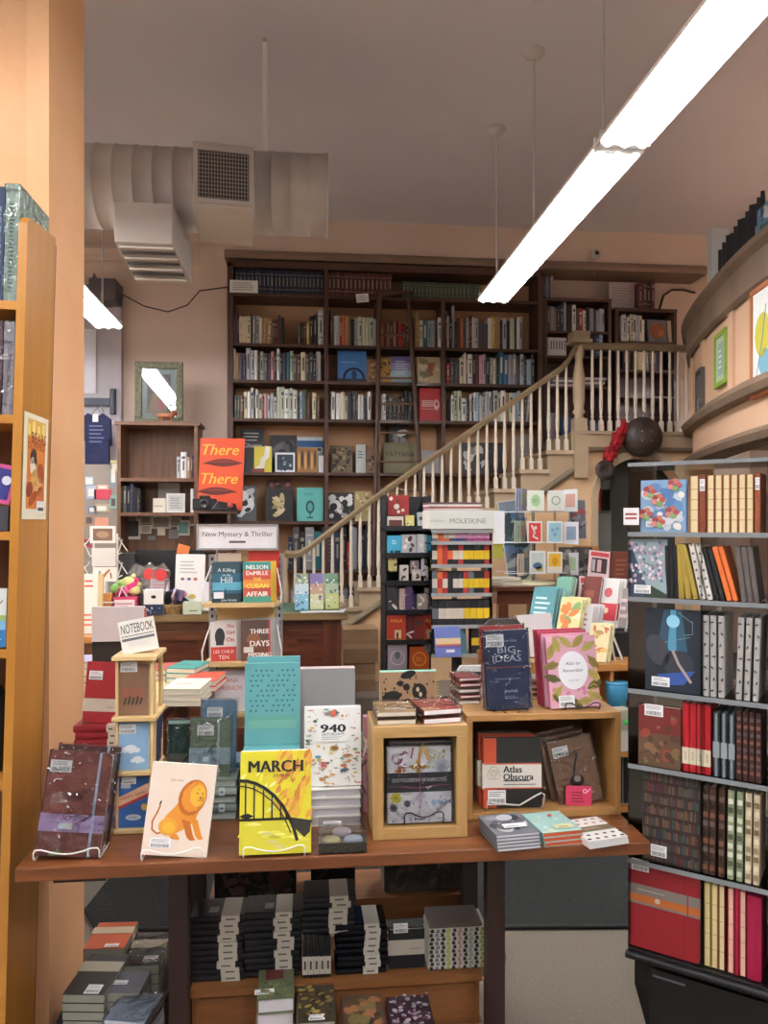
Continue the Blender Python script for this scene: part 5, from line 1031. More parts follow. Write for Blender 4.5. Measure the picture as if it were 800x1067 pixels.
for spec, hpx, zi, ti in tiers:
    toks = spec.split(); wpx = 60/len(toks)
    zz = mz_[zi-1] if zi > 1 else mz_[0]
    zz = [PZ(480, y, YM) for y in (566, 590, 620, 653)][ti]
    for j, t in enumerate(toks):
        px = 450.5+wpx*(j+.5); b = MB(); w = wpx*k*.94; h = (hpx)*k; c1, c2 = NB[t[0]], NB[t[1]]
        b.box(-w/2, w/2, 0, .09, 0, h, c1); b.box(-w/2-.0004, w/2+.0004, -.0008, .0905, h*.3, h*.7, c2)
        o = b.build('banded_notebook', None, (PX(px, YM), YM+.012, zz+.0005-(0)))
        tag(o, '%s notebook with %s band, %s from left, %s tier of the acrylic spinner' % (NBN[t[0]], NBN[t[1]], ORD[j], ('top', 'second', 'third', 'fourth')[ti]), 'notebook', 'banded notebooks on the %s spinner tier' % ('top', 'second', 'third', 'fourth')[ti])
def art_ms(b, w, h, y): b.rect(-w/2, w/2, h*.42, h*.62, y, '#e0c9a0'); b.rect(-w/2, w/2, h*.3, h*.42, y, '#7a5a9c'); b.rect(-w/2, w/2, h*.38, h*.43, y-.0002, '#c87a3c'); b.rect(-w*.1, w*.25, h*.14, h*.24, y-.0003, '#e8e8ee')
for i in range(3): rb(473-3*i, 0, YM-.02-.03*i+.04, 27, 31, .018, '#6a7cc0' if i == 2 else '#4c7a8c', ('rearmost blue notebook on the lowest tier of the acrylic spinner', 'middle blue notebook on the lowest tier of the acrylic spinner', 'front violet-blue notebook with pale band on lowest spinner tier')[i], art_ms if i == 2 else None, mz_[-1]+.001, rz=.1)
bt('banded_notebook', 'black notebook with yellow band beside the violet-blue one on the spinner', 'notebook', 500, YM+.02, 18, mz_[-1]+.0005, 28, .08, '#202228', lambda b, w, h, y: b.rect(-w/2, w/2, h*.35, h*.62, y, '#d8b820'))
row('k7.30 g8.31', 451, 683, YM+.03, .08, 'standing at lower left of the acrylic spinner', 'notebooks low on the spinner', name='banded_notebook', zz=mz_[-1]+.0005)
# stock below the spinner
bt('stock_box', 'grey carton standing low under the acrylic spinner', 'carton', 480, YM-.15, 26, .55, 30, .1, '#8d8a84') if 0 else None
# ------------------------------------------------------------------ dark table behind with the card spinner
YT = 5.35; p = onz(515, 611, 1.12); ZT = PZ(560, 611, YT)
tb = thing('dark_side_table', 'high dark wooden side table carrying the round card spinner', 'table', (0, 0, 0))
x0, x1 = PX(512, YT), PX(640, YT); MB().box(x0, x1, YT, YT+.6, ZT-.035, ZT, m_dwood).build('table_top', tb, bevel=.004)
MB().box(x0+.05, x1-.05, YT+.04, YT+.56, ZT-.13, ZT-.035, m_dwood).build('apron', tb)
for x in (x0+.06, x0+.42, x1-.12):
    for y in (YT+.03, YT+.5): MB().box(x, x+.07, y, y+.07, 0, ZT-.13, m_dwoodz).build('leg', tb)
MB().box(x0+.06, x1-.05, YT+.06, YT+.55, ZT-.42, ZT-.39, m_dwood).build('lower_shelf', tb)
for i in range(3): tag(MB().box(-.1, .1, -.07, .07, 0, .02, ('#7c6a48', '#a89878', '#4c3c2c')[i]).build('flat_book', None, (x0+.26, YT+.25, ZT-.389+.021*i), (0, 0, .1*i)), 'flat book on the lower shelf of the dark side table, %s from bottom' % ORD[i], 'book', 'flat books under the dark side table')
for i in range(5): tag(MB().box(-.11, .11, -.08, .08, 0, .01, '#cfc9b4').build('paper_stack', None, (x0+.14, YT+.2, ZT+.0005+.0105*i), (0, 0, .1*(i % 3)-.1)), 'loose pale booklet at left end of the dark side table, %s from bottom' % ORD[i], 'booklet', 'booklets on the dark side table')
cs = thing('card_spinner', 'clear round greeting card spinner on the dark side table', 'card rack', (PX(566, YT), YT+.28, ZT)); k = mpp(566, YT)
MB().lathe([(.17, 0), (.165, .012), (.05, .03), (.02, .06), (.012, .1), (.012, 88*k)], M('#c9c3a0', .4), n=24).build('spinner_base', cs)
b = MB()
for x in (-20, -2, 22): b.cyl((x*k, -.08, 4*k), (x*k, -.08, 88*k), .009, ACRYL(), n=8)
for z in (12, 45, 78):
    for y in (-.13, .1): b.tube([(-34*k, y+.05, z*k), (-24*k, y, z*k), (24*k, y, z*k), (34*k, y+.05, z*k)], .003, M('#e8ecec', .3), 6)
b.build('spinner_frame', cs)
tagz = MB().box(-4*k, 5*k, -.01, .01, 86*k, 100*k, '#d8d4cc'); tagz.lines(-3*k, 4*k, 88*k, 98*k, 4, -.011, '#7a7674'); tagz.build('top_sign', cs)
def a_i(i):
    def f(b, w, h, y):
        b.rect(-w*.4, w*.4, h*.08, h*.92, y, ('#dfead4', '#e2e6da', '#c83a34', '#9cc4cc', '#c8d4cc', '#e0b030')[i])
        if i == 0: b.ell(0, h*.5, w*.28, h*.3, y-.0004, '#a8cc98'); b.lines(-w*.2, w*.2, h*.4, h*.6, 2, y-.0006, '#6aa068')
        if i == 1: ring(b, 0, h*.5, w*.25, w*.07, y-.0004, '#9cac88', 0, 2*pi)
        if i == 2: b.stroke([(-w*.2, h*.8), (0, h*.5), (-w*.1, h*.3), (w*.2, h*.2)], w*.12, y-.0004, '#e8d8d0'); b.ell(w*.05, h*.7, w*.1, h*.08, y-.0004, '#e8d8d0')
        if i == 3: [b.ell(w*q, h*r, w*.1, h*.08, y-.0004, '#7c9cc8') for q, r in ((-.15, .6), (.15, .65), (0, .4))]
        if i == 4: b.ell(0, h*.35, w*.3, h*.15, y-.0004, '#4c6a8c'); b.ell(w*.1, h*.22, w*.22, h*.1, y-.0004, '#b0a03c')
        if i == 5: b.ell(0, h*.55, w*.2, h*.2, y-.0004, '#c88c1c'); b.rect(-w*.4, w*.4, h*.08, h*.3, y-.0003, '#e8e0c8')
    return f
CS = [(558, 532, 18, 21, 'green vase'), (579, 532, 17, 21, 'pale wreath'), (557, 566, 16, 23, 'red with white figures'), (578, 566, 17, 23, 'pale blue floral'), (560, 598, 17, 24, 'blue landscape'), (578, 597, 16, 22, 'golden yellow')]
for i, (px, py, w_, h_, nm) in enumerate(CS):
    bt('greeting_card', '%s greeting card facing front on the clear spinner, %s row' % (nm, ('top', 'top', 'middle', 'middle', 'bottom', 'bottom')[i]), 'card', px, YT+.12, w_, PZ(px, py, YT+.12), h_, .006, '#e9eae6', a_i(i), group='cards on the clear spinner')
for i, (px, py, a_, c) in enumerate(((543, 532, 1.0, '#a8b0c8'), (594, 533, -1.0, '#d0d6d4'), (542, 566, 1.0, '#b8c4a8'), (595, 567, -1.0, '#e4e6ea'), (545, 600, 1.0, '#d8c8b8'), (595, 599, -1.0, '#c4c4c8'))):
    for j in range(3):
        Yq = YT+.2+.035*j; k2 = mpp(px, Yq); b = MB(); w, h = 18*k2, 23*k2; b.box(-w/2, w/2, 0, .005, 0, h, c); b.rect(-w*.35, w*.35, h*.2, h*.8, -.001, ('#8a9cb0', '#c89a8a', '#9cb08c')[(i+j) % 3])
        tag(b.build('greeting_card', None, (PX(px, Yq)+(.0 if i % 2 else -.02)+(.02*j if i % 2 == 0 else -.0*j), Yq, PZ(px, py, YT+.2)), (0, 0, a_)), 'card edge on %s side of clear spinner, %s row, %s' % (('left', 'right')[i % 2], ('top', 'middle', 'bottom')[i//2], ('nearest', 'second', 'hindmost')[j]), 'card', 'cards on the clear spinner')
# art prints and books around the spinner
def pr(px0, px1, y0, y1, Y, c, label, art, name='art_print', cat='print', rot=(-.1, 0, 0), fr='#c8c4bc'):
    px = (px0+px1)/2; k = mpp(px, Y); w, h = (px1-px0)*k, (y1-y0)*k; t = thing(name, label, cat, pt(px, y1, Y), rot); b = MB(); b.box(-w/2, w/2, 0, .01, 0, h, c); art(b, w, h, -.001); b.build('print_sheet', t); b = MB()
    for q in ((-w/2-.006, w/2+.006, -.006, 0), (-w/2-.006, w/2+.006, h, h+.006), (-w/2-.006, -w/2, 0, h), (w/2, w/2+.006, 0, h)): b.box(q[0], q[1], -.003, .013, q[2], q[3], fr)
    b.build('print_border', t); return t
pr(530, 556, 521, 605, YT+.38, '#65717c', 'blue-grey landscape print in pale border leaning left behind the card spinner', blotch(['#3f5260', '#8a968c', '#4c6a8c', '#2c3a44', '#9aa49c'], 26, 60, .24), rot=(-.08, -.12, 0))
pr(594, 611, 521, 561, YT+.4, '#6c6a72', 'dark grey wrapped print right behind the card spinner', blotch(['#8c8a94', '#4c4a54', '#a04a44'], 14, 61, .24))
pr(584, 618, 571, 607, YT+.2, '#4a4644', 'black and grey patterned book lying right behind the card spinner', blotch(['#6a6664', '#2c2a2a', '#8c8884'], 26, 62, .16), name='display_book', cat='book', fr='#38342f')
bt('wooden_box', 'flat orange-brown wooden box behind the grey patterned book by the spinner', 'box', 612, YT+.42, 24, PZ(610, 607, YT+.42), 38, .08, m_oak)
bt('picture_box', 'blue boxed set glimpsed left of the bottom spinner cards', 'box', 548, YT+.5, 20, ZT, 46, .06, '#3c5c84')

# ------------------------------------------------------------------ lower bookshelf table at right with leaning books
YL = 3.75; ZL2 = PZ(600, 693, YL)
lt = thing('low_bookcase', 'long low orange-brown wooden bookcase topped with leaning books', 'bookcase', (0, 0, 0)); x0, x1 = PX(520, YL), PX(676, YL)
MB().box(x0, x1, YL, YL+.55, ZL2-.035, ZL2, m_oak).build('top_board', lt, bevel=.003); MB().box(x0, x1, YL+.3, YL+.32, 0, ZL2-.035, m_oakz).build('back_panel', lt)
for px in (525, 640, 676): x = PX(px, YL); MB().box(x-.018, x, YL+.01, YL+.5, 0, ZL2-.035, m_oakz).build('side_panel', lt)
zz1 = PZ(650, 775, YL-.0); MB().box(x0, x1+.3, YL-.12, YL+.3, zz1-.03, zz1, m_oak).build('shelf', lt); MB().box(x0, x1, YL+.01, YL+.3, .08, .11, m_oak).build('shelf', lt)
# upper step behind
zu = PZ(660, 655, YL+.3); MB().box(PX(545, YL+.3), x1+.1, YL+.28, YL+.6, ZL2, zu, M('#1d1a1a', .6)).build('display_step', lt)
def lean_book(px0, px1, py, ptop, Y, c, label, art, tilt=.35, t=.02, z=None, rz=.5, page='#e6e2d8', n=1, group=None):
    px = (px0+px1)/2; k = mpp(px, Y); w = (px1-px0)*k*1.2; h = (py-ptop)*k*1.08
    for j in range(n):
        lb = label if n == 1 else label+(', front copy', ', second copy', ', third copy', ', rear copy')[j]
        book('leaning_book', lb, 'book', w, h, t, c, (PX(px, Y)+.0*j+.026*j, Y+.02*j, (z if z is not None else PZ(px, py, Y))), (-.42, 0, -.72), group, art, page=page)
def art_txt(bg, ink, n=4, box=None):
    def f(b, w, h, y):
        if box: b.rect(-w*.4, w*.4, h*box[0], h*box[1], y, box[2])
        b.lines(-w*.35, w*.35, h*.2, h*.8, n, y-.0004, ink, .45)
    return f
Z2 = ZL2+.001; Z3 = zu+.001
MB().box(PX(556, 3.9), PX(640, 3.9), 3.9, 4.03, ZL2, ZL2+.1, M('#1d1a1a', .6)).build('display_step', lt)
lean_book(551, 572, 0, -42, 4.07, '#4c8c94', 'teal book with white lettering leaning at left on the low bookcase', art_txt(0, '#c8e0e0', 5), z=Z3, n=4)
lean_book(574, 588, 0, -52, 4.09, '#6a9c88', 'tall sea green book leaning behind the middle ones', art_txt(0, '#9cc0b0', 2), z=Z3, n=2, t=.03)
lean_book(580, 600, 0, -42, 3.93, '#d8cc90', 'cream book with orange and green picture leaning on low bookcase', blotch(['#c87a3c', '#7c9c5a', '#e8e0b8', '#b84a3c'], 14, 70, .22), z=Z2+.1, n=3)
lean_book(597, 613, 0, -34, 3.93, '#c9c4c4', 'white and grey book with red picture leaning on low bookcase', art_txt(0, '#8c6a70', 4), z=Z2+.1, n=4)
lean_book(603, 619, 0, -52, 4.1, '#6a2c24', 'tall dark maroon book leaning right of centre', art_txt(0, '#8c4a3c', 2), z=Z3, n=1, t=.03)
lean_book(620, 638, 0, -50, 4.07, '#d8d4d0', 'white book with crimson lower half leaning right', lambda b, w, h, y: (b.rect(-w/2, w/2, h*.15, h*.5, y, '#b02430'), b.ell(0, h*.72, w*.2, h*.1, y, '#b85058'), b.ell(0, h*.35, w*.12, h*.06, y-.0004, '#e8c8a0')), z=Z3, n=3)
lean_book(640, 653, 0, -40, 4.06, '#8f8484', 'grey book with pinkish figure leaning right', art_txt(0, '#d8c0c0', 3), z=Z3, n=3)
lean_book(612, 630, 0, -38, 3.82, '#d8cc9c', 'cream patterned book on a white easel at front right', blotch(['#b0603c', '#c9a860', '#a08050'], 16, 72, .16), z=Z2, n=2)
for px, pyb, pt_, Y, nm, hdr in ((623, 603, 574, 4.35, 'upper', 1), (612, 636, 601, 4.2, 'lower', 1)):
    k = mpp(px, Y); w, h = 22*k, (pyb-pt_)*k; b = MB(); b.box(-w/2, w/2, 0, .012, 0, h, '#e2c8c8'); b.rect(-w*.45, w*.45, h*.8, h*.95, -.001, '#c84a50'); b.rect(-w*.38, w*.38, h*.2, h*.74, -.001, '#3c2c30'); b.rect(-w*.1, w*.1, h*.25, h*.68, -.0015, '#d8b0b0'); b.rect(-w*.35, -w*.2, h*.25, h*.68, -.0015, '#b8b0b0')
    tag(b.build('boxed_set', None, pt(px, pyb, Y), (-.1, .12, 0)), '%s pink boxed set with red header standing above the leaning books' % nm, 'boxed set')
bt('boxed_set', 'second pink box with red header just under the upper one', 'boxed set', 620, 4.33, 22, PZ(620, 618, 4.33), 14, .03, '#d8a8ac', lambda b, w, h, y: (b.rect(-w*.45, w*.45, h*.6, h*.9, y, '#c84a50'), b.rect(-w*.4, w*.3, 0, h*.4, y, '#4a383c')))
rk = thing('step_shelf', 'dark stepped shelf holding the pink boxed sets behind the leaning books', 'shelf', (0, 0, 0))
for px, Y, py in ((612, 4.22, 637), (622, 4.36, 604), (622, 4.34, 619)): MB().box(PX(px-14, Y), PX(px+22, Y), Y-.01, Y+.09, PZ(px, py, Y)-.02, PZ(px, py, Y)-.001, m_dk).build('step', rk)
MB().box(PX(600, 4.4), PX(660, 4.4), 4.42, 4.44, Z2, PZ(622, 604, 4.36), m_dk).build('step_back', rk)
bt('dark_book', 'rust brown book standing right of the pink boxed sets', 'book', 647, 4.35, 20, PZ(647, 607, 4.35), 32, .03, '#6c3426', lambda b, w, h, y: b.lines(-w*.3, w*.3, h*.2, h*.8, 4, y, '#8c5a44'))
e = thing('white_book_stand', 'white folding stand holding the cream patterned book', 'book stand', (PX(642, 3.85), 3.87, Z2)); k = mpp(642, 3.85)
MB().tube([(-6*k, 0, 34*k), (-2*k, -.02, 0), (7*k, -.02, 0), (-4*k, .0, 30*k)], .006, '#e4e2de', 6).tube([(-12*k, 0, 30*k), (-12*k, .05, 0), (5*k, .05, 0)], .006, '#e4e2de', 6).build('stand_wire', e)
e = thing('white_book_stand', 'white folding stand at right end under the grey book', 'book stand', (PX(659, 4.0), 4.02, Z2+.13)); k = mpp(659, 4.0)
MB().tube([(0, 0, 30*k), (-8*k, -.02, 0), (8*k, -.02, 0), (2*k, .0, 30*k)], .006, '#e4e2de', 6).tube([(0, 0, 22*k), (6*k, .05, 0)], .006, '#e4e2de', 6).build('stand_wire', e)
MB().box(PX(640, 3.9), x1, 3.95, 4.2, Z2, Z2+.128, M('#1d1a1a', .6)).build('display_step', lt)
bt('wooden_bookend', 'golden oak block at right end behind the leaning books', 'block', 671, 4.12, 12, Z2+.13, 36, .1, m_oakz)
# white sheet signs in front
bt('white_sheet', 'blank white tilted sheet behind the pink floral journal', 'sheet', 560, 3.66, 38, PZ(560, 684, 3.66), 44, .006, '#e6dede', rot=(-.15, -.06, 0))
oc = thing('oak_crate', 'pale oak crate supporting the blank white sheet', 'crate', (0, 0, 0)); zc = PZ(560, 684, 3.66)-.002
MB().box(PX(535, 3.62), PX(578, 3.62), 3.62, 3.74, 0, zc, m_oakz).build('crate_body', oc); MB().box(PX(533, 3.62), PX(579, 3.62), 3.61, 3.745, zc-.02, zc, m_pine).build('crate_top', oc)
# shelf below: blue tubs, green lid, binders
for i, z in enumerate((zz1+.0005,)):
    t = thing('blue_tub', 'light blue round tub with rim on the shelf right of the crate', 'tub', (PX(649, 3.7), 3.78, z)); k = mpp(649, 3.75)
    MB().lathe([(7.5*k, 0), (9.5*k, 30*k), (10*k, 44*k), (11.5*k, 46*k), (11.5*k, 62*k), (10.5*k, 63*k)], M('#3c88b0', .4), n=24).build('tub_body', t); MB().lathe([(11*k, 60*k), (11.8*k, 62*k), (11.5*k, 64*k), (2*k, 64*k)], M('#4a98bc', .4), n=24).build('tub_lid', t)
t = thing('green_lidded_jar', 'dark jar with bright green lid in front of the blue tub', 'jar', (PX(660, 3.6), 3.68, zz1+.0005)); k = mpp(660, 3.65)
MB().lathe([(11*k, 0), (12*k, 28*k)], M('#23262a', .4), n=20).build('jar_body', t); MB().lathe([(15*k, 28*k), (16*k, 31*k), (12*k, 34*k), (1*k, 35*k)], M('#30b048', .4), n=24).build('jar_lid', t)
for i in range(2): tag(MB().box(-.05, .05, -.04, .04, 0, .1, ('#c8c4b8', '#a8a494')[i]).build('paper_wad', None, (PX(646, 3.65), 3.66, zz1+.001+.101*i), (0, 0, .2)), ('pale folded paper on the shelf below the blue tub', 'grey folded paper on top of the pale one')[i], 'paper')
row('k6.70 g1.66 k6.68 n7.72', 643, 846, YL+.05, .2, 'of the dark binders under the blue tub', 'binders right of the crate', name='dark_binder', zz=.1105)
row('m8.60 k7.64 d8.58 v7.62 n6.60', 600, 846, YL+.05, .2, 'of the dark books low on the oak bookcase', 'books low on the oak bookcase', zz=.1105)
# ------------------------------------------------------------------ the display table
TY = 1.85; TZ = .75; tx0, tx1 = PX(15, TY), PX(678, TY)
m_tab = wood('red_oak_table', '#5c3318', '#7e4824', 'x', .35, .3); m_taby = wood('red_oak_table', '#6e3c20', '#93552e', 'y', .35, .35); m_leg = M('#2a1714', .4)
dt = thing('display_table', 'long reddish-brown wooden display table in the foreground crowded with journals', 'table', (0, 0, 0))
b = MB(); b.box(tx0, tx1, TY, TY+.56, TZ-.032, TZ, m_tab); b.build('table_top', dt, bevel=.003)
for px in (187, 515):
    x = PX(px, TY+.12)
    for y in (TY+.1, TY+.42): MB().box(x-.023, x+.023, y, y+.045, 0, TZ-.055, m_leg).build('leg', dt)
    MB().box(x-.012, x+.012, TY+.145, TY+.42, .08, .12, m_leg).build('leg_rail', dt)
    MB().box(x-.06, x+.06, TY+.08, TY+.5, TZ-.055, TZ-.032, m_leg).build('leg_plate', dt)
b = MB(); b.box(tx0+.08, tx0+.2, TY+.02, TY+.4, TZ-.045, TZ-.032, m_leg); b.build('bracket', dt)
def place(px, pyb):                            # where the table top is seen at a pixel
    return onz(px, pyb, TZ)
TE = .0006
def P5(px, pyb): p = place(px, pyb); return (p.x, p.y, TZ+TE)
def shown(px0, px1, ptop, pbot, c, t, label, art, lean=-.2, roll=0, Y=None, z=None, name='journal', cat='journal', **kw):
    """a journal standing up, fitted between the pixels of its foot and its top edge"""
    px = (px0+px1)/2
    if Y is None: p = place(px, pbot); Y = p.y
    zz = TZ+.004 if z is None else z; k = mpp(px, Y); w = (px1-px0)*k
    ztop = PZ(px, ptop, Y+.03); h = (ztop-zz)/cos(lean)
    return book(name, label, cat, w, h, t, c, (PX(px, Y), Y, zz), (lean, roll, 0), None, art, **kw), Y, w, h
def ez(label, px, Y, w, z=TZ+TE, **kw): return easel('wire_easel', label, w, (PX(px, Y), Y-.004, z), **kw)

# Scripta journal in brown, wrapped
def band_scr(bg='#b79cc4'):
    def f(b, w, z0, z1, y):
        h = z1-z0; b.text('Scripta', -.0*w, z0+h*.8, y, '#3a3040', w=w*.42, shear=.5, bold=0); b.rect(-w*.22, 0, z0+h*.18, z0+h*.52, y, '#cfe0e4'); b.rect(-w*.1, 0, z0+h*.18, z0+h*.52, y-.0002, '#e4e8d8'); b.lines(w*.06, w*.42, z0+h*.28, z0+h*.48, 2, y, '#8a78a0')
    return f
def leafart(b, w, h, y): b.leaf(-w*.2, h*.03, w*.2, h*.05, .5, y, '#7c9c58'); b.leaf(-w*.26, h*.022, w*.14, h*.03, .2, y-.0003, '#9cb070')
_, Y1, w1, h1 = shown(41, 104, 786, 893, noise_mat('maroon_cloth', '#7a4036', '#8a4e42', 30, .5, .2), .03, 'maroon-brown journal with lilac band, wrapped, at far left of the display table', leafart, roll=.09, wrap=True, band=(.055, .095, '#b79cc4', band_scr()), strap=(.045, '#aebcd0'), stick=(-.045, .205, .05, .028), round_=True)
book('journal', 'second maroon-brown journal standing right behind the lilac-banded one', 'journal', w1, h1, .02, '#5c3230', (PX(76, Y1+.05)+.01, Y1+.055, TZ+.004), (-.2, .09, 0), None, None, wrap=True, strap=(.045, '#aebcd0'))
ez('white wire easel holding the maroon-brown journal', 73, Y1, .15)
# lion journal
def art_lion(b, w, h, y):
    O = '#d98a2c'; D_ = '#b8641c'; Yl_ = '#e0ac34'; S_ = lambda x: (x-.5)*w; Z_ = lambda z: z*h
    def pl(pts, c, e=0): b.flat([(S_(a_), Z_(c_)) for a_, c_ in pts], y-.0003*e, c)
    b.stroke([(S_(a_), Z_(c_)) for a_, c_ in ((.33, .26), (.2, .23), (.12, .27), (.11, .36), (.17, .46), (.2, .53))], w*.025, y, D_); b.leaf(S_(.2), Z_(.56), w*.1, h*.02, 1.3, y-.0002, '#4a2c1c')
    pl([(.26, .3), (.3, .42), (.42, .52), (.55, .66), (.72, .62), (.8, .5), (.76, .38), (.62, .3), (.5, .25), (.35, .22)], O, 1)          # back and chest
    b.ell(S_(.36), Z_(.31), w*.15, h*.095, y-.0009, '#dc9a34'); b.ell(S_(.37), Z_(.3), w*.1, h*.06, y-.0012, Yl_)                       # haunch
    pl([(.38, .25), (.5, .24), (.56, .19), (.53, .175), (.42, .185)], O, 2)
    pl([(.55, .4), (.68, .38), (.76, .22), (.8, .185), (.72, .175), (.66, .21)], D_, 3); pl([(.68, .42), (.8, .4), (.88, .24), (.92, .2), (.84, .19), (.79, .23)], O, 3)
    b.ell(S_(.68), Z_(.64), w*.21, h*.2, y-.0015, D_, 20, -.3); b.ell(S_(.7), Z_(.65), w*.18, h*.17, y-.0018, O, 20, -.3); b.ell(S_(.76), Z_(.66), w*.12, h*.12, y-.0021, Yl_, 18)
    r = random.Random(5)
    for i in range(26):
        a_ = r.random()*2*pi; q = .75+r.random()*.2; x = S_(.68)+cos(a_)*w*.19*q; z = Z_(.64)+sin(a_)*h*.185*q; b.stroke([(x, z), (x-w*.02, z-h*.03)], w*.006, y-.0024, '#9c5218')
    for q in (-.03, .05): b.ell(S_(.78+q), Z_(.69), w*.012, h*.008, y-.0024, '#3a2414', 8)
    b.leaf(S_(.8), Z_(.64), w*.04, h*.02, 1.6, y-.0024, '#6a3414'); b.stroke([(S_(.76), Z_(.615)), (S_(.8), Z_(.607)), (S_(.84), Z_(.62))], w*.007, y-.0024, '#6a3414')
    b.text('the lion', -.09*w, h*.82, y, '#a8905c', w=w*.2, shear=.4, bold=0)
_, Y2, w2, h2 = shown(148, 215, 797, 893, '#ecd9c6', .02, 'cream journal with an orange seated lion drawing on a white easel', art_lion, roll=.1, soft=True, stick=(-.035, .028, .05, .022))
ez('white wire easel holding the lion journal', 181, Y2, .14)
# March journal
def art_march(b, w, h, y):
    b.rect(-w/2, w/2, 0, h, y+.0002, '#d8cc2c'); r = random.Random(8)
    for i in range(60):                      # broad warm brush strokes to the right
        x = w*(.0+r.random()*.48); z = h*(.34+r.random()*.64); b.leaf(x, z, w*.18, h*.05, .9+r.random()*.5, y-.00002*i, r.choice(['#cf8c3a', '#d99a44', '#c2783a', '#d8a83c', '#dcbc34']))
    for i in range(26):
        x = w*(-.48+r.random()*.6); z = h*(.05+r.random()*.8); b.leaf(x, z, w*.16, h*.03, .4+r.random(), y-.001-.00002*i, r.choice(['#e6e04c', '#cfc024', '#e8e890', '#d4cc38']))
    b.rect(-w/2, w/2, h*.0, h*.32, y-.0016, '#cfc634')
    for i in range(18): b.leaf(w*(-.4+r.random()*.8), h*(.04+r.random()*.26), w*.05, h*.14, 1.5, y-.0017-.00002*i, r.choice(['#e6e27c', '#b8b02c', '#ded64c', '#c9c27c']))
    K = '#1e1a14'
    b.text('MARCH', 0, h*.85, y-.0022, K, w=w*.76, h=h*.115, bold=.04); b.text('JOURNAL', w*.08, h*.755, y-.0022, K, w=w*.25, shear=.2, bold=.01)
    A = [(-.5, .715), (-.4, .71), (-.28, .685), (-.15, .635), (-.02, .56), (.1, .46), (.18, .36), (.25, .25), (.3, .13)]
    b.stroke([(a_*w, c_*h) for a_, c_ in A], w*.045, y-.0022, K); b.stroke([(a_*w-.006, c_*h-.012) for a_, c_ in A[:-1]], w*.018, y-.0023, K)
    b.stroke([(-w*.5, h*.335), (w*.2, h*.335), (w*.5, h*.3)], w*.035, y-.0022, K)
    for x, zt2 in ((-.42, .69), (-.3, .67), (-.17, .62), (-.05, .56), (.07, .47), (.15, .4)): b.rect(x*w-.0018, x*w+.0018, h*.33, h*zt2, y-.0022, K)
    b.flat([(w*.22, h*.34), (w*.5, h*.3), (w*.48, h*.2), (w*.4, h*.15), (w*.33, h*.2), (w*.25, h*.25)], y-.0024, '#2c2a24'); b.leaf(-w*.4, h*.37, w*.2, h*.05, 0, y-.0024, K)
_, Y3, w3, h3 = shown(250, 324, 784, 890, '#d8cc2c', .03, 'bright yellow MARCH journal with a black arched bridge, centre of the table front', art_march, soft=True, page='#e8e2cc', stick=(-.045, .035, .045, .028), spine='#3c3c38')
ez('white wire easel holding the yellow MARCH journal', 286, Y3, .145)
# 940 books: one standing on a pile
def art_940(b, w, h, y, full=True):
    r = random.Random(17); C_ = ['#d8c45c', '#8cae6c', '#c86a4c', '#5c8c9c', '#b88a4c', '#7c9c8c', '#c8a0a8', '#5c6a4c']
    for i in range(190):
        x, z = w*(r.random()-.5)*.94, h*(.03+r.random()*.94)
        if abs(x) < w*.3 and h*.56 < z < h*.84: continue
        (b.leaf if i % 3 else b.ell)(x, z, w*(.02+.045*r.random()), h*(.006+.014*r.random()), *((r.random()*6, y-.00003*i, r.choice(C_)) if i % 3 else (y-.00003*i, r.choice(C_), 8)))
    b.rect(-w*.28, w*.28, h*.56, h*.82, y-.0032, '#eff0ee'); b.text('940', 0, h*.73, y-.0036, '#202228', w=w*.44, h=h*.1, bold=.035); b.text('SATURDAYS', 0, h*.655, y-.0036, '#3c3e48', w=w*.4, bold=0); b.lines(-w*.2, w*.22, h*.58, h*.63, 2, y-.0036, '#a8a8ac')
    b.leaf(0, h*.93, w*.26, h*.05, 0, y-.0034, '#5c8c5c'); b.leaf(0, h*.92, w*.14, h*.07, 1.5, y-.0036, '#d8644c'); b.ell(w*.02, h*.48, w*.08, h*.035, y-.0036, '#a8823c'); b.ell(w*.02, h*.48, w*.05, h*.015, y-.0038, '#5c4420')
    b.rect(-w*.22, -w*.12, h*.24, h*.31, y-.0036, '#c85a5c'); b.leaf(w*.25, h*.38, w*.2, h*.05, .1, y-.0036, '#a87a4c'); b.leaf(w*.2, h*.2, w*.18, h*.05, .2, y-.0036, '#4c5c74')
Y4 = 2.1; k = mpp(349, Y4); zt4 = PZ(349, 822, Y4-.07); n4 = 4; th = (zt4-TZ-TE)/n4
for j in range(n4): flatb(349, Y4-.07, 52*k, .14, th-.0006, '#dfe0d8', TZ+TE+j*th, .02*(j % 2), 'white illustrated 940 book lying in the pile, %s from bottom' % ORD[j], page='#c4bfc6', name='journal', group='pile of 940 books', art=(lambda b, w, h, y: blotch(['#d8c45c', '#8cae6c', '#c86a4c', '#5c8c9c'], 30, 18, .06)(b, w, h, y)))
shown(318, 376, 735, 820, '#eeeeea', .024, 'white illustrated journal titled 940, standing on a pile of its copies', art_940, Y=Y4-.04, z=zt4+.0008, lean=-.1)
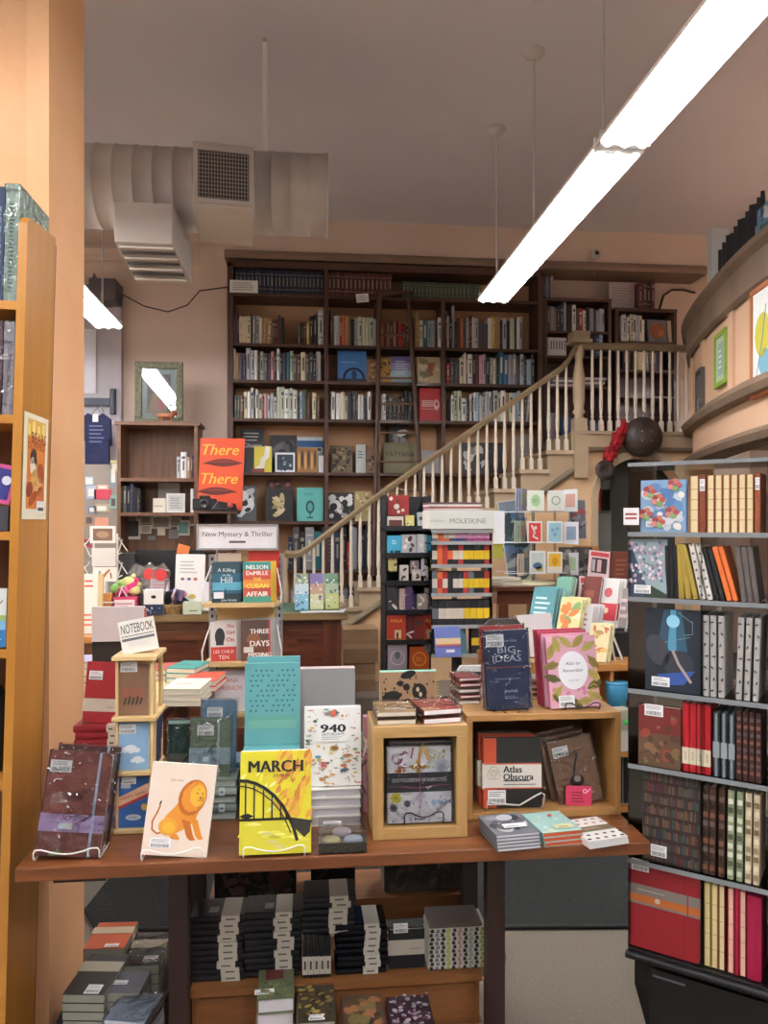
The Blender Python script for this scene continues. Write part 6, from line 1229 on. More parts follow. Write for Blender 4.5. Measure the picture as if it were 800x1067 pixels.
# clear box of erasers
eb = thing('eraser_box', 'clear box of three pastel oval erasers in front of the 940 books', 'box', P5(357, 890)); k = mpp(357, eb.location.y); w = 50*k
b = MB(); b.box(-w/2, w/2, 0, .1, 0, .003, '#4c4a42'); b.box(-w/2, w/2, 0, .002, 0, .026, noise_mat('patterned_card', '#2c2a26', '#6c6858', 160, .6)); b.build('box_base', eb)
b = MB(); b.box(-w/2, w/2, -.0006, .1, .0031, .052, clear('box_lid_plastic', '#e4e4e2', .08, .05, .2, 20)); b.build('clear_lid', eb); sticker(eb, -w*.2, .05, .06, .045, .014)
for i, (x, z, c, yy) in enumerate(((-w*.24, .012, '#ded6a8', .03), (w*.24, .012, '#bcc8dc', .03), (0, .022, '#cfc2cc', .055))):
    b = MB(); b.lathe([(.001, 0), (.02, .001), (.024, .006), (.024, .011), (.02, .016), (.001, .017)], M(c, .6), n=24); o = b.build('oval_eraser', None, (eb.location.x+x, eb.location.y+yy, eb.location.z+z)); o.scale = (1, .8, 1)
    tag(o, '%s oval eraser inside the clear box' % ('cream', 'pale blue', 'pale mauve')[i], 'eraser')

# NOTEBOOK tower
tw = thing('notebook_tower', 'pale pine tower with three shelves of small notebooks at the left of the table', 'display tower', (0, 0, TZ+TE)); Yt = 2.03
x0 = PX(120, Yt); x1 = PX(160, Yt); dpt = .13; zz = [PZ(140, y, Yt)-TZ for y in (868, 804, 747, 684)]; zz[0] = .012
for i, z in enumerate(zz): e = .008 if i in (2, 3) else .004; b = MB(); b.box(x0-e, x1+e, Yt-e, Yt+dpt+e, z-.011, z, m_pine); b.build('tower_shelf', tw, bevel=.0015)
MB().box(x0+.001, x1, Yt+.028, Yt+.034, 0, zz[3]-.011, m_pinez).build('back_panel', tw); MB().box(x0, x0+.006, Yt+.002, Yt+dpt, 0, zz[3]-.011, m_pinez).build('side_panel', tw)
MB().box(x1-.008, x1, Yt, Yt+.01, 0, zz[3]-.011, m_pinez).build('corner_strip', tw); MB().box(x1-.008, x1, Yt+dpt-.02, Yt+dpt, 0, zz[3]-.011, m_pinez).build('corner_strip', tw); MB().box(x1-.03, x1-.025, Yt+.034, Yt+dpt-.0, zz[2], zz[3]-.011, m_pinez).build('side_panel', tw)
def nb(i, z, h, c, label, art, **kw): book('pocket_notebook', label, 'notebook', (x1-x0)*.8, h, .01, c, ((x0+x1)/2-.005, Yt+.014, TZ+TE+z+.0005), (-.05, 0, 0), None, art, soft=True, **kw)
def art_build(b, w, h, y): b.text('WE', 0, h*.62, y, '#8a5a4a', w=w*.2); b.text('BUILD', 0, h*.44, y, '#b04c40', w=w*.66, h=h*.17, bold=.0); [b.stroke([(w*(-.3+.13*q), h*.22), (w*(-.26+.13*q), h*.3), (w*(-.24+.13*q), h*(.34+.03*(q % 2)))], w*.05, y-.0004, '#2c2622') for q in range(5)]
def art_cloud(b, w, h, y):
    for cx, cz, s_ in ((-.08, .42, 1), (.15, .2, .75)):
        for q, r_, t_ in ((-.2, .1, 0), (0, .16, .03), (.18, .1, 0), (0, .08, -.03)): b.ell((cx+q*s_)*w, (cz+t_)*h, w*r_*s_*1.3, h*r_*s_*.55, y-.0003*(r_ > .12), '#dfe4e6')
def art_games(b, w, h, y):
    b.flat([(-w*.5, h*.4), (w*.5, h*.68), (w*.5, h*.88), (-w*.5, h*.6)], y, '#d8b08c'); b.flat([(-w*.5, h*.36), (w*.5, h*.62), (w*.5, h*.68), (-w*.5, h*.42)], y-.0002, '#b02c2c'); b.text('GREAT GAMES', 0, h*.64, y-.0004, '#c0503c', w=w*.9, bold=.02, a=.26)
    b.ell(0, h*.2, w*.26, h*.06, y, '#c8ccd4'); b.text('GAMES', 0, h*.2, y-.0003, '#3c4c6c', w=w*.3); b.ell(w*.35, h*.4, w*.1, h*.07, y, '#d8b04c'); b.rect(-w*.42, -w*.1, h*.78, h*.9, y, '#b8bcc4')
nb(0, zz[2], zz[3]-zz[2]-.024, '#7c5c44', 'brown kraft notebook with red BUILD lettering on the tower top shelf', art_build, stick=(-.012, .125, .042, .026))
nb(1, zz[1], zz[2]-zz[1]-.02, '#86aac8', 'sky blue notebook with two white clouds on the tower middle shelf', art_cloud, stick=(-.015, .105, .042, .024))
nb(2, zz[0], zz[1]-zz[0]-.02, '#2c5c98', 'blue notebook with slanting red title stripe on the tower bottom shelf', art_games, stick=(-.012, .12, .036, .018))
for i in range(4): tag(MB().box(0, .006, 0, .075, 0, .125, '#23264a').box(.0008, .0052, -.0004, .074, .002, .1235, '#5c5c7c').build('pocket_notebook', None, (x1-.028+.0035*0+.0068*i, Yt+.045, TZ+TE+zz[1]+.0008), (0, .03, 0)), 'thin navy notebook in the open side of the pine tower, %s from left' % ORD[i], 'notebook', 'navy notebooks in the tower side')
ns = thing('notebook_sign', 'tilted cream NOTEBOOK sign standing on top of the pine tower', 'sign', (PX(146, Yt+.04), Yt+.045, TZ+TE+zz[3]+.014), (-.15, -.16, .25)); k = mpp(146, Yt)
b = MB(); w, h = 37*k, 31*k; b.box(-w/2, w/2, 0, .0015, -.01, h, '#e9e4d8'); b.text('NOTEBOOK', 0, h*.72, -.0008, '#3a3e44', w=w*.9, h=h*.32, bold=0, shear=.1); b.lines(-w*.46, w*.44, h*.44, h*.5, 1, -.0008, '#4a4c50', .4, False); b.lines(-w*.46, w*.44, h*.3, h*.4, 1, -.0008, '#6a6c70', .9, False); b.lines(-w*.3, w*.4, h*.08, h*.24, 3, -.0008, '#d8d2dc'); b.leaf(w*.33, h*.75, w*.2, h*.05, 2.2, -.0012, '#b07c4c'); b.build('sign_card', ns)
MB().box(-w*.45, w*.45, .0016, .03, -.01, -.006, '#e0dacb').build('sign_foot', ns)

# red notebooks
def stackbook(px, Y, L_, D_, t, z, c, label, group, band=None, rz=0, page='#ddd6c4', gloss=.4, side='spine', name='stacked_notebook', bandpos=.62, bw=.13, wrap=False, art=None, top=None):
    """notebook lying flat, its spine (or its page edge) towards the viewer; L_ = length across the view"""
    b = MB(); cm = M(c, gloss); cv = .0018; pm = M(page, .9)
    if side == 'spine': b.prismx([(0, .002), (.003, 0), (D_, 0), (D_, cv), (.004, cv), (.004, t-cv), (D_, t-cv), (D_, t), (.003, t), (0, t-.002), (-.0015, t/2)], -L_/2, L_/2, cm)
    else: b.box(-L_/2, L_/2, 0, D_, 0, cv, cm); b.box(-L_/2, L_/2, 0, D_, t-cv, t, cm); b.box(-L_/2, L_/2, D_-cv, D_, cv, t-cv, cm)
    b.box(-L_/2+.003, L_/2-.003, .003 if side != 'spine' else .0042, D_-.003, cv, t-cv, pm)
    if art: b.T = Matrix.Translation((0, 0, t+.0006)) @ Matrix.Rotation(-pi/2, 4, 'X'); art(b, L_, D_, 0); b.T = Matrix()
    o = b.build(name, None, (PX(px, Y), Y, z), (0, 0, rz)); tag(o, label, 'notebook', group)
    if band:
        q = MB(); x = -L_/2+L_*bandpos; e = .0006; bh = L_*bw/2*2; bm = M(band, .6)
        q.box(x, x+bh, -.0015-e, -.0012, -.0002, t+e, bm); q.box(x, x+bh, -.0015, D_, t, t+e, bm); q.rect(x+bh*.25, x+bh*.75, t*.35, t*.6, -.0015-e*1.6, '#5a564e'); q.build('belly_band', o)
    return o
Yr = 2.16; k = mpp(100, Yr); tr_ = 7.3*k; zr0 = TZ+TE; n_r = int((PZ(100, 750, Yr)-TZ)/tr_)
for j in range(n_r): stackbook(100+(j % 3)-1, Yr, 44*k, .1, tr_-.0008, zr0+j*tr_, '#8c1c22', 'red notebook with cream band in the pile left of the tower, %s from bottom' % ORD[j], 'pile of red notebooks', '#d4c6b4', bandpos=.76, bw=.2)
zrt = zr0+n_r*tr_+.0006
book('notebook', 'large red notebook with cream band standing on the pile left of the tower', 'notebook', 33*k, PZ(100, 690, Yr+.04)-zrt, .016, '#a02226', (PX(103.5, Yr+.03), Yr+.03, zrt), (-.12, .06, 0), None, None, band=(.03, .065, '#cfc2b0', lambda b, w, z0, z1, y: b.lines(w*.2, w*.45, z0+.01, z0+.014, 1, y, '#6a5c50')), stick=(-.018, .128, .036, .024), round_=True)

# teal box, green Scripta pile, other things at mid left
Ys = 2.1; k = mpp(222, Ys); ths = 8.5*k; z = TZ+TE; zts = PZ(222, 806, Ys); ns_ = int((zts-z)/ths)
GS = ['#5c6c68', '#74807c', '#4c5c58', '#8c948c', '#6c7c70', '#5c6460', '#7c8880', '#64746c']
for j in range(ns_): o = stackbook(222, Ys, 48*k, .12, ths-.001, z+j*ths, GS[j % 8], 'wrapped grey-green notebook in the pile behind the lion journal, %s from bottom' % ORD[j], 'pile of wrapped grey-green notebooks', '#a8bcc4' if j % 2 else None, rz=.03*(j % 2), gloss=.12, side='spine' if j % 2 else 'page', page='#8c948c')
zst = z+ns_*ths+.001
def bandb(b, w, z0, z1, y): h = z1-z0; b.text('Scripta', 0, z0+h*.75, y, '#4a5458', w=w*.42, shear=.5, bold=0); b.rect(-w*.2, -w*.04, z0+h*.18, z0+h*.5, y, '#c8dce4'); b.lines(w*.06, w*.38, z0+h*.25, z0+h*.45, 2, y, '#8ca0a8')
book('notebook', 'blue notebook with white sticker standing rearmost on the grey-green pile', 'notebook', 37*k, PZ(225, 731, Ys+.06)-zst, .014, '#6f90a8', (PX(227, Ys+.07), Ys+.07, zst), (-.08, .02, 0), None, None, wrap=True, stick=(-.012, .162, .042, .026), round_=True)
book('notebook', 'sage green notebook with pale blue band standing on the grey-green pile', 'notebook', 41*k, PZ(219, 750, Ys+.03)-zst, .014, '#71836c', (PX(219, Ys+.035), Ys+.035, zst), (-.08, .02, 0), None, None, wrap=True, band=(.03, .075, '#9fb8c4', bandb), strap=(.02, '#b0bcc4'), stick=(-.015, .122, .044, .028), round_=True)
Yd_ = 2.22; book('notebook', 'dark green notebook in a clear sleeve between the tower and the green pile', 'notebook', 25*mpp(188, Yd_), .16, .012, '#1c4c48', (PX(188, Yd_), Yd_, PZ(188, 810, Yd_)), (-.08, 0, 0), None, lambda b, w, h, y: (b.rect(-w/2, w/2, 0, h*.42, y, '#5c645c'), b.stroke([(w*.1, h*.05), (w*.15, h*.3), (w*.3, h*.36)], w*.08, y-.0003, '#24282a'), b.rect(-w/2, w/2, h*.94, h, y, '#9cc4bc')), wrap=True)
zz_ = PZ(188, 810, Yd_); ab = thing('acrylic_riser', 'clear acrylic block under the dark green notebook', 'riser', (PX(188, Yd_), Yd_-.02, TZ+TE)); w = 14*mpp(188, Yd_)
MB().box(-w, w, 0, .06, 0, .004, ACRYL()).box(-w, w, 0, .003, 0, zz_-TZ-.006, ACRYL()).box(-w, w, .057, .06, 0, zz_-TZ-.006, ACRYL()).box(-w, w, 0, .06, zz_-TZ-.006, zz_-TZ-.001, ACRYL()).build('riser_block', ab)
# blue stacked things between pile and March
for j in range(6): stackbook(243, 2.2, .1, .1, .02, TZ+TE+j*.0206, ('#2c4c6c', '#4c6a80', '#34506c', '#5c7c8c', '#2c3c50', '#54708c')[j], 'blue box-like notebook in the low pile behind the yellow journal, %s from bottom' % ORD[j], 'blue pile behind the yellow journal', gloss=.3)
m_teal = M('#5c9c9e', .5); Yq = 2.1; k = mpp(283, Yq); zb = TZ+TE; z2 = PZ(283, 783, Yq)
for j in range(3):
    hh = (z2-zb-.012)/3; tag(MB().bbox(-28*k, 28*k, 0, .12, 0, hh-.001, m_teal, .002).build('teal_box', None, (PX(283, Yq), Yq+.0, zb+j*hh)), 'closed teal box under the perforated one, %s from bottom' % ORD[j], 'box', 'teal boxes behind the yellow journal')
tt = thing('teal_card_box', 'teal display box with a triangle-cut lid standing behind the yellow journal', 'box', (PX(283, Yq), Yq, z2-.011)); w = 58*k; h = PZ(283, 697, Yq+.07)-z2+.01
b = MB(); b.box(-w/2, w/2, -.02, .1, 0, .02, m_teal); b.build('box_tray', tt)
b = MB(); b.T = Matrix.Translation((0, .03, .021)) @ Matrix.Rotation(-.1, 4, 'X'); b.box(-w/2, w/2, 0, .035, 0, h, m_teal); b.rect(-w*.42, w*.42, h*.3, h*.36, -.0008, '#5c9c8c')
for r_ in range(9):
    for q in range(9): x = w*(-.38+.095*q+(.02 if r_ % 2 else -.01)); zq = h*(.92-.062*r_); b.flat([(x-w*.026, zq), (x, zq-h*.025), (x+w*.026, zq)] [::1], -.001, '#1f5054') if (q+r_) % 5 else None
b.rect(-w*.44, w*.44, h*.2, h*.3, -.0008, '#6ca494'); b.build('box_lid', tt)
b = MB(); b.T = Matrix.Translation((0, .07, .021)) @ Matrix.Rotation(-.1, 4, 'X'); b.box(-w*.48, w*.5, 0, .03, 0, h*1.05, m_teal); b.build('box_inner', tt)
gb = thing('grey_box', 'plain grey flat box standing behind the 940 books', 'box', (PX(341, 2.32), 2.32, TZ+TE), (-.03, 0, 0)); k = mpp(341, 2.32); h = PZ(341, 698, 2.32)-TZ
MB().box(-29*k, 29*k, 0, .04, 0, h, '#8f8d8c').build('box_body', gb); MB().box(-29*k, 29*k, -.001, .041, h, h+.002, '#c8b4b4').build('box_edge', gb)

# things between the 940 pile and the small crate
for j, (px, w_, y_, c, pt_, nm) in enumerate(((383, 9, 2.12, '#b07c84', 747, 'dusty pink'), (381, 10, 2.16, '#7c9c7c', 765, 'pale green'), (384, 8, 2.2, '#c8b8b0', 757, 'beige'))):
    k = mpp(px, y_); bt('slim_packet', '%s slim packet standing left of the small oak crate' % nm, 'packet', px, y_, w_, TZ+TE, (PZ(px, pt_, y_)-TZ)/k, .025, c, blotch(['#e0d4cc', c, '#6c4c50'], 10, 90+j, .3))
# small crate with Encyclopedia of Rainbows
def crate(name, label, px0, px1, Y, pyt, d, wt, mat, matz, back=None):
    t = thing(name, label, 'crate', (0, Y, TZ+TE)); x0, x1 = PX(px0, Y), PX(px1, Y); h = PZ((px0+px1)/2, pyt, Y)-TZ
    for a_ in (x0, x1-wt): b = MB(); b.box(a_, a_+wt, 0, d, 0, h-wt, matz); b.build('side_panel', t, bevel=.001)
    MB().box(x0, x1, 0, d, h-wt, h, mat).build('top_panel', t, bevel=.001); MB().box(x0+wt, x1-wt, 0, d, 0, wt, mat).build('bottom_panel', t, bevel=.001)
    MB().box(x0+wt, x1-wt, d-.008, d, wt, h-wt, back or mat).build('back_panel', t)
    return x0, x1, TZ+TE+h, TZ+TE+wt
m_cr = wood('light_oak', '#a37e4a', '#ba955e', 'x', .4, .2); m_crz = wood('light_oak', '#a37e4a', '#ba955e', 'z', .4, .2)
cx0, cx1, czt, czb = crate('small_crate', 'small upright light oak crate holding the white floral notebook', 388, 487, 1.925, 757, .17, .028, m_cr, m_crz)
def art_rb(b, w, h, y):
    r = random.Random(33); b.rect(-w/2, w/2, 0, h, y+.0002, '#ebe9ec')
    def fl(cx, cz, r_, c, c2, n=6, e=0):
        for i in range(n): a_ = 2*pi*i/n; b.leaf(cx+r_*.55*cos(a_), cz+r_*.55*sin(a_), r_, r_*.55, a_, y-.0004-e, c)
        b.ell(cx, cz, r_*.28, r_*.28, y-.0008-e, c2, 8)
    for i in range(40): b.ell(w*(r.random()*.3+.12), h*(.62+r.random()*.34), w*.02, h*.012, y-.0003, r.choice(['#c8cc6c', '#b8c07c', '#d8d49c']), 7)
    for i in range(26): b.leaf(w*(r.random()-.5)*.9, h*r.random()*.34, w*.06, h*.02, r.random()*6, y-.0003, r.choice(['#b0b8c8', '#c8c0d8', '#9ca4a8', '#a8c0d8', '#6c6c74']))
    for i in range(10): b.leaf(-w*(.2+r.random()*.25), h*(.68+r.random()*.28), w*.12, h*.04, r.random()*6, y-.0004, r.choice(['#b88ca0', '#a87088', '#c8a8b8']))
    fl(-.3*w, .68*h, w*.09, '#d8843c', '#a8402c'); fl(-.02*w, .73*h, w*.14, '#dca83c', '#c88c2c', 4); b.leaf(w*.02, h*.92, w*.34, h*.06, 1.3, y-.0005, '#d8b060'); b.leaf(w*.12, h*.9, w*.3, h*.06, 1.8, y-.0006, '#e0bc74'); b.stroke([(-w*.1, h*.98), (-w*.13, h*.85)], w*.025, y-.0006, '#a03c5c')
    fl(.35*w, .72*h, w*.14, '#d0d4de', '#a8acbc', 10); fl(-.38*w, .33*h, w*.1, '#dcd03c', '#a8a02c', 8); fl(-.42*w, .2*h, w*.07, '#5c5c64', '#3c3c44', 8); fl(-.2*w, .25*h, w*.06, '#6c6c74', '#8c8c94', 8)
    for i in range(4): x = w*(.22+.09*i); b.flat([(x, h*(.2+.04*(i % 2))), (x+w*.05, h*.26), (x, h*(.3)), (x-w*.05, h*.26)], y-.0005, '#a8c4dc')
def band_rb(b, w, z0, z1, y):
    h = z1-z0; b.text('ENCYCLOPEDIA OF RAINBOWS', 0, z0+h*.62, y, '#d8d8dc', w=w*.86, h=h*.2, bold=0); b.stroke([(-w*.48, z0+h*.32), (-w*.2, z0+h*.28), (0, z0+h*.2), (w*.2, z0+h*.3), (w*.48, z0+h*.34)], .0012, y, '#b0508c'); b.stroke([(-w*.3, z0+h*.3), (-w*.1, z0+h*.2), (w*.1, z0+h*.26), (w*.3, z0+h*.38)], .001, y, '#b0508c')
Yb = 1.955; k = mpp(438, Yb); zf_ = czb+.001; h = PZ(438, 776, Yb+.02)-zf_-.004
book('notebook', 'white floral notebook with black title band and pink cord in the small crate', 'notebook', 66*k, h, .02, '#ebe9ec', (PX(437, Yb), Yb, zf_+.004), (-.08, 0, 0), None, art_rb, wrap=True, round_=True, band=(h*.4, h*.655, '#2c2c30', band_rb), extra=lambda r, y: MB().tube([(0, y-.003, h*.05), (0, y-.004, h*.5), (0, y-.003, h)], .0006, '#b0508c', 5).tube([(-.012, y-.004, h*.06), (0, y-.004, h*.045), (.012, y-.004, h*.055)], .0012, '#222226', 5).build('tie_cord', r))
book('notebook', 'second floral notebook close behind in the small crate', 'notebook', 66*k, h+.004, .015, '#c8c4c8', (PX(439, Yb+.03), Yb+.03, zf_+.004), (-.08, 0, 0), None, None, wrap=True)
easel('wire_easel', 'black wire easel in the small crate', .1, (PX(441, Yb-.01), Yb+.002, zf_), colour='#17171a', lip=.034, hgt=.09)
# on the small crate
def pack(px, Y, w, d, t, z, rz, c, label, art=None, wrap=True, page='#d8d0c0', group=None, name='wrapped_notebook', cat='notebook', stick=None):
    r = flatb(px, Y, w, d, t, c, z, rz, label, page=page, name=name, group=group, art=art, wrap=wrap, soft=True, stick=stick); r['category'] = cat; return r
Yc = 1.945
for j in range(2): pack(413, Yc, .098, .12, .011, czt+.001+j*.0205, .02, '#bb9c70', ('tan kraft notebook in wrap, lower of two on the small crate', 'tan kraft notebook with white sticker, upper of two on the small crate')[j], art=(lambda b, w, h, y: (b.ell(0, h*.6, w*.25, h*.12, y, '#9c7c50'), b.ell(0, h*.6, w*.13, h*.06, y-.0003, '#c8ac80'), b.rect(-w*.25, w*.3, h*.2, h*.36, y-.0003, '#ecebe8'))) if j else None)
for j in range(2): pack(461, Yc, .1, .12, .013, czt+.001+j*.0225, .16, '#a84a40', ('dull red notebook with white page edges, lower of two on the small crate', 'dull red notebook with tan label, upper of two on the small crate')[j], art=(lambda b, w, h, y: (b.rect(-w*.5, -w*.05, 0, h*.25, y, '#c8a078'), b.rect(w*.04, w*.05, 0, h, y, '#8c3c34'))) if j else None, page='#ecebea')
# spiral notebook behind
sp = thing('spiral_notebook', 'brown kraft spiral notebook with black ink blobs behind the small crate', 'notebook', (0, 0, 0)); Y = 2.22; x0, x1 = PX(396, Y), PX(455, Y); z1 = PZ(425, 701, Y); z0 = TZ+TE
sp.location = ((x0+x1)/2, Y, z0); sp.rotation_euler = (-.03, 0, 0); w = x1-x0; h = z1-z0
b = MB(); b.box(-w/2, w/2, 0, .002, 0, h, '#9c7c5c'); r = random.Random(44); base = h*.78
for i in range(40): q = .3+r.random(); b.ell(w*(r.random()-.5)*.92, base+h*.2*r.random(), w*.02*q, h*.013*q, -.0006, '#1c1a18', 8)
for cx, cz, rx, rz_ in ((-.3, .8, .17, .05), (-.03, .88, .06, .03), (-.14, .91, .05, .025), (.2, .84, .13, .07), (.0, .98, .14, .03), (-.1, .74, .2, .04)): b.ell(w*cx, h*cz, w*rx, h*rz_, -.0009, '#1c1a18', 16, .3)
for cx, cz in ((.17, .86), (.22, .82)): b.ell(w*cx, h*cz, w*.03, h*.02, -.0012, '#c8b49c', 8)
b.build('front_cover', sp); MB().box(-w/2+.001, w/2-.002, .0022, .012, .002, h-.002, '#e4e0d4').build('page_block', sp); MB().box(-w/2, w/2, .0122, .014, 0, h+.004, '#a8dcc8').box(-w/2, w/2, .002, .014, h, h+.004, '#a8dcc8').build('back_cover', sp)
b = MB(); zq = .02
while zq < h: b.tube([(w/2-.003, -.002, zq), (w/2+.006, -.001, zq+.001), (w/2+.008, .006, zq), (w/2+.005, .014, zq-.001), (w/2-.003, .014, zq)], .0009, M('#c9b05a', .3, .7), 5); zq += .0085
b.build('spiral_wire', sp)

# large crate
m_cb = wood('mid_oak', '#9c7140', '#b2854e', 'x', .4, .25); m_cbz = wood('mid_oak', '#9c7140', '#b2854e', 'z', .4, .25)
YG = 2.03; gx0, gx1, gzt, gzb = crate('large_crate', 'large light oak crate on the right of the table holding the black and orange journal', 486, 647, YG, 744, .27, .017, m_cb, m_cbz, wood('mid_oak_dark', '#7c5630', '#946a3e', 'x', .4, .1))
def art_ao(b, w, h, y): b.rect(-w/2, -w*.28, 0, h, y, '#c2502e'); b.rect(-w*.28, w/2, 0, h, y, '#24241f')
def band_ao(b, w, z0, z1, y):
    h = z1-z0; b.rect(-w/2, w/2, z0, z0+h*.05, y, '#c2502e'); b.rect(-w/2, w/2, z0+h*.95, z1, y, '#c2502e'); b.text('Atlas', -w*.0, z0+h*.76, y-.0002, '#1c1c1c', w=w*.32, bold=.03); b.text('Obscura', w*.1, z0+h*.47, y-.0002, '#1c1c1c', w=w*.52, bold=.03)
    b.lines(-w*.16, w*.3, z0+h*.28, z0+h*.36, 1, y-.0002, '#5c5c58', .7, False); b.lines(-w*.16, w*.4, z0+h*.14, z0+h*.2, 1, y-.0002, '#8c8c88', .7, False)
    for q in range(3): ring(b, -w*.33+w*.04*cos(2.1*q+1.57), z0+h*.6+w*.04*sin(2.1*q+1.57), w*.075, w*.008, y-.0002, '#b8a48c', 0, 2*pi, 14)
Yo = YG+.04; k = mpp(532, Yo); h = PZ(535, 766, Yo+.02)-gzb-.006
book('journal', 'black and orange journal with cream title band in the large crate', 'journal', 61*k, h, .022, '#24241f', (PX(533, Yo), Yo, gzb+.001), (-.1, .02, 0), None, art_ao, round_=True, band=(h*.27, h*.64, '#e6e0d2', band_ao), stick=(-.045, .028, .05, .04), spine='#c2502e')
for i in range(2): book('journal', ('second orange-spined journal just behind the first', 'rearmost grey-edged journal behind the black and orange pair')[i], 'journal', 61*k, h+.004, .02, ('#b04628', '#55554e')[i], (PX(531, Yo)-.002, Yo+.026+.024*i, gzb+.001), (-.1, .02, 0), None, None, round_=True, band=(h*.27, h*.64, '#d8d0c2') if i == 0 else None)
we = thing('wire_easel', 'white wire easel half seen behind the grey magazine pile', 'book easel', (PX(540, YG+.02), YG+.022, gzb)); k = mpp(540, YG)
MB().tube([(-.09, .04, .003), (-.09, -.01, .003), (-.088, -.012, .03), (-.06, -.013, .022), (0, -.014, .016), (.045, -.013, .04), (.062, -.012, .047), (.07, -.011, .04), (.066, -.01, .003), (.066, .03, .003)], .0022, M('#dcdad4', .3), 8).build('front_wire', we)
Yw = YG+.052
def art_wb(b, w, h, y):
    b.stroke([(-w*.3, h*.1), (-w*.1, h*.3), (w*.0, h*.55), (w*.12, h*.75)], w*.05, y, '#3c3430'); b.ell(0, h*.35, w*.17, h*.09, y-.0002, '#2c2622'); b.ell(w*.02, h*.38, w*.08, h*.05, y-.0004, '#b8a898')
    for q in range(5): b.stroke([(w*.0, h*.4), (w*(-.2+.12*q), h*(.55+.03*q))], w*.012, y-.0003, '#5c4a40')
for i in range(3): book('wrapped_notebook', ('brown kraft notebook in crinkled wrap leaning in the large crate, frontmost', 'second wrapped brown notebook behind the frontmost one in the large crate', 'rearmost wrapped brown notebook in the large crate')[i], 'notebook', 46*mpp(595, Yw), h*(.97+.02*i), .02, '#8c6a50', (PX(605-5*i, Yw), Yw+.027*i, gzb+.001), (-.1, -.19, 0), None, art_wb if i == 0 else None, wrap=True, soft=True, stick=((-.03, .15, .045, .028) if i == 0 else (-.03, .17, .04, .018)))
bt('pink_card', 'hot pink card leaning against the wrapped kraft notebook in the large crate', 'card', 603, Yw-.025, 28, gzb+.001, 20, .002, '#c83c5c', lambda b, w, h, y: (b.lines(-w*.3, w*.2, h*.15, h*.75, 4, y, '#8c2438', .5), ring(b, w*.22, h*.75, w*.07, w*.03, y, '#f0d8dc', 0, 2*pi), b.stroke([(w*.3, h*.7), (w*.42, h*.88)], w*.03, y, '#f0d8dc')), rot=(-.12, .06, 0))
# on the large crate
zt = gzt+.001; Ya_ = YG+.05
def art_deo(b, w, h, y):
    s_ = '#c0cad8'; b.text('FOR YOUR', w*.1, h*.86, y, s_, w=w*.3, bold=0); b.text('BIG', 0, h*.75, y, s_, w=w*.42, h=h*.085, bold=0); b.text('IDEAS', 0, h*.64, y, s_, w=w*.66, h=h*.085, bold=0); b.rect(-w/2, w/2, h*.52, h*.535, y-.0004, '#8c4a50'); b.lines(-w*.3, w*.3, h*.36, h*.4, 1, y, '#6c7c98'); b.text('Journal', w*.05, h*.22, y, s_, w=w*.3, bold=0); b.lines(-w*.1, w*.25, h*.12, h*.17, 2, y, '#8c9cb4')
k = mpp(528, Ya_)
book('wrapped_journal', 'navy blue foil-lettered journal in crinkled wrap on top of the large crate', 'journal', 46*k, PZ(528, 656, Ya_+.02)-zt-.004, .018, '#27355a', (PX(530, Ya_), Ya_, zt+.004), (-.1, -.03, 0), None, art_deo, wrap=True, soft=True, stick=(-.032, .187, .05, .034))
book('wrapped_journal', 'red and cream wrapped journal directly behind the navy one', 'journal', 46*k, PZ(528, 654, Ya_+.02)-zt, .012, '#a83034', (PX(526, Ya_+.03), Ya_+.028, zt+.004), (-.1, -.03, 0), None, lambda b, w, h, y: b.rect(-w/2, w/2, 0, h*.55, y, '#cfc4b4'), wrap=True, soft=True)
MBx = thing('wire_ring_notebook', 'black ring-bound notebook edge curling above the navy journal', 'notebook', (PX(524, Ya_+.07), Ya_+.07, zt)); h = PZ(524, 645, Ya_+.07)-zt
b = MB(); b.prism([(-.055, 0), (.055, 0), (.055, h*.93), (.04, h), (-.035, h), (-.055, h*.93)], 0, .012, '#4a443c'); b.build('cover', MBx); b = MB()
for q in range(9): x = -.04+.01*q; b.tube([(x, -.002, h-.014), (x, -.004, h), (x, .006, h+.006), (x, .016, h)], .0009, M('#2c2c2e', .3, .6), 5)
b.build('wire_rings', MBx)
easel('wire_easel', 'black wire easel under the navy wrapped journal', .09, (PX(530, Ya_), Ya_-.006, zt), colour='#17171a', lip=.006, hgt=.09)
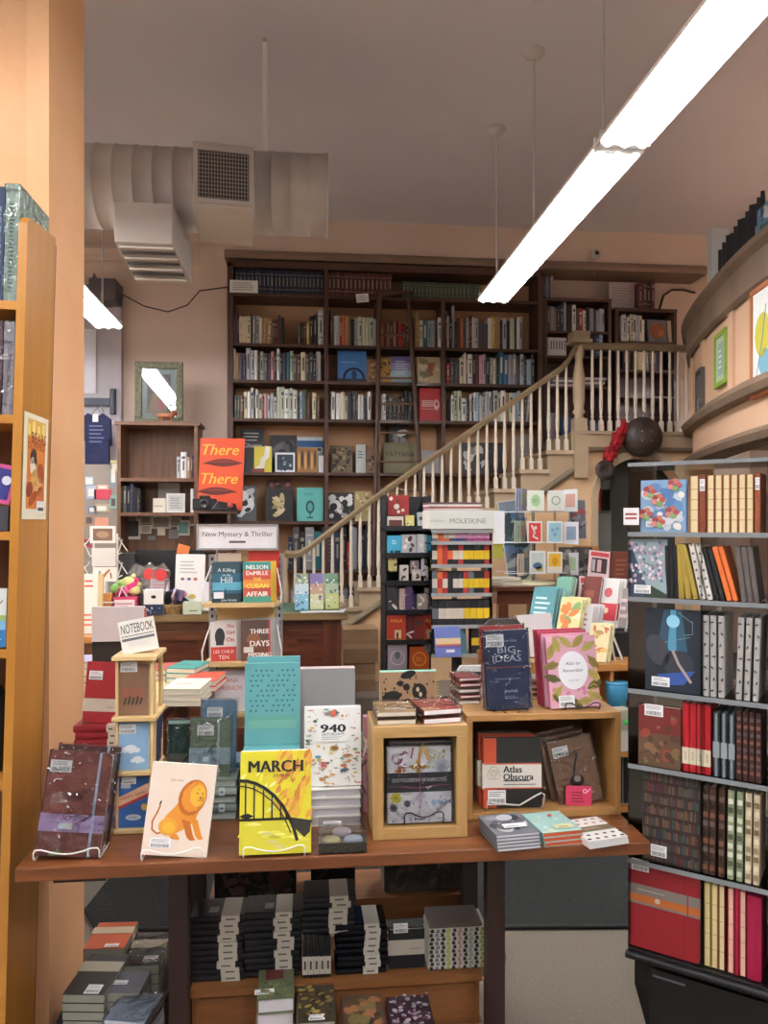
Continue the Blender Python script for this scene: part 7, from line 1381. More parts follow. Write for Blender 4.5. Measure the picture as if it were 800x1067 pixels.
def art_flo(b, w, h, y):
    r = random.Random(55); b.rect(-w/2, w/2, 0, h, y+.0002, '#d8a0b2'); G = ['#7c6c34', '#94843c', '#5c5428', '#a89850']
    for i in range(30): b.ell(w*(r.random()-.5)*.95, h*r.random(), w*.05, h*.03, y-.0001, r.choice(['#dca8b8', '#c47c94', '#e0b8c4']), 8, r.random()*3)
    for a0_, cx, cz in ((1.2, -.42, .8), (1.9, -.3, .9), (2.4, -.12, .93), (.8, .15, .93), (.5, .35, .85), (.2, -.42, .6), (-.3, -.42, .42), (.9, -.35, .22), (-.6, -.3, .12), (2.2, .42, .62), (2.5, .4, .45), (.4, .42, .3), (-.5, .4, .15), (.1, .2, .08), (2.6, .0, .06)): b.leaf(w*cx, h*cz, w*.36, h*.115, a0_, y-.0004, r.choice(G)); b.stroke([(w*(cx-.08*cos(a0_)), h*(cz)-w*.08*sin(a0_)), (w*(cx+.1*cos(a0_)), h*cz+w*.1*sin(a0_))], w*.006, y-.0007, '#3c381c')
    for i in range(8): b.leaf(w*(.3+.02*i), h*(.12+.06*i), w*.13, h*.018, .5, y-.0008, '#b89c40'); b.leaf(w*(.4+.01*i), h*(.12+.06*i), w*.1, h*.018, 2.4, y-.0008, '#b89c40')
    b.ell(0, h*.52, w*.3, h*.27, y-.0012, '#eceaec', 26); b.text('Also to', 0, h*.62, y-.0015, '#3c3c44', w=w*.3, shear=.3, bold=0); b.text('Remember', 0, h*.52, y-.0015, '#3c3c44', w=w*.42, shear=.3, bold=0); b.text('a journal', 0, h*.38, y-.0015, '#8c8c90', w=w*.2, shear=.3, bold=0)
Yf = YG+.045; k = mpp(598, Yf); h = PZ(598, 662, Yf+.03)-zt-.004
book('journal', 'pink floral journal with white oval title on a black easel, on the large crate', 'journal', 53*k, h, .016, '#cf8fa4', (PX(599, Yf), Yf, zt+.004), (-.14, -.04, 0), None, art_flo, soft=True, page='#e8e4e0', stick=(-.025, .018, .045, .032), spine='#c07c94')
for i in range(3): book('journal', ('second pink floral journal just behind the front one', 'third pink journal behind, crimson at its top', 'rearmost crimson journal behind the pink ones')[i], 'journal', 53*k, h+.006+.004*i, .014, ('#cf8fa4', '#a02440', '#a02440')[i], (PX(596-1.5*i, Yf), Yf+.02+.018*i, zt+.004), (-.14, -.03, 0), None, None, soft=True, page='#ecdede')
easel('wire_easel', 'black wire easel holding the pink floral journal', .098, (PX(603, Yf), Yf-.006, zt), colour='#17171a', lip=.022, hgt=.12)
for j in range(5): pack(489+(j % 2), YG+.13, .06, .09, .0075, zt+j*.0165, .12, ('#cfc4b8', '#a8404c', '#d8ccc0', '#b85058', '#a83c48')[j], 'small pad in the left pile on the large crate, %s from bottom' % ORD[j], page='#e0d4cc', group='pads on the large crate', name='small_pad', cat='pad')
for j in range(4): pack(557, YG+.17, .06, .08, .0075, zt+j*.0165, -.05, ('#cfc4b8', '#a8404c', '#c8bcb0', '#8c5c50')[j], 'small pad between the two journals on the large crate, %s from bottom' % ORD[j], page='#d8c4bc', group='pads between the journals', name='small_pad', cat='pad')
sc = thing('card_reader_stand', 'white and dark tablet-like display standing behind the large crate', 'stand', (PX(492, 2.7), 2.7, 0)); k = mpp(492, 2.7); zc = PZ(492, 694, 2.7)
b = MB(); P = [(-16*k, zc-.12), (14*k, zc-.12), (16*k, zc-.01), (12*k, zc), (-12*k, zc), (-15*k, zc-.015)]; b.prism(P, 0, .02, M('#c9cccf', .3)); b.rect(-12*k, 12*k, zc-.06, zc-.02, -.001, '#2c3440'); b.build('screen_panel', sc); MB().box(-.015, .015, .02, .04, 0, zc-.06, M('#888888', .4)).build('post', sc); MB().lathe([(.12, 0), (.12, .015), (.02, .03)], M('#555555', .4), n=20).build('stand_base', sc)

# front row of the table, right
zt = TZ+TE
def art_mag(b, w, h, y): blotch(['#3c3e44', '#8c8e94', '#26282c', '#b8babc', '#55585c'], 26, 61, .26)(b, w, h, y); b.rect(-w*.2, w*.35, h*.22, h*.42, y-.004, '#e8e8e6'); b.lines(-w*.15, w*.3, h*.25, h*.31, 1, y-.0044, '#3c3c40')
p = place(540, 886); L_ = 5
for j in range(L_): o = flatb(541-j*.4, p.y+.0, .112, .13, .0072, '#6c6f74', zt+j*.0082, .12-.02*(j % 2), 'grey glossy notebook in the pile before the black and orange journal, %s from bottom' % ORD[j], page='#c4c6ca', name='notebook', group='grey notebooks pile', art=art_mag if j == L_-1 else None, soft=True)
def art_mint(b, w, h, y): b.rect(-w/2, w/2, 0, h*.06, y, '#b8dccc'); blotch(['#b8d4cc', '#a0c4c0', '#d89c7c', '#d8cca0'], 12, 63, .1)(b, w*.9, h*.9, y); b.leaf(w*.1, h*.75, w*.2, h*.1, 1, y-.003, '#d87850'); b.rect(-w*.1, w*.38, h*.1, h*.28, y-.003, '#dcd8a8'); b.lines(0, w*.34, h*.12, h*.2, 1, y-.0034, '#8c5c4c')
p = place(588, 881)
for j in range(3): flatb(588-j, p.y, .105, .13, .011, '#9cc0b8', zt+j*.0118, .13, 'mint notebook with orange edge in the middle front pile, %s from bottom' % ORD[j], page='#b8502c', name='notebook', group='mint notebooks pile', art=art_mint if j == 2 else None, soft=True)
def art_dot(b, w, h, y):
    for r_ in range(6):
        for q in range(5):
            zq = h*(.08+r_*.165);
            if .38 < zq/h < .62: continue
            b.ell(w*(-.42+.21*q+(.1 if r_ % 2 else 0)), zq, w*.055, h*.035, y, '#2c2a2c' if r_ < 3 else '#b07878', 8)
    b.rect(-w/2, w/2, h*.38, h*.6, y-.0003, '#6c5c44'); b.lines(-w*.25, w*.3, h*.44, h*.55, 2, y-.0006, '#b8a888')
p = place(637, 882)
for j in range(2): flatb(635-j, p.y, .112, .135, .009, '#e4e0d8', zt+j*.0098, .22, ('white dotted notebook, lower of the pair at the table right end', 'white dotted notebook with brown band, upper of the pair at the table right end')[j], page='#d8d8d6', name='notebook', art=art_dot if j else None, soft=True)
# ------------------------------------------------------------------ oak bookcase at the left edge
LF = 2.02; LB = 2.235; lx = -.705
ok = noise_mat('golden_oak_panel', '#a8702a', '#c48838', 1.4, .35, .1, (9, 9, .8), 8, 5, .25, .75, coat=.3)
lb_ = thing('oak_bookcase', 'tall golden oak bookcase cut off at the left edge of the view', 'bookcase', (lx-.06, LF, 0), (0, .027, 0)); ZT = 2.33
MB().prismx([(0, 0), (LB-LF, 0), (LB-LF, ZT+.02), (.02, ZT+.0), (0, ZT-.02)], -.022, 0, ok).build('side_panel', lb_, bevel=.002)
MB().prismx([(0, 0), (LB-LF, 0), (LB-LF, ZT+.02), (.02, ZT+.0), (0, ZT-.02)], -.86, -.838, ok).build('side_panel', lb_)
MB().box(-.86, 0, LB-LF, LB-LF+.008, 0, ZT, wood('oak_back', '#6c4220', '#84562c', 'z', .5, .1)).build('back_panel', lb_)
okx = noise_mat('golden_oak_shelf', '#a8702a', '#c48838', 1.4, .35, .1, (.8, 9, 9), 8, 5, .25, .75, coat=.3)
kd = LF/1.045/800; SL = [1.55-(y-545)*kd for y in (313, 432, 554, 677, 815, 960)]
for z in SL: MB().box(-.838, -.022, 0, LB-LF, z-.022, z, okx).build('shelf', lb_)
def LX(z): return lx-.06+z*.027-.023
def lbook(i, x, w, h, d, c, label, art=None, yo=.01, wrap=False, mat=None, lean=0):
    z = SL[i]+.0006+(.0008*0); b = MB(); b.box(-w, 0, 0, d, 0, h, mat or c)
    if art: b.T = Matrix.Translation((-w/2, 0, 0)); art(b, w, h, -.0008); b.T = Matrix()
    o = b.build('display_book', None, (LX(z)-x, LF+yo, z+w*.028), (0, .027+lean, 0)); tag(o, label, 'book')
    if wrap:
        q = MB(); e = .002; q.box(-w-e, e, -e-.001, d+e, .0003, h+e, WRAP()); q.build('plastic_wrap', o)
    return o
lbook(0, .001, .034, .295, .215, '#a9bcae', 'pale green wrapped book standing topmost left beside the oak panel', wrap=True, art=lambda b, w, h, y: b.lines(-w*.2, w*.2, h*.1, h*.85, 22, y, '#6c8474', .5))
def sp_txt(b, w, h, y): b.text('PEACE OF MIND PLANNER', 0, h*.52, y, '#aab4c8', w=h*.6, h=w*.38, bold=0, a=-pi/2); b.rect(-w*.2, w*.2, h*.06, h*.1, y, '#aab4c8')
lbook(0, .037, .024, .29, .2, '#1c3052', 'navy planner with vertical spine title standing on the top shelf of the oak bookcase', sp_txt)
lbook(0, .063, .02, .28, .2, '#1a2c40', 'second dark blue book at the very left of the top shelf', None)
lbook(1, .004, .026, .235, .18, '#b9b2b8', 'silver wrapped book with vertical lettering on the second oak shelf', lambda b, w, h, y: b.text('JOURNALING', 0, h*.55, y, '#5c5058', w=h*.5, h=w*.5, a=-pi/2), wrap=True)
lbook(1, .034, .03, .235, .18, '#84666c', 'dull rose wrapped book at the left edge of the second oak shelf', None, wrap=True)
bx = MB().box(-.05, 0, 0, .12, 0, .062, '#3a3a40').build('dark_box', None, (LX(SL[2])-.008, LF+.01, SL[2]+.002), (0, .027, 0)); tag(bx, 'dark slatted box on the third oak shelf', 'box')
cd = MB(); cd.box(-.09, 0, 0, .004, 0, .1, '#c4467c'); cd.rect(-.088, -.008, .01, .09, -.0006, '#2c2c7c'); cd.ell(-.02, .06, .012, .012, -.001, '#d8dce8')
tag(cd.build('pink_framed_card', None, (LX(SL[2])-.012, LF+.03, SL[2]+.068), (-.1, .2, 0)), 'purple-blue card with pink border leaning on the third oak shelf', 'card')
lbook(3, .006, .12, .148, .02, '#dfe4e2', 'white and blue picture book facing out on the fourth oak shelf', lambda b, w, h, y: (b.rect(-w/2, w/2, 0, h*.3, y, '#2c6ca4'), b.rect(-w/2, w/2, h*.3, h*.46, y-.0002, '#7cb0d0'), b.rect(-w/2, w/2, h*.46, h*.55, y-.0002, '#8cac5c'), b.stroke([(w*.3, h*.5), (w*.34, h*.72), (w*.42, h*.8)], .003, y-.0004, '#8c5c34'), b.lines(-w*.3, w*.45, h*.85, h*.92, 1, y, '#6c7c88'), b.lines(w*.0, w*.45, h*.12, h*.16, 1, y-.0005, '#c8dce8')))
bag = thing('black_bag', 'rounded black object at the left edge of the fifth oak shelf', 'bag', (LX(SL[4])-.07, LF+.1, SL[4]+.002)); MB().lathe([(.04, 0), (.058, .02), (.062, .12), (.05, .19), (.02, .23)], M('#121214', .5), n=20).build('bag_body', bag)
# vintage flyer on the side panel
k = 1; Yf0 = LF+.03; z1 = 1.55+(545-427)*kd; z0 = 1.55+(545-541)*kd
RF = (Matrix.Rotation(.027, 3, 'Y') @ Matrix.Rotation(pi/2, 3, 'Z')).to_euler()
fl = thing('vintage_flyer', 'orange and cream vintage basketball programme stuck on the side of the oak bookcase', 'flyer', (lx-.06+z0*.027+.0022, LF+.008, z0), tuple(RF)); w = LB-LF-.035; h = z1-z0
b = MB(); b.box(0, w, -.0006, 0, 0, h, '#e6dec4'); b.T = Matrix.Translation((w/2, 0, 0)); y = -.0012
b.rect(-w*.36, w*.38, h*.1, h*.78, y, '#cf7c30'); b.rect(-w*.36, w*.38, h*.78, h*.95, y, '#d8a850'); [b.rect(-w*.38+w*.2*i, -w*.26+w*.2*i, h*.8, h*(.9+.03*(i % 2)), y-.0002, '#e8d070') for i in range(4)]; b.text('BEARS', w*.1, h*.78, y-.0004, '#7c3018', w=w*.6); b.text('OLYMPICS', w*.0, h*.7, y-.0004, '#8c3c1c', w=w*.7)
for cx, cz, rx, rz_, c in ((-.12, .6, .14, .07, '#3c2a24'), (-.12, .5, .12, .1, '#e0d8c8'), (-.05, .4, .16, .08, '#c89c50'), (.2, .45, .14, .1, '#a04c24'), (.1, .32, .18, .08, '#d8a468'), (-.25, .28, .14, .07, '#8c3c20'), (.2, .24, .16, .08, '#b85c2c'), (-.1, .2, .2, .05, '#a84c20'), (-.02, .56, .05, .04, '#26201c')): b.ell(w*cx, h*cz, w*rx, h*rz_, y-.0006, c, 12, .5)
b.rect(w*.05, w*.4, h*.06, h*.18, y-.001, '#ece8e0'); b.lines(w*.1, w*.35, h*.08, h*.12, 1, y-.0014, '#4a4440', .8, False); b.T = Matrix(); b.build('flyer_sheet', fl)

# ------------------------------------------------------------------ acrylic notebook tower at right
KS = 1.13; A0 = Vector((.754, 1.733))*KS; A1 = Vector((.969, 1.561))*KS; AD = (A1-A0).normalized(); AN = Vector((-AD.y, AD.x)); AW = (A1-A0).length; AZ = math.atan2(AD.y, AD.x)
def sl(px):                                    # distance along the tower's front at which a sight line meets it
    u = (px-400)/800; dx, dy = u*CT+ST, CT-u*ST
    den = dx*AD.y-dy*AD.x; t = (A0.x*AD.y-A0.y*AD.x)/den; return (Vector((dx, dy))*t-A0).dot(AD)
def sw(l, n, z): p = A0+AD*l+AN*n; return Vector((p.x, p.y, z))
TZs = [H+(z-H)*KS for z in (1.69, 1.5275, 1.377, 1.163, .988, .767, .56)]
st_ = thing('acrylic_tower', 'tall clear acrylic notebook tower on a black base at the right edge', 'display tower', sw(0, 0, 0), (0, 0, AZ)); ac = ACRYL(); edge = M('#7e8284', .3)
S0, S1 = -.004, AW+.02; DP = .29
for i, z in enumerate(TZs[:-1]):
    sh = (.012 if i == 0 else -.004 if i < 3 else .008)
    b = MB(); b.box(S0+sh*0, S1, -.012, DP, z-.0045, z-.0005, ac); b.build('shelf', st_)
    MB().box(S0, S1, -.0135, -.0122, z-.01, z+(.002 if i else -.0), edge).build('shelf_edge', st_)
for a_, c_ in zip(TZs[:-1], TZs[1:]):
    MB().box(S0, S0+.003, -.01, DP, c_, a_-.006, ac).build('side_pane', st_); MB().box(S1-.003, S1, -.01, DP, c_, a_-.006, ac).build('side_pane', st_)
xm = sl(730); MB().box(xm, xm+.003, -.005, DP, TZs[-1], TZs[1]-.006, ac).build('centre_pane', st_)
bk_ = M('#0b0b0d', .45); b = MB(); b.tube([(S0-.004, -.014, TZs[-1]-.016), (S1, -.014, TZs[-1]-.016)], .011, bk_, 8); b.box(S0, S1, -.01, DP, TZs[-1]-.026, TZs[-1]-.001, bk_); b.build('base_tray', st_, bevel=.002)
b = MB(); b.add([(S0+.008, .02, TZs[-1]-.027), (S1, .02, TZs[-1]-.027), (S1, DP, TZs[-1]-.027), (S0+.008, DP, TZs[-1]-.027), (S0+.008, .02, .32), (S1, .02, .32), (S1, DP, .32), (S0+.008, DP, .32), (S0+.04, .05, .17), (S1, .05, .17), (S1, DP-.03, .17), (S0+.04, DP-.03, .17), (S0+.04, .05, .0), (S1, .05, .0), (S1, DP-.03, .0), (S0+.04, DP-.03, .0)],
      [(i*4+k_, i*4+(k_+1) % 4, i*4+4+(k_+1) % 4, i*4+4+k_) for i in range(3) for k_ in range(4)]+[(0, 1, 2, 3), (12, 13, 14, 15)], bk_); b.build('pedestal', st_, bevel=.003)
b = MB(); b.add([(.05, -.012, .395), (S1, -.012, .395), (S1, .03, .38), (.065, .03, .38), (.05, -.012, .0), (S1, -.012, .0), (S1, .05, 0), (.065, .05, 0)], [(0, 1, 2, 3), (0, 4, 5, 1), (1, 5, 6, 2), (3, 2, 6, 7), (0, 3, 7, 4)], M('#08080a', .5)); b.box(.06, .14, -.0135, -.012, .375, .38, '#55585a'); b.build('front_pedestal', st_)
tl = MB(); tl.box(-.02, .02, -.002, 0, 0, .045, '#e6e4e4'); tl.lines(-.015, .015, .012, .034, 2, -.0026, '#a04c44', .5, False)
tag(tl.build('shelf_sign', None, sw(sl(660)-.002, -.0145, PZ(660, 547, 1.96)), (0, 0, AZ)), 'small white sign clipped at the upper left edge of the acrylic tower', 'sign')
def fb(tier, px0, px1, ptop, c, t, label, art, sk=None, lean=-.03, **kw):
    l0, l1 = sl(px0), sl(px1); z = TZs[tier+1]+.0012; w = l1-l0; d = None
    p = sw((l0+l1)/2, 0, 0); dd = p.x*ST+p.y*CT; h = H-(ptop-545)/800*dd-z; h = min(h, TZs[tier]-z-.008)
    return book('tower_journal', label, 'journal', w, h, t, c, sw((l0+l1)/2, .014, z), (lean, 0, AZ), None, art, stick=sk, **kw)
def art_map(b, w, h, y): b.rect(-w/2, w/2, 0, h, y+.0002, '#7c9cbc'); blotch(['#5c84b0', '#cfd4d8', '#e0dcd0', '#4c74a4', '#b8c4cc'], 34, 71, .2)(b, w, h, y); [blotch(['#a84440', '#c06a58', '#8c3434', '#7c9458', '#dcc8c0'], 16, 80+i, .3)(b, w*.5, h*.4, y-.004) if 0 else [b.ell(w*cx+w*.09*cos(q), h*cz+w*.09*sin(q), w*.07, w*.06, y-.004-.0001*q, c) for q, c in ((0, '#a8443c'), (1.3, '#b86a54'), (2.5, '#8c3434'), (3.7, '#c87c6c'), (5, '#7c9c5c'))] for i, (cx, cz) in enumerate(((-.1, .62), (.2, .38), (-.3, .78), (.25, .9), (-.1, .2), (-.38, .35)))]
def art_blos(b, w, h, y): b.rect(-w/2, w/2, 0, h, y+.0002, '#8fa4a8'); b.flat([(-w/2, 0), (w*.1, 0), (-w*.2, h*.5), (-w/2, h)], y, '#3c4a60'); b.flat([(-w*.1, 0), (w/2, 0), (w/2, h*.06), (w*.1, h*.2)], y-.0001, '#2c3c2c'); [b.stroke([(-w*.5, h*q), (-w*.1, h*(q+.1)), (w*.25, h*(q+.02))], w*.02, y-.0003, '#4c4448') for q in (.3, .5, .7)]; [ (lambda r: [b.ell(w*(r.random()-.5)*.9, h*(.25+r.random()*.7), w*.04, h*.03, y-.0006-.00003*i, r.choice(['#c8a8b8', '#d8c0c8', '#a87c94', '#5c6c8c', '#e0d4d8']), 7) for i in range(80)])(random.Random(74)) ]
def art_fant(b, w, h, y):
    b.rect(-w/2, w/2, 0, h, y+.0002, '#1c2430'); [b.flat([(w*q-w*.05, h), (w*q+w*.05, h), (w*(q*1.6)+w*.1, h*.5), (w*(q*1.6)-w*.1, h*.5)], y-.0001*i, c) for i, (q, c) in enumerate(((-.12, '#2c4c60'), (0, '#4c8ca8'), (.1, '#2c5468')))]; b.ell(0, h*.86, w*.12, h*.08, y-.0006, '#8cc8e0')
    b.ell(-w*.28, h*.5, w*.2, h*.2, y-.0007, '#3a3c44', 14, .4); b.ell(w*.1, h*.35, w*.28, h*.16, y-.0007, '#30323c'); b.flat([(-w*.3, h*.2), (w*.4, h*.28), (w*.2, h*.1), (-w*.1, h*.08)], y-.0009, '#2c4c90'); b.stroke([(w*.0, h*.5), (w*.1, h*.35), (w*.32, h*.14)], w*.05, y-.0011, '#9c8c84')
    for p_ in (((.1, .97), (.35, .85)), ((.2, .7), (.35, .72), (.34, .88)), ((-.15, .6), (.3, .68))): b.stroke([(w*a_, h*c_) for a_, c_ in p_], w*.012, y-.0011, '#6c8890')
def art_tree(b, w, h, y): b.rect(-w/2, w/2, h*.55, h, y, '#6c2420'); b.rect(-w/2, w/2, 0, h*.55, y, '#5c4430'); [ring(b, w*q, h*.1, w*.2, w*.02, y-.0003, '#3c241c', 0, pi, 10) for q in (-.28, .12)]; blotch(['#7c5c40', '#6c6c3c', '#8c3c30', '#4c3424'], 24, 77, .14)(b, w, h*.9, y-.0004)
def art_lib(b, w, h, y):
    r = random.Random(78); b.rect(-w/2, w/2, 0, h, y+.0002, '#2a1c18')
    for i in range(8):
        x = -w*.49
        while x < w*.47: q = w*(.018+r.random()*.03); b.rect(x, x+q*.85, h*(.02+.122*i), h*(.02+.122*i+.07+r.random()*.03), y, r.choice(['#5c2c24', '#3c3428', '#6c4c34', '#33403c', '#4a2020', '#55483c', '#2c2c38', '#3a4c44'])); x += q
def art_redn(b, w, h, y): b.rect(w*.28, w*.285, 0, h, y, '#5c1018')
def band_redn(b, w, z0, z1, y): hh = z1-z0; b.rect(-w/2, w/2, z0+hh*.12, z0+hh*.5, y, '#b8642c'); b.ell(-w*.1, z0+hh*.35, w*.04, w*.04, y-.0004, '#c8bca8', 12); b.lines(-w*.4, 0, z0+hh*.7, z0+hh*.8, 1, y, '#a09a94', .6, False); b.rect(w*.32, w*.335, z0-.001, z1+.001, y-.0002, '#7c141c')
fb(0, 667, 714, 500, '#6c94bc', .02, 'blue journal with red and white flowers, face out on the tower top shelf', art_map, (-.02, .025, .045, .023))
fb(1, 654, 694, 562, '#5c6c7c', .02, 'cherry blossom journal facing out on the second tower shelf', art_blos, (-.012, .02, .042, .022))
fb(2, 672, 730, 636, '#1c2430', .022, 'dark blue moonlit forest journal facing out on the third tower shelf', art_fant, (-.03, .024, .045, .024))
fb(3, 665, 709, 737, '#5a2a22', .03, 'dark red and brown tree journal facing out on the fourth tower shelf', art_tree, (-.014, .145, .047, .03))
fb(4, 669, 729, 803, '#2c1f1c', .022, 'brown journal printed with library shelves, facing out on the fifth tower shelf', art_lib, (-.03, .03, .04, .03))
fb(5, 656, 729, 896, '#8c1a22', .024, 'large red notebook with grey and orange band on the lowest tower shelf', art_redn, (-.062, .215, .045, .03), band=(.113, .164, '#7c756e', band_redn), round_=True)
# journals shown by their edge
def edge_book(tier, px0, px1, hh, cov, pg, label, group, mode='spine', lean=0, stitch=False, deco=None, sk=False, dpt=.1):
    l0, l1 = sl(px0), sl(px1); w = max(l1-l0-.0006, .004); z = TZs[tier+1]+.001; h = min(hh*KS, TZs[tier]-z-.01); dpt *= KS; b = MB(); cv = min(.0022, w*.16); cm = M(cov, .45)
    if mode == 'spine':
        n = 4; S = [(w*i/n, -min(.003, w*.2)*sin(pi*i/n)) for i in range(n+1)]; b.prismz(S+[(w, cv), (0, cv)], 0, h, cm)
        b.box(0, cv, cv, dpt, 0, h, cm); b.box(w-cv, w, cv, dpt, 0, h, cm); b.box(cv, w-cv, cv, dpt-.002, .003, h-.002, M(pg, .9))
        if deco: deco(b, w, h, -min(.003, w*.2)-.0008)
    else:
        b.box(0, cv, 0, dpt, 0, h, cm); b.box(w-cv, w, 0, dpt, 0, h, cm); b.box(cv, w-cv, .001, dpt, .001, h-.001, M(pg, .9))
        for q in (.22, .4, .58, .76): b.rect(cv, w-cv, h*q-.0006, h*q+.0006, .0004, '#7c5c40')
    o = b.build('tower_journal', None, sw(l0, .006, z), (0, lean, AZ)); 
    if lean: o.location.z += w*abs(sin(lean)) if lean > 0 else 0.0002
    tag(o, label, 'journal', group)
    if sk: sticker(o, w*.5, h*.82, -.004, w*.8, .03)
    return o
G1 = 'rust journals with sewn cream spines'
def many(tier, spans, hh, cov, pg, lab, group, **kw):
    for i, (a_, c_) in enumerate(spans): edge_book(tier, a_, c_, hh, cov, pg, lab % ORD[i], group, **kw)
many(0, [(718, 727.5)]+[(736+8.2*i, 744+8.2*i) for i in range(6)], .128, '#8c4a2a', '#dccb9c', 'rust journal with sewn cream spine on the tower top shelf, %s from left', G1, mode='page')
edge_book(0, 728, 735, .13, '#7c3c20', '#7c3c20', 'rust brown journal cover with sticker between sewn cream spines, top tower shelf', None, sk=True)
edge_book(0, 786, 792, .13, '#8c4828', '#8c4828', 'rust brown journal with sticker at the right end of the top tower shelf', None, sk=True)
many(1, [(693+4.6*i, 697.5+4.6*i) for i in range(3)], .12, '#16161a', '#2c2c2e', 'black notebook on the second tower shelf, %s right of the blossoms', 'black notebooks on the second tower shelf', lean=-.02)
for i in range(3): edge_book(1, 706.5+7.6*i, 712.5+7.6*i, .124, '#a08838', '#b89c4c', 'mustard notebook on the second tower shelf, %s from left' % ORD[i], 'mustard notebooks on the tower', lean=-.05-.09*i)
def dots(b, w, h, y): [b.ell(w*.5, h*(.08+.15*q), w*.26, w*.26, y, '#6a6460', 8) for q in range(7)]
for i in range(2): edge_book(1, 729+7.5*i, 735+7.5*i, .126, '#dcd6cc', '#dcd6cc', 'white dotted notebook on the second tower shelf, %s of two' % ('left', 'right')[i], None, lean=-.2, deco=dots)
for i in range(2): edge_book(1, 744+6*i, 749+6*i, .118, '#17171a', '#2c2c2e', 'black notebook leaning between dotted and orange ones, %s of two' % ('left', 'right')[i], None, lean=-.24)
for i in range(2): edge_book(1, 757+6.4*i, 762.5+6.4*i, .122, '#d4682c', '#c85c24', 'bright orange notebook leaning on the second tower shelf, %s of two' % ('left', 'right')[i], None, lean=-.26)
for i in range(3): edge_book(1, 772+6.5*i, 778+6.5*i, .12, '#5c5450', '#8c8078', 'grey patterned notebook at right of the second tower shelf, %s from left' % ORD[i], 'grey patterned notebooks on the tower', lean=-.12, deco=lambda b, w, h, y: blotch(['#b8b0a8', '#2c2826'], 12, 90, .5)(b, w*.5, h, y) if 0 else None)
def birds(b, w, h, y): [b.leaf(w*(.35+.3*(q % 2)), h*(.08+.14*q), w*.8, w*.34, .4+q, y, '#26262a') for q in range(7)]
for i, a_ in enumerate((732, 739.5, 748, 766, 774.5, 783.5)): edge_book(2, a_, a_+6.3, .18, '#a8a4a0', '#c8c4c0', 'pale grey journal with black bird spine on the third tower shelf, %s from left' % ORD[i], 'bird journals on the third tower shelf', deco=birds, lean=.03 if i > 2 else 0, dpt=.12)
for i, a_ in enumerate((710.5, 718, 725.5, 733)): 
    o = edge_book(3, a_, a_+7, .155, '#a81820', '#d8c8b8', 'red notebook with cream band on the fourth tower shelf, %s from left' % ORD[i], 'red banded notebooks on the tower', dpt=.1)
    l0, l1 = sl(a_), sl(a_+7); w = l1-l0; q = MB(); q.box(-.0003, w, -.0036, -.0033, .02, .062, '#d8ccb0'); q.text('Journal', w*.5, .041, -.0042, '#4a4438', w=.02, h=w*.35, a=pi/2, bold=0); q.build('belly_band', o)
for i, a_ in enumerate((742.5, 750.5, 758.5)): edge_book(3, a_, a_+7, .14, '#2a3034', '#8c9296', 'dark journal with clear band and silver spine, fourth tower shelf, %s of three' % ORD[i], 'dark silver journals on the tower', deco=lambda b, w, h, y: (b.rect(w*.3, w*.7, 0, h, y, '#7c868c'), b.rect(0, w, h*.3, h*.55, y-.0003, '#8c9498')))
for i, a_ in enumerate((766.5, 773.3, 780, 786.8)): edge_book(3, a_, a_+6, .15, '#3c211c', '#a89880', 'brown ornate journal spine on the fourth tower shelf, %s from left' % ORD[i], 'ornate brown journals on the tower', deco=lambda b, w, h, y: [b.rect(w*.15, w*.85, h*(.1+.11*q), h*(.15+.11*q), y, ('#7c5044', '#5c4a50')[q % 2]) for q in range(8)])
for i, (a_, c, nm) in enumerate(((731, '#3c2a20', 'dark brown'), (738, '#442c20', 'dark brown'), (747.5, '#3c241c', 'dark brown'), (757, '#8c9474', 'green and cream'), (766.5, '#84906c', 'green and cream'), (775.5, '#c8bca0', 'cream and brown'), (784, '#c8b498', 'cream and brown'))):
    edge_book(4, a_, a_+6.8, .195, c, '#a89c84', '%s wrapped journal spine on the fifth tower shelf, %s from left' % (nm, ORD[i]), 'journals on the fifth tower shelf', deco=(lambda b, w, h, y, i=i: [b.rect(w*.1, w*.9, h*(.05+.1*q), h*(.11+.1*q), y, (('#6c4430', '#241814', '#5c5048') if i < 3 else ('#c4c8b0', '#4c5440', '#d8d8c4') if i < 5 else ('#8c7c5c', '#d8ccb0', '#6c5c40'))[q % 3]) for q in range(9)]), lean=.01)
for i, (a_, c, pgc, nm) in enumerate(((733, '#8c7c3c', '#d4c08c', 'olive'), (740.5, '#8c7c3c', '#d4c08c', 'olive'), (748, '#7c2c20', '#d8c898', 'rust'), (757.5, '#9c1c34', '#d8b49c', 'crimson'), (770, '#9c1c34', '#d8b49c', 'crimson'))):
    edge_book(5, a_, a_+7, .185, c, pgc, '%s journal with sewn pale page edge on the lowest tower shelf, %s of five' % (nm, ORD[i]), 'sewn journals on the lowest tower shelf', mode='page')
edge_book(5, 765, 769.5, .19, '#9c1434', '#9c1434', 'thin crimson wrapped journal among sewn ones on the lowest tower shelf', None)
edge_book(5, 778, 793, .18, '#98133c', '#a8204c', 'wide magenta wrapped journal at the right end of the lowest tower shelf', None, dpt=.1)
for tier, c, nm in ((0, '#a87c5c', 'top'), (2, '#b8ac7c', 'third'), (3, '#b4a87c', 'fourth'), (4, '#8c7c54', 'fifth'), (5, '#6c3030', 'lowest')):
    z = TZs[tier+1]+.001; h = (TZs[tier]-z)*.86; b = MB(); b.box(0, .004, 0, .12, 0, h, c); tag(b.build('side_journal', None, sw(S1+.004, .05, z), (0, 0, AZ)), 'journal cover seen edge-on outside the tower side pane, %s shelf' % nm, 'journal')
    MB().box(S1, S1+.05, .02, .24, TZs[tier+1]-.0045, TZs[tier+1]-.0005, ac).build('side_ledge', st_)

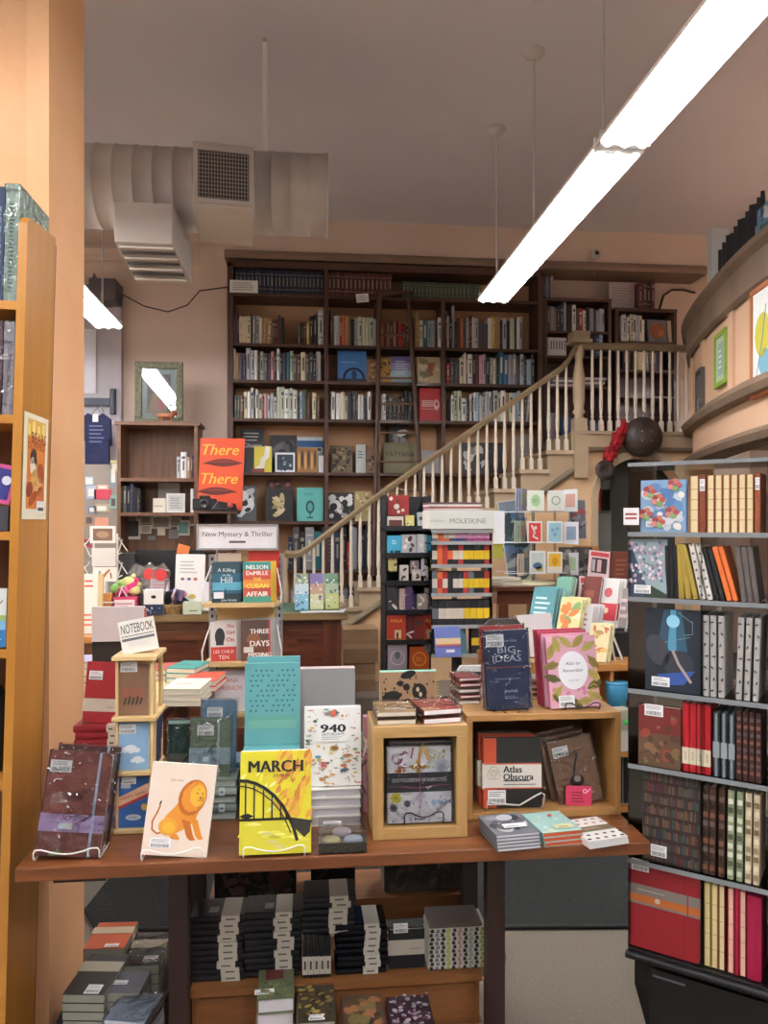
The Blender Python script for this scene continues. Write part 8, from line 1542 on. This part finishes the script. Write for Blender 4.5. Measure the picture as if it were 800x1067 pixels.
# ------------------------------------------------------------------ under the table
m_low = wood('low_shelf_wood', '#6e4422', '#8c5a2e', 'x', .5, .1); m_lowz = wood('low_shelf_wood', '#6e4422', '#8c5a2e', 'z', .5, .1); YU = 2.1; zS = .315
us = thing('low_wooden_shelf', 'low orange-brown wooden shelf unit under the table full of notebooks', 'shelf', (0, 0, 0)); x0, x1 = PX(200, YU), PX(500, YU)
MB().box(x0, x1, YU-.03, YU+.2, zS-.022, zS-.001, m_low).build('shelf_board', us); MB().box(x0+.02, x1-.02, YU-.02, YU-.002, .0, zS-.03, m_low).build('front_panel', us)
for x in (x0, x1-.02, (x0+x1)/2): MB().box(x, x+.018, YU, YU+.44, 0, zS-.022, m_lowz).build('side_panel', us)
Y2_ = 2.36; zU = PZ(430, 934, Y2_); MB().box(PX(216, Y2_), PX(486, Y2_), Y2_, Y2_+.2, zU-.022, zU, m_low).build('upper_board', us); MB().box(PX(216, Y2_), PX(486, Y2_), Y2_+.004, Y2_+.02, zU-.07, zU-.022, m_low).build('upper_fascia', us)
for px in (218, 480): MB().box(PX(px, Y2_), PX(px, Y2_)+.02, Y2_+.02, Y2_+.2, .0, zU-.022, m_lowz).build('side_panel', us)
MB().box(x0, x1, 1.86, 2.07, 0, .18, m_low).build('front_step', us)
# on the upper board
def art_bfl(cs, n=60, s_=.12, sd=3): return blotch(cs, n, sd, s_)
bt('dark_floral_box', 'dark box with dim pink flowers on the upper board under the table', 'box', 266, Y2_+.03, 84, zU+.001, 38, .12, '#1c1a18', art_bfl(['#5c3c3c', '#3c3a30', '#6c5450', '#2c2a26', '#4c5040'], 90, .13))
bt('black_wrapped_box', 'black wrapped box with fine wire lines under the table', 'box', 347, Y2_+.04, 46, zU+.001, 40, .1, '#131315', lambda b, w, h, y: [b.stroke([(-w*.4, h*(.2+.2*q)), (w*.1*q, h*(.9-.1*q)), (w*.45, h*.4)], .0015, y, '#5c6464') for q in range(4)])
bt('grey_floral_box', 'grey-brown faded floral box at right on the upper board under the table', 'box', 440, Y2_+.03, 80, zU+.001, 40, .12, '#45413c', art_bfl(['#5c5448', '#34302c', '#6c6454'], 26, .16, 5))
# piles of black notebooks with cream bands
def pile(px, Y, pyt, wpx, c, band, label, group, n=None, tpx=6.9, z0=None, bandpos=.6, bw=.33, D_=.1, gloss=.3, rz=0, page='#2c2c2c', stk=False, **kw):
    z0 = zS if z0 is None else z0; k = mpp(px, Y); t = tpx*k; n = n or max(1, round((PZ(px, pyt, Y)-z0)/t)); r = random.Random(int(px))
    t = (PZ(px, pyt, Y)-z0)/n
    for j in range(n):
        o = stackbook(px+r.uniform(-1, 1)*1.5, Y+r.uniform(0, .006), wpx*k, D_, t-.0008, z0+.0003+j*t, c, label % ORD[j], group, band, rz=rz+r.uniform(-.02, .02), bandpos=bandpos+r.uniform(-.03, .03), bw=bw, gloss=gloss, page=page, **kw)
    if stk: q = MB(); q.box(-.025, .0, .02, .05, t, t+.0006, '#8c8c88').build('price_sticker', o)
    return z0+n*t
pile(225, YU, 955, 56, '#16171a', '#bfb8a8', 'black notebook with cream band in the leftmost pile under the table, %s from bottom', 'leftmost black notebook pile', bandpos=.56, bw=.34, stk=True)
pile(284, YU+.005, 951, 58, '#15161a', '#bfb8a8', 'black notebook with cream band in the second pile under the table, %s from bottom', 'second black notebook pile', bandpos=.55, bw=.3, stk=True)
def vnb(px0, px1, Y, pyt, pyb, c, label, group, band=True):
    k = mpp(px0, Y); w = (px1-px0)*k*.96; z0 = PZ(px0, pyb, Y) if pyb else zS; z0 = max(z0, zS); h = PZ(px0, pyt, Y)-z0; b = MB(); b.prismz([(0, 0), (w*.3, -.0015), (w*.7, -.0015), (w, 0), (w, .1), (0, .1)], 0, h, M(c, .35)); o = b.build('upright_notebook', None, (PX(px0, Y), Y, z0+.0004)); tag(o, label, 'notebook', group)
    if band: q = MB(); q.box(-.0003, w+.0002, -.0022, .0, h*.08, h*.5, '#bfb8a8'); q.rect(w*.3, w*.7, h*.2, h*.4, -.0026, '#4a4640'); q.build('belly_band', o)
    return z0+h
for i in range(5): zv = vnb(315+6*i, 320.7+6*i, YU-.005, 975, None, '#17181b', 'black notebook with cream band standing upright below the short pile, %s from left' % ORD[i], 'upright black notebooks under the table')
pile(343, YU, 934, 54, '#141518', '#bfb8a8', 'black notebook with cream band in the short pile above upright ones, %s from bottom', 'short black notebook pile', z0=zv+.0005, bandpos=.52, bw=.36)
pile(375, YU-.02 if 0 else YU-.005, 962, 55, '#0e0f14', '#bfb8a8', 'glossy black notebook with white band in the middle pile, %s from bottom', 'glossy black notebook pile', bandpos=.56, bw=.3, gloss=.08, tpx=6.8) if 0 else pile(375.5, YU-.115, 963, 55, '#0e0f14', '#bfb8a8', 'glossy black notebook with white band in the middle pile, %s from bottom', 'glossy black notebook pile', bandpos=.56, bw=.3, gloss=.08, z0=zS+.0, tpx=6.6, D_=.1) if 0 else pile(377, YU-.003, 963, 53, '#0e0f14', '#c8c2b4', 'glossy black notebook with white band in the middle pile, %s from bottom', 'glossy black notebook pile', bandpos=.56, bw=.3, gloss=.08, tpx=6.6)
k = mpp(424, YU); book('notebook', 'large black notebook with cream band standing face out under the table', 'notebook', 37*k, PZ(424, 967, YU+.03)-zS, .016, '#131418', (PX(424, YU+.02), YU+.02, zS+.001), (-.08, 0, 0), None, None, band=(.035, .075, '#b8b0a0', lambda b, w, z0, z1, y: b.lines(w*.1, w*.42, z0+.014, z0+.018, 1, y, '#5c564c')), stick=(-.018, .108, .04, .026))
def vb(i): return [lambda b, w, h, y: None][0]
k = mpp(475, YU); n = 10; zt9 = PZ(475, 966, YU); t = (zt9-zS)/n
for j in range(n):
    o = stackbook(476+(j % 2)*1.2, YU-.004, 60*k, .1, t-.0008, zS+.0003+j*t, '#c8c4b4', 'patterned floral notebook in the right pile under the table, %s from bottom' % ORD[j], 'floral notebook pile', gloss=.25, page='#8c8878')
    q = MB(); L_ = 60*k; r = random.Random(200+j)
    for s_, c in enumerate(('#1c1c1c', '#7c6c84', '#262626', '#a8a85c', '#262624', '#a87c78', '#2a2a2a', '#88989c', '#1f1f1f', '#8c8c4c')): q.box(-L_/2+L_*(.02+.098*s_), -L_/2+L_*(.075+.098*s_), -.0024, -.0014, t*.1, t*.88, c)
    q.build('spine_pattern', o)
bt('floral_notebook', 'dark floral notebook lying on top of the right floral pile', 'notebook', 475, YU-.004, 56, zt9+.001, 4, .1, '#5c5048', None)
# low front row
zF = .1815
def low(px0, px1, pyf, z, d, c, n, label, group, art, page='#b8b0a8', sk=None):
    k = 1; dF = (H-z)*800/(pyf-545); px = (px0+px1)/2; u = (px-400)/800; Y = dF*(CT-u*ST); w = (px1-px0)*mpp(px, Y); t = (z-zF)/n
    for j in range(n): flatb(px+(j % 2)*.6, Y, w, d, t-.0008, c if j == n-1 else ('#8c8478', '#a8484c')[j % 2], zF+j*t, .03*(j % 2), label % ORD[j], page=page, name='notebook', group=group, art=art if j == n-1 else None, stick=sk if j == n-1 else None)
low(268, 306, 1040, .335, .15, '#5c6446', 4, 'thick olive floral notebook in the front left low pile, %s from bottom', 'front low pile of olive notebooks', lambda b, w, h, y: (b.rect(-w*.3, w*.2, h*.55, h*.95, y, '#5c2422'), blotch(['#6c744c', '#7c7c54', '#4c5438'], 22, 301, .14)(b, w, h*.5, y-.0004)), page='#cfccd0', sk=(-.03, .03, .05, .022))
low(310, 350, 1064, .32, .15, '#3c3424', 3, 'dark ornate notebook right of the olive pile, %s from bottom', 'dark ornate notebooks', blotch(['#7c6c3c', '#2a241c', '#5c3c2c', '#94843c'], 50, 302, .1), sk=(0, .015, .04, .022))
low(358, 402, 1072, .31, .14, '#4a3826', 3, 'brown flowered notebook in the middle low pile, %s from bottom', 'brown flowered notebooks', blotch(['#8c5c3c', '#2c2a1c', '#6c5c34'], 30, 303, .2))
low(408, 455, 1074, .31, .14, '#2c1c22', 3, 'purple and white paisley notebook in the right low pile, %s from bottom', 'paisley notebooks', blotch(['#8c8490', '#3c2430', '#a89ca8', '#5c2c38'], 110, 304, .08))
# floor piles at left, on a low black crate
plat = thing('low_black_crate', 'low black crate under the notebook piles beside the oak bookcase', 'crate', (0, 0, 0)); MB().box(PX(52, 2.2), PX(172, 2.2), 1.97, 2.52, 0, .14, M('#17171a', .6)).build('crate_body', plat)
def fpile(px0, px1, pyf, d, c, band, nm, z=.30, n=7, rz=0, wrap=False, bpos=(.55, .8), page='#8c8a7c', sk=None):
    dF = (H-z)*800/(pyf-545); px = (px0+px1)/2; u = (px-400)/800; Y = dF*(CT-u*ST); w = (px1-px0)*mpp(px, Y); t = (z-.1405)/n
    for j in range(n):
        r = book('notebook', '%s, %s from bottom, by the oak bookcase' % (nm, ORD[j]), 'notebook', w, d, t-.0009, c, (PX(px, Y)+random.uniform(-.003, .003), Y, .1405+j*t+(t-.0009)/2), (-pi/2, 0, rz), nm+' pile', None, page=page, band=(d*bpos[0], d*bpos[1], band) if band and j >= n-2 else None, wrap=wrap and j == n-1, stick=sk if j == n-1 else None, soft=True)
fpile(88, 130, 988, .15, '#b8542c', '#cfc0a0', 'orange notebook in the far pile', n=6, sk=(.02, .012, .04, .018), rz=-.05)
fpile(128, 164, 1006, .17, '#4a5250', '#c8c0a8', 'slate green wrapped notebook in right back pile', n=6, wrap=True, sk=(.02, .03, .04, .03), rz=-.03)
fpile(64, 108, 1036, .19, '#2c2a26', '#9c9482', 'black notebook in the nearest left pile', z=.305, n=7, sk=(.02, .02, .04, .04), rz=-.12)
fpile(110, 146, 1034, .1, '#54525a', None, 'purple-grey notebook in middle pile', z=.295, n=6, sk=(-.02, .045, .04, .02), rz=-.1)
fpile(108, 152, 1064, .12, '#8496a8', None, 'pale blue wrapped notebook in front right pile', z=.285, n=6, wrap=True, rz=-.22, page='#b8bcc0')
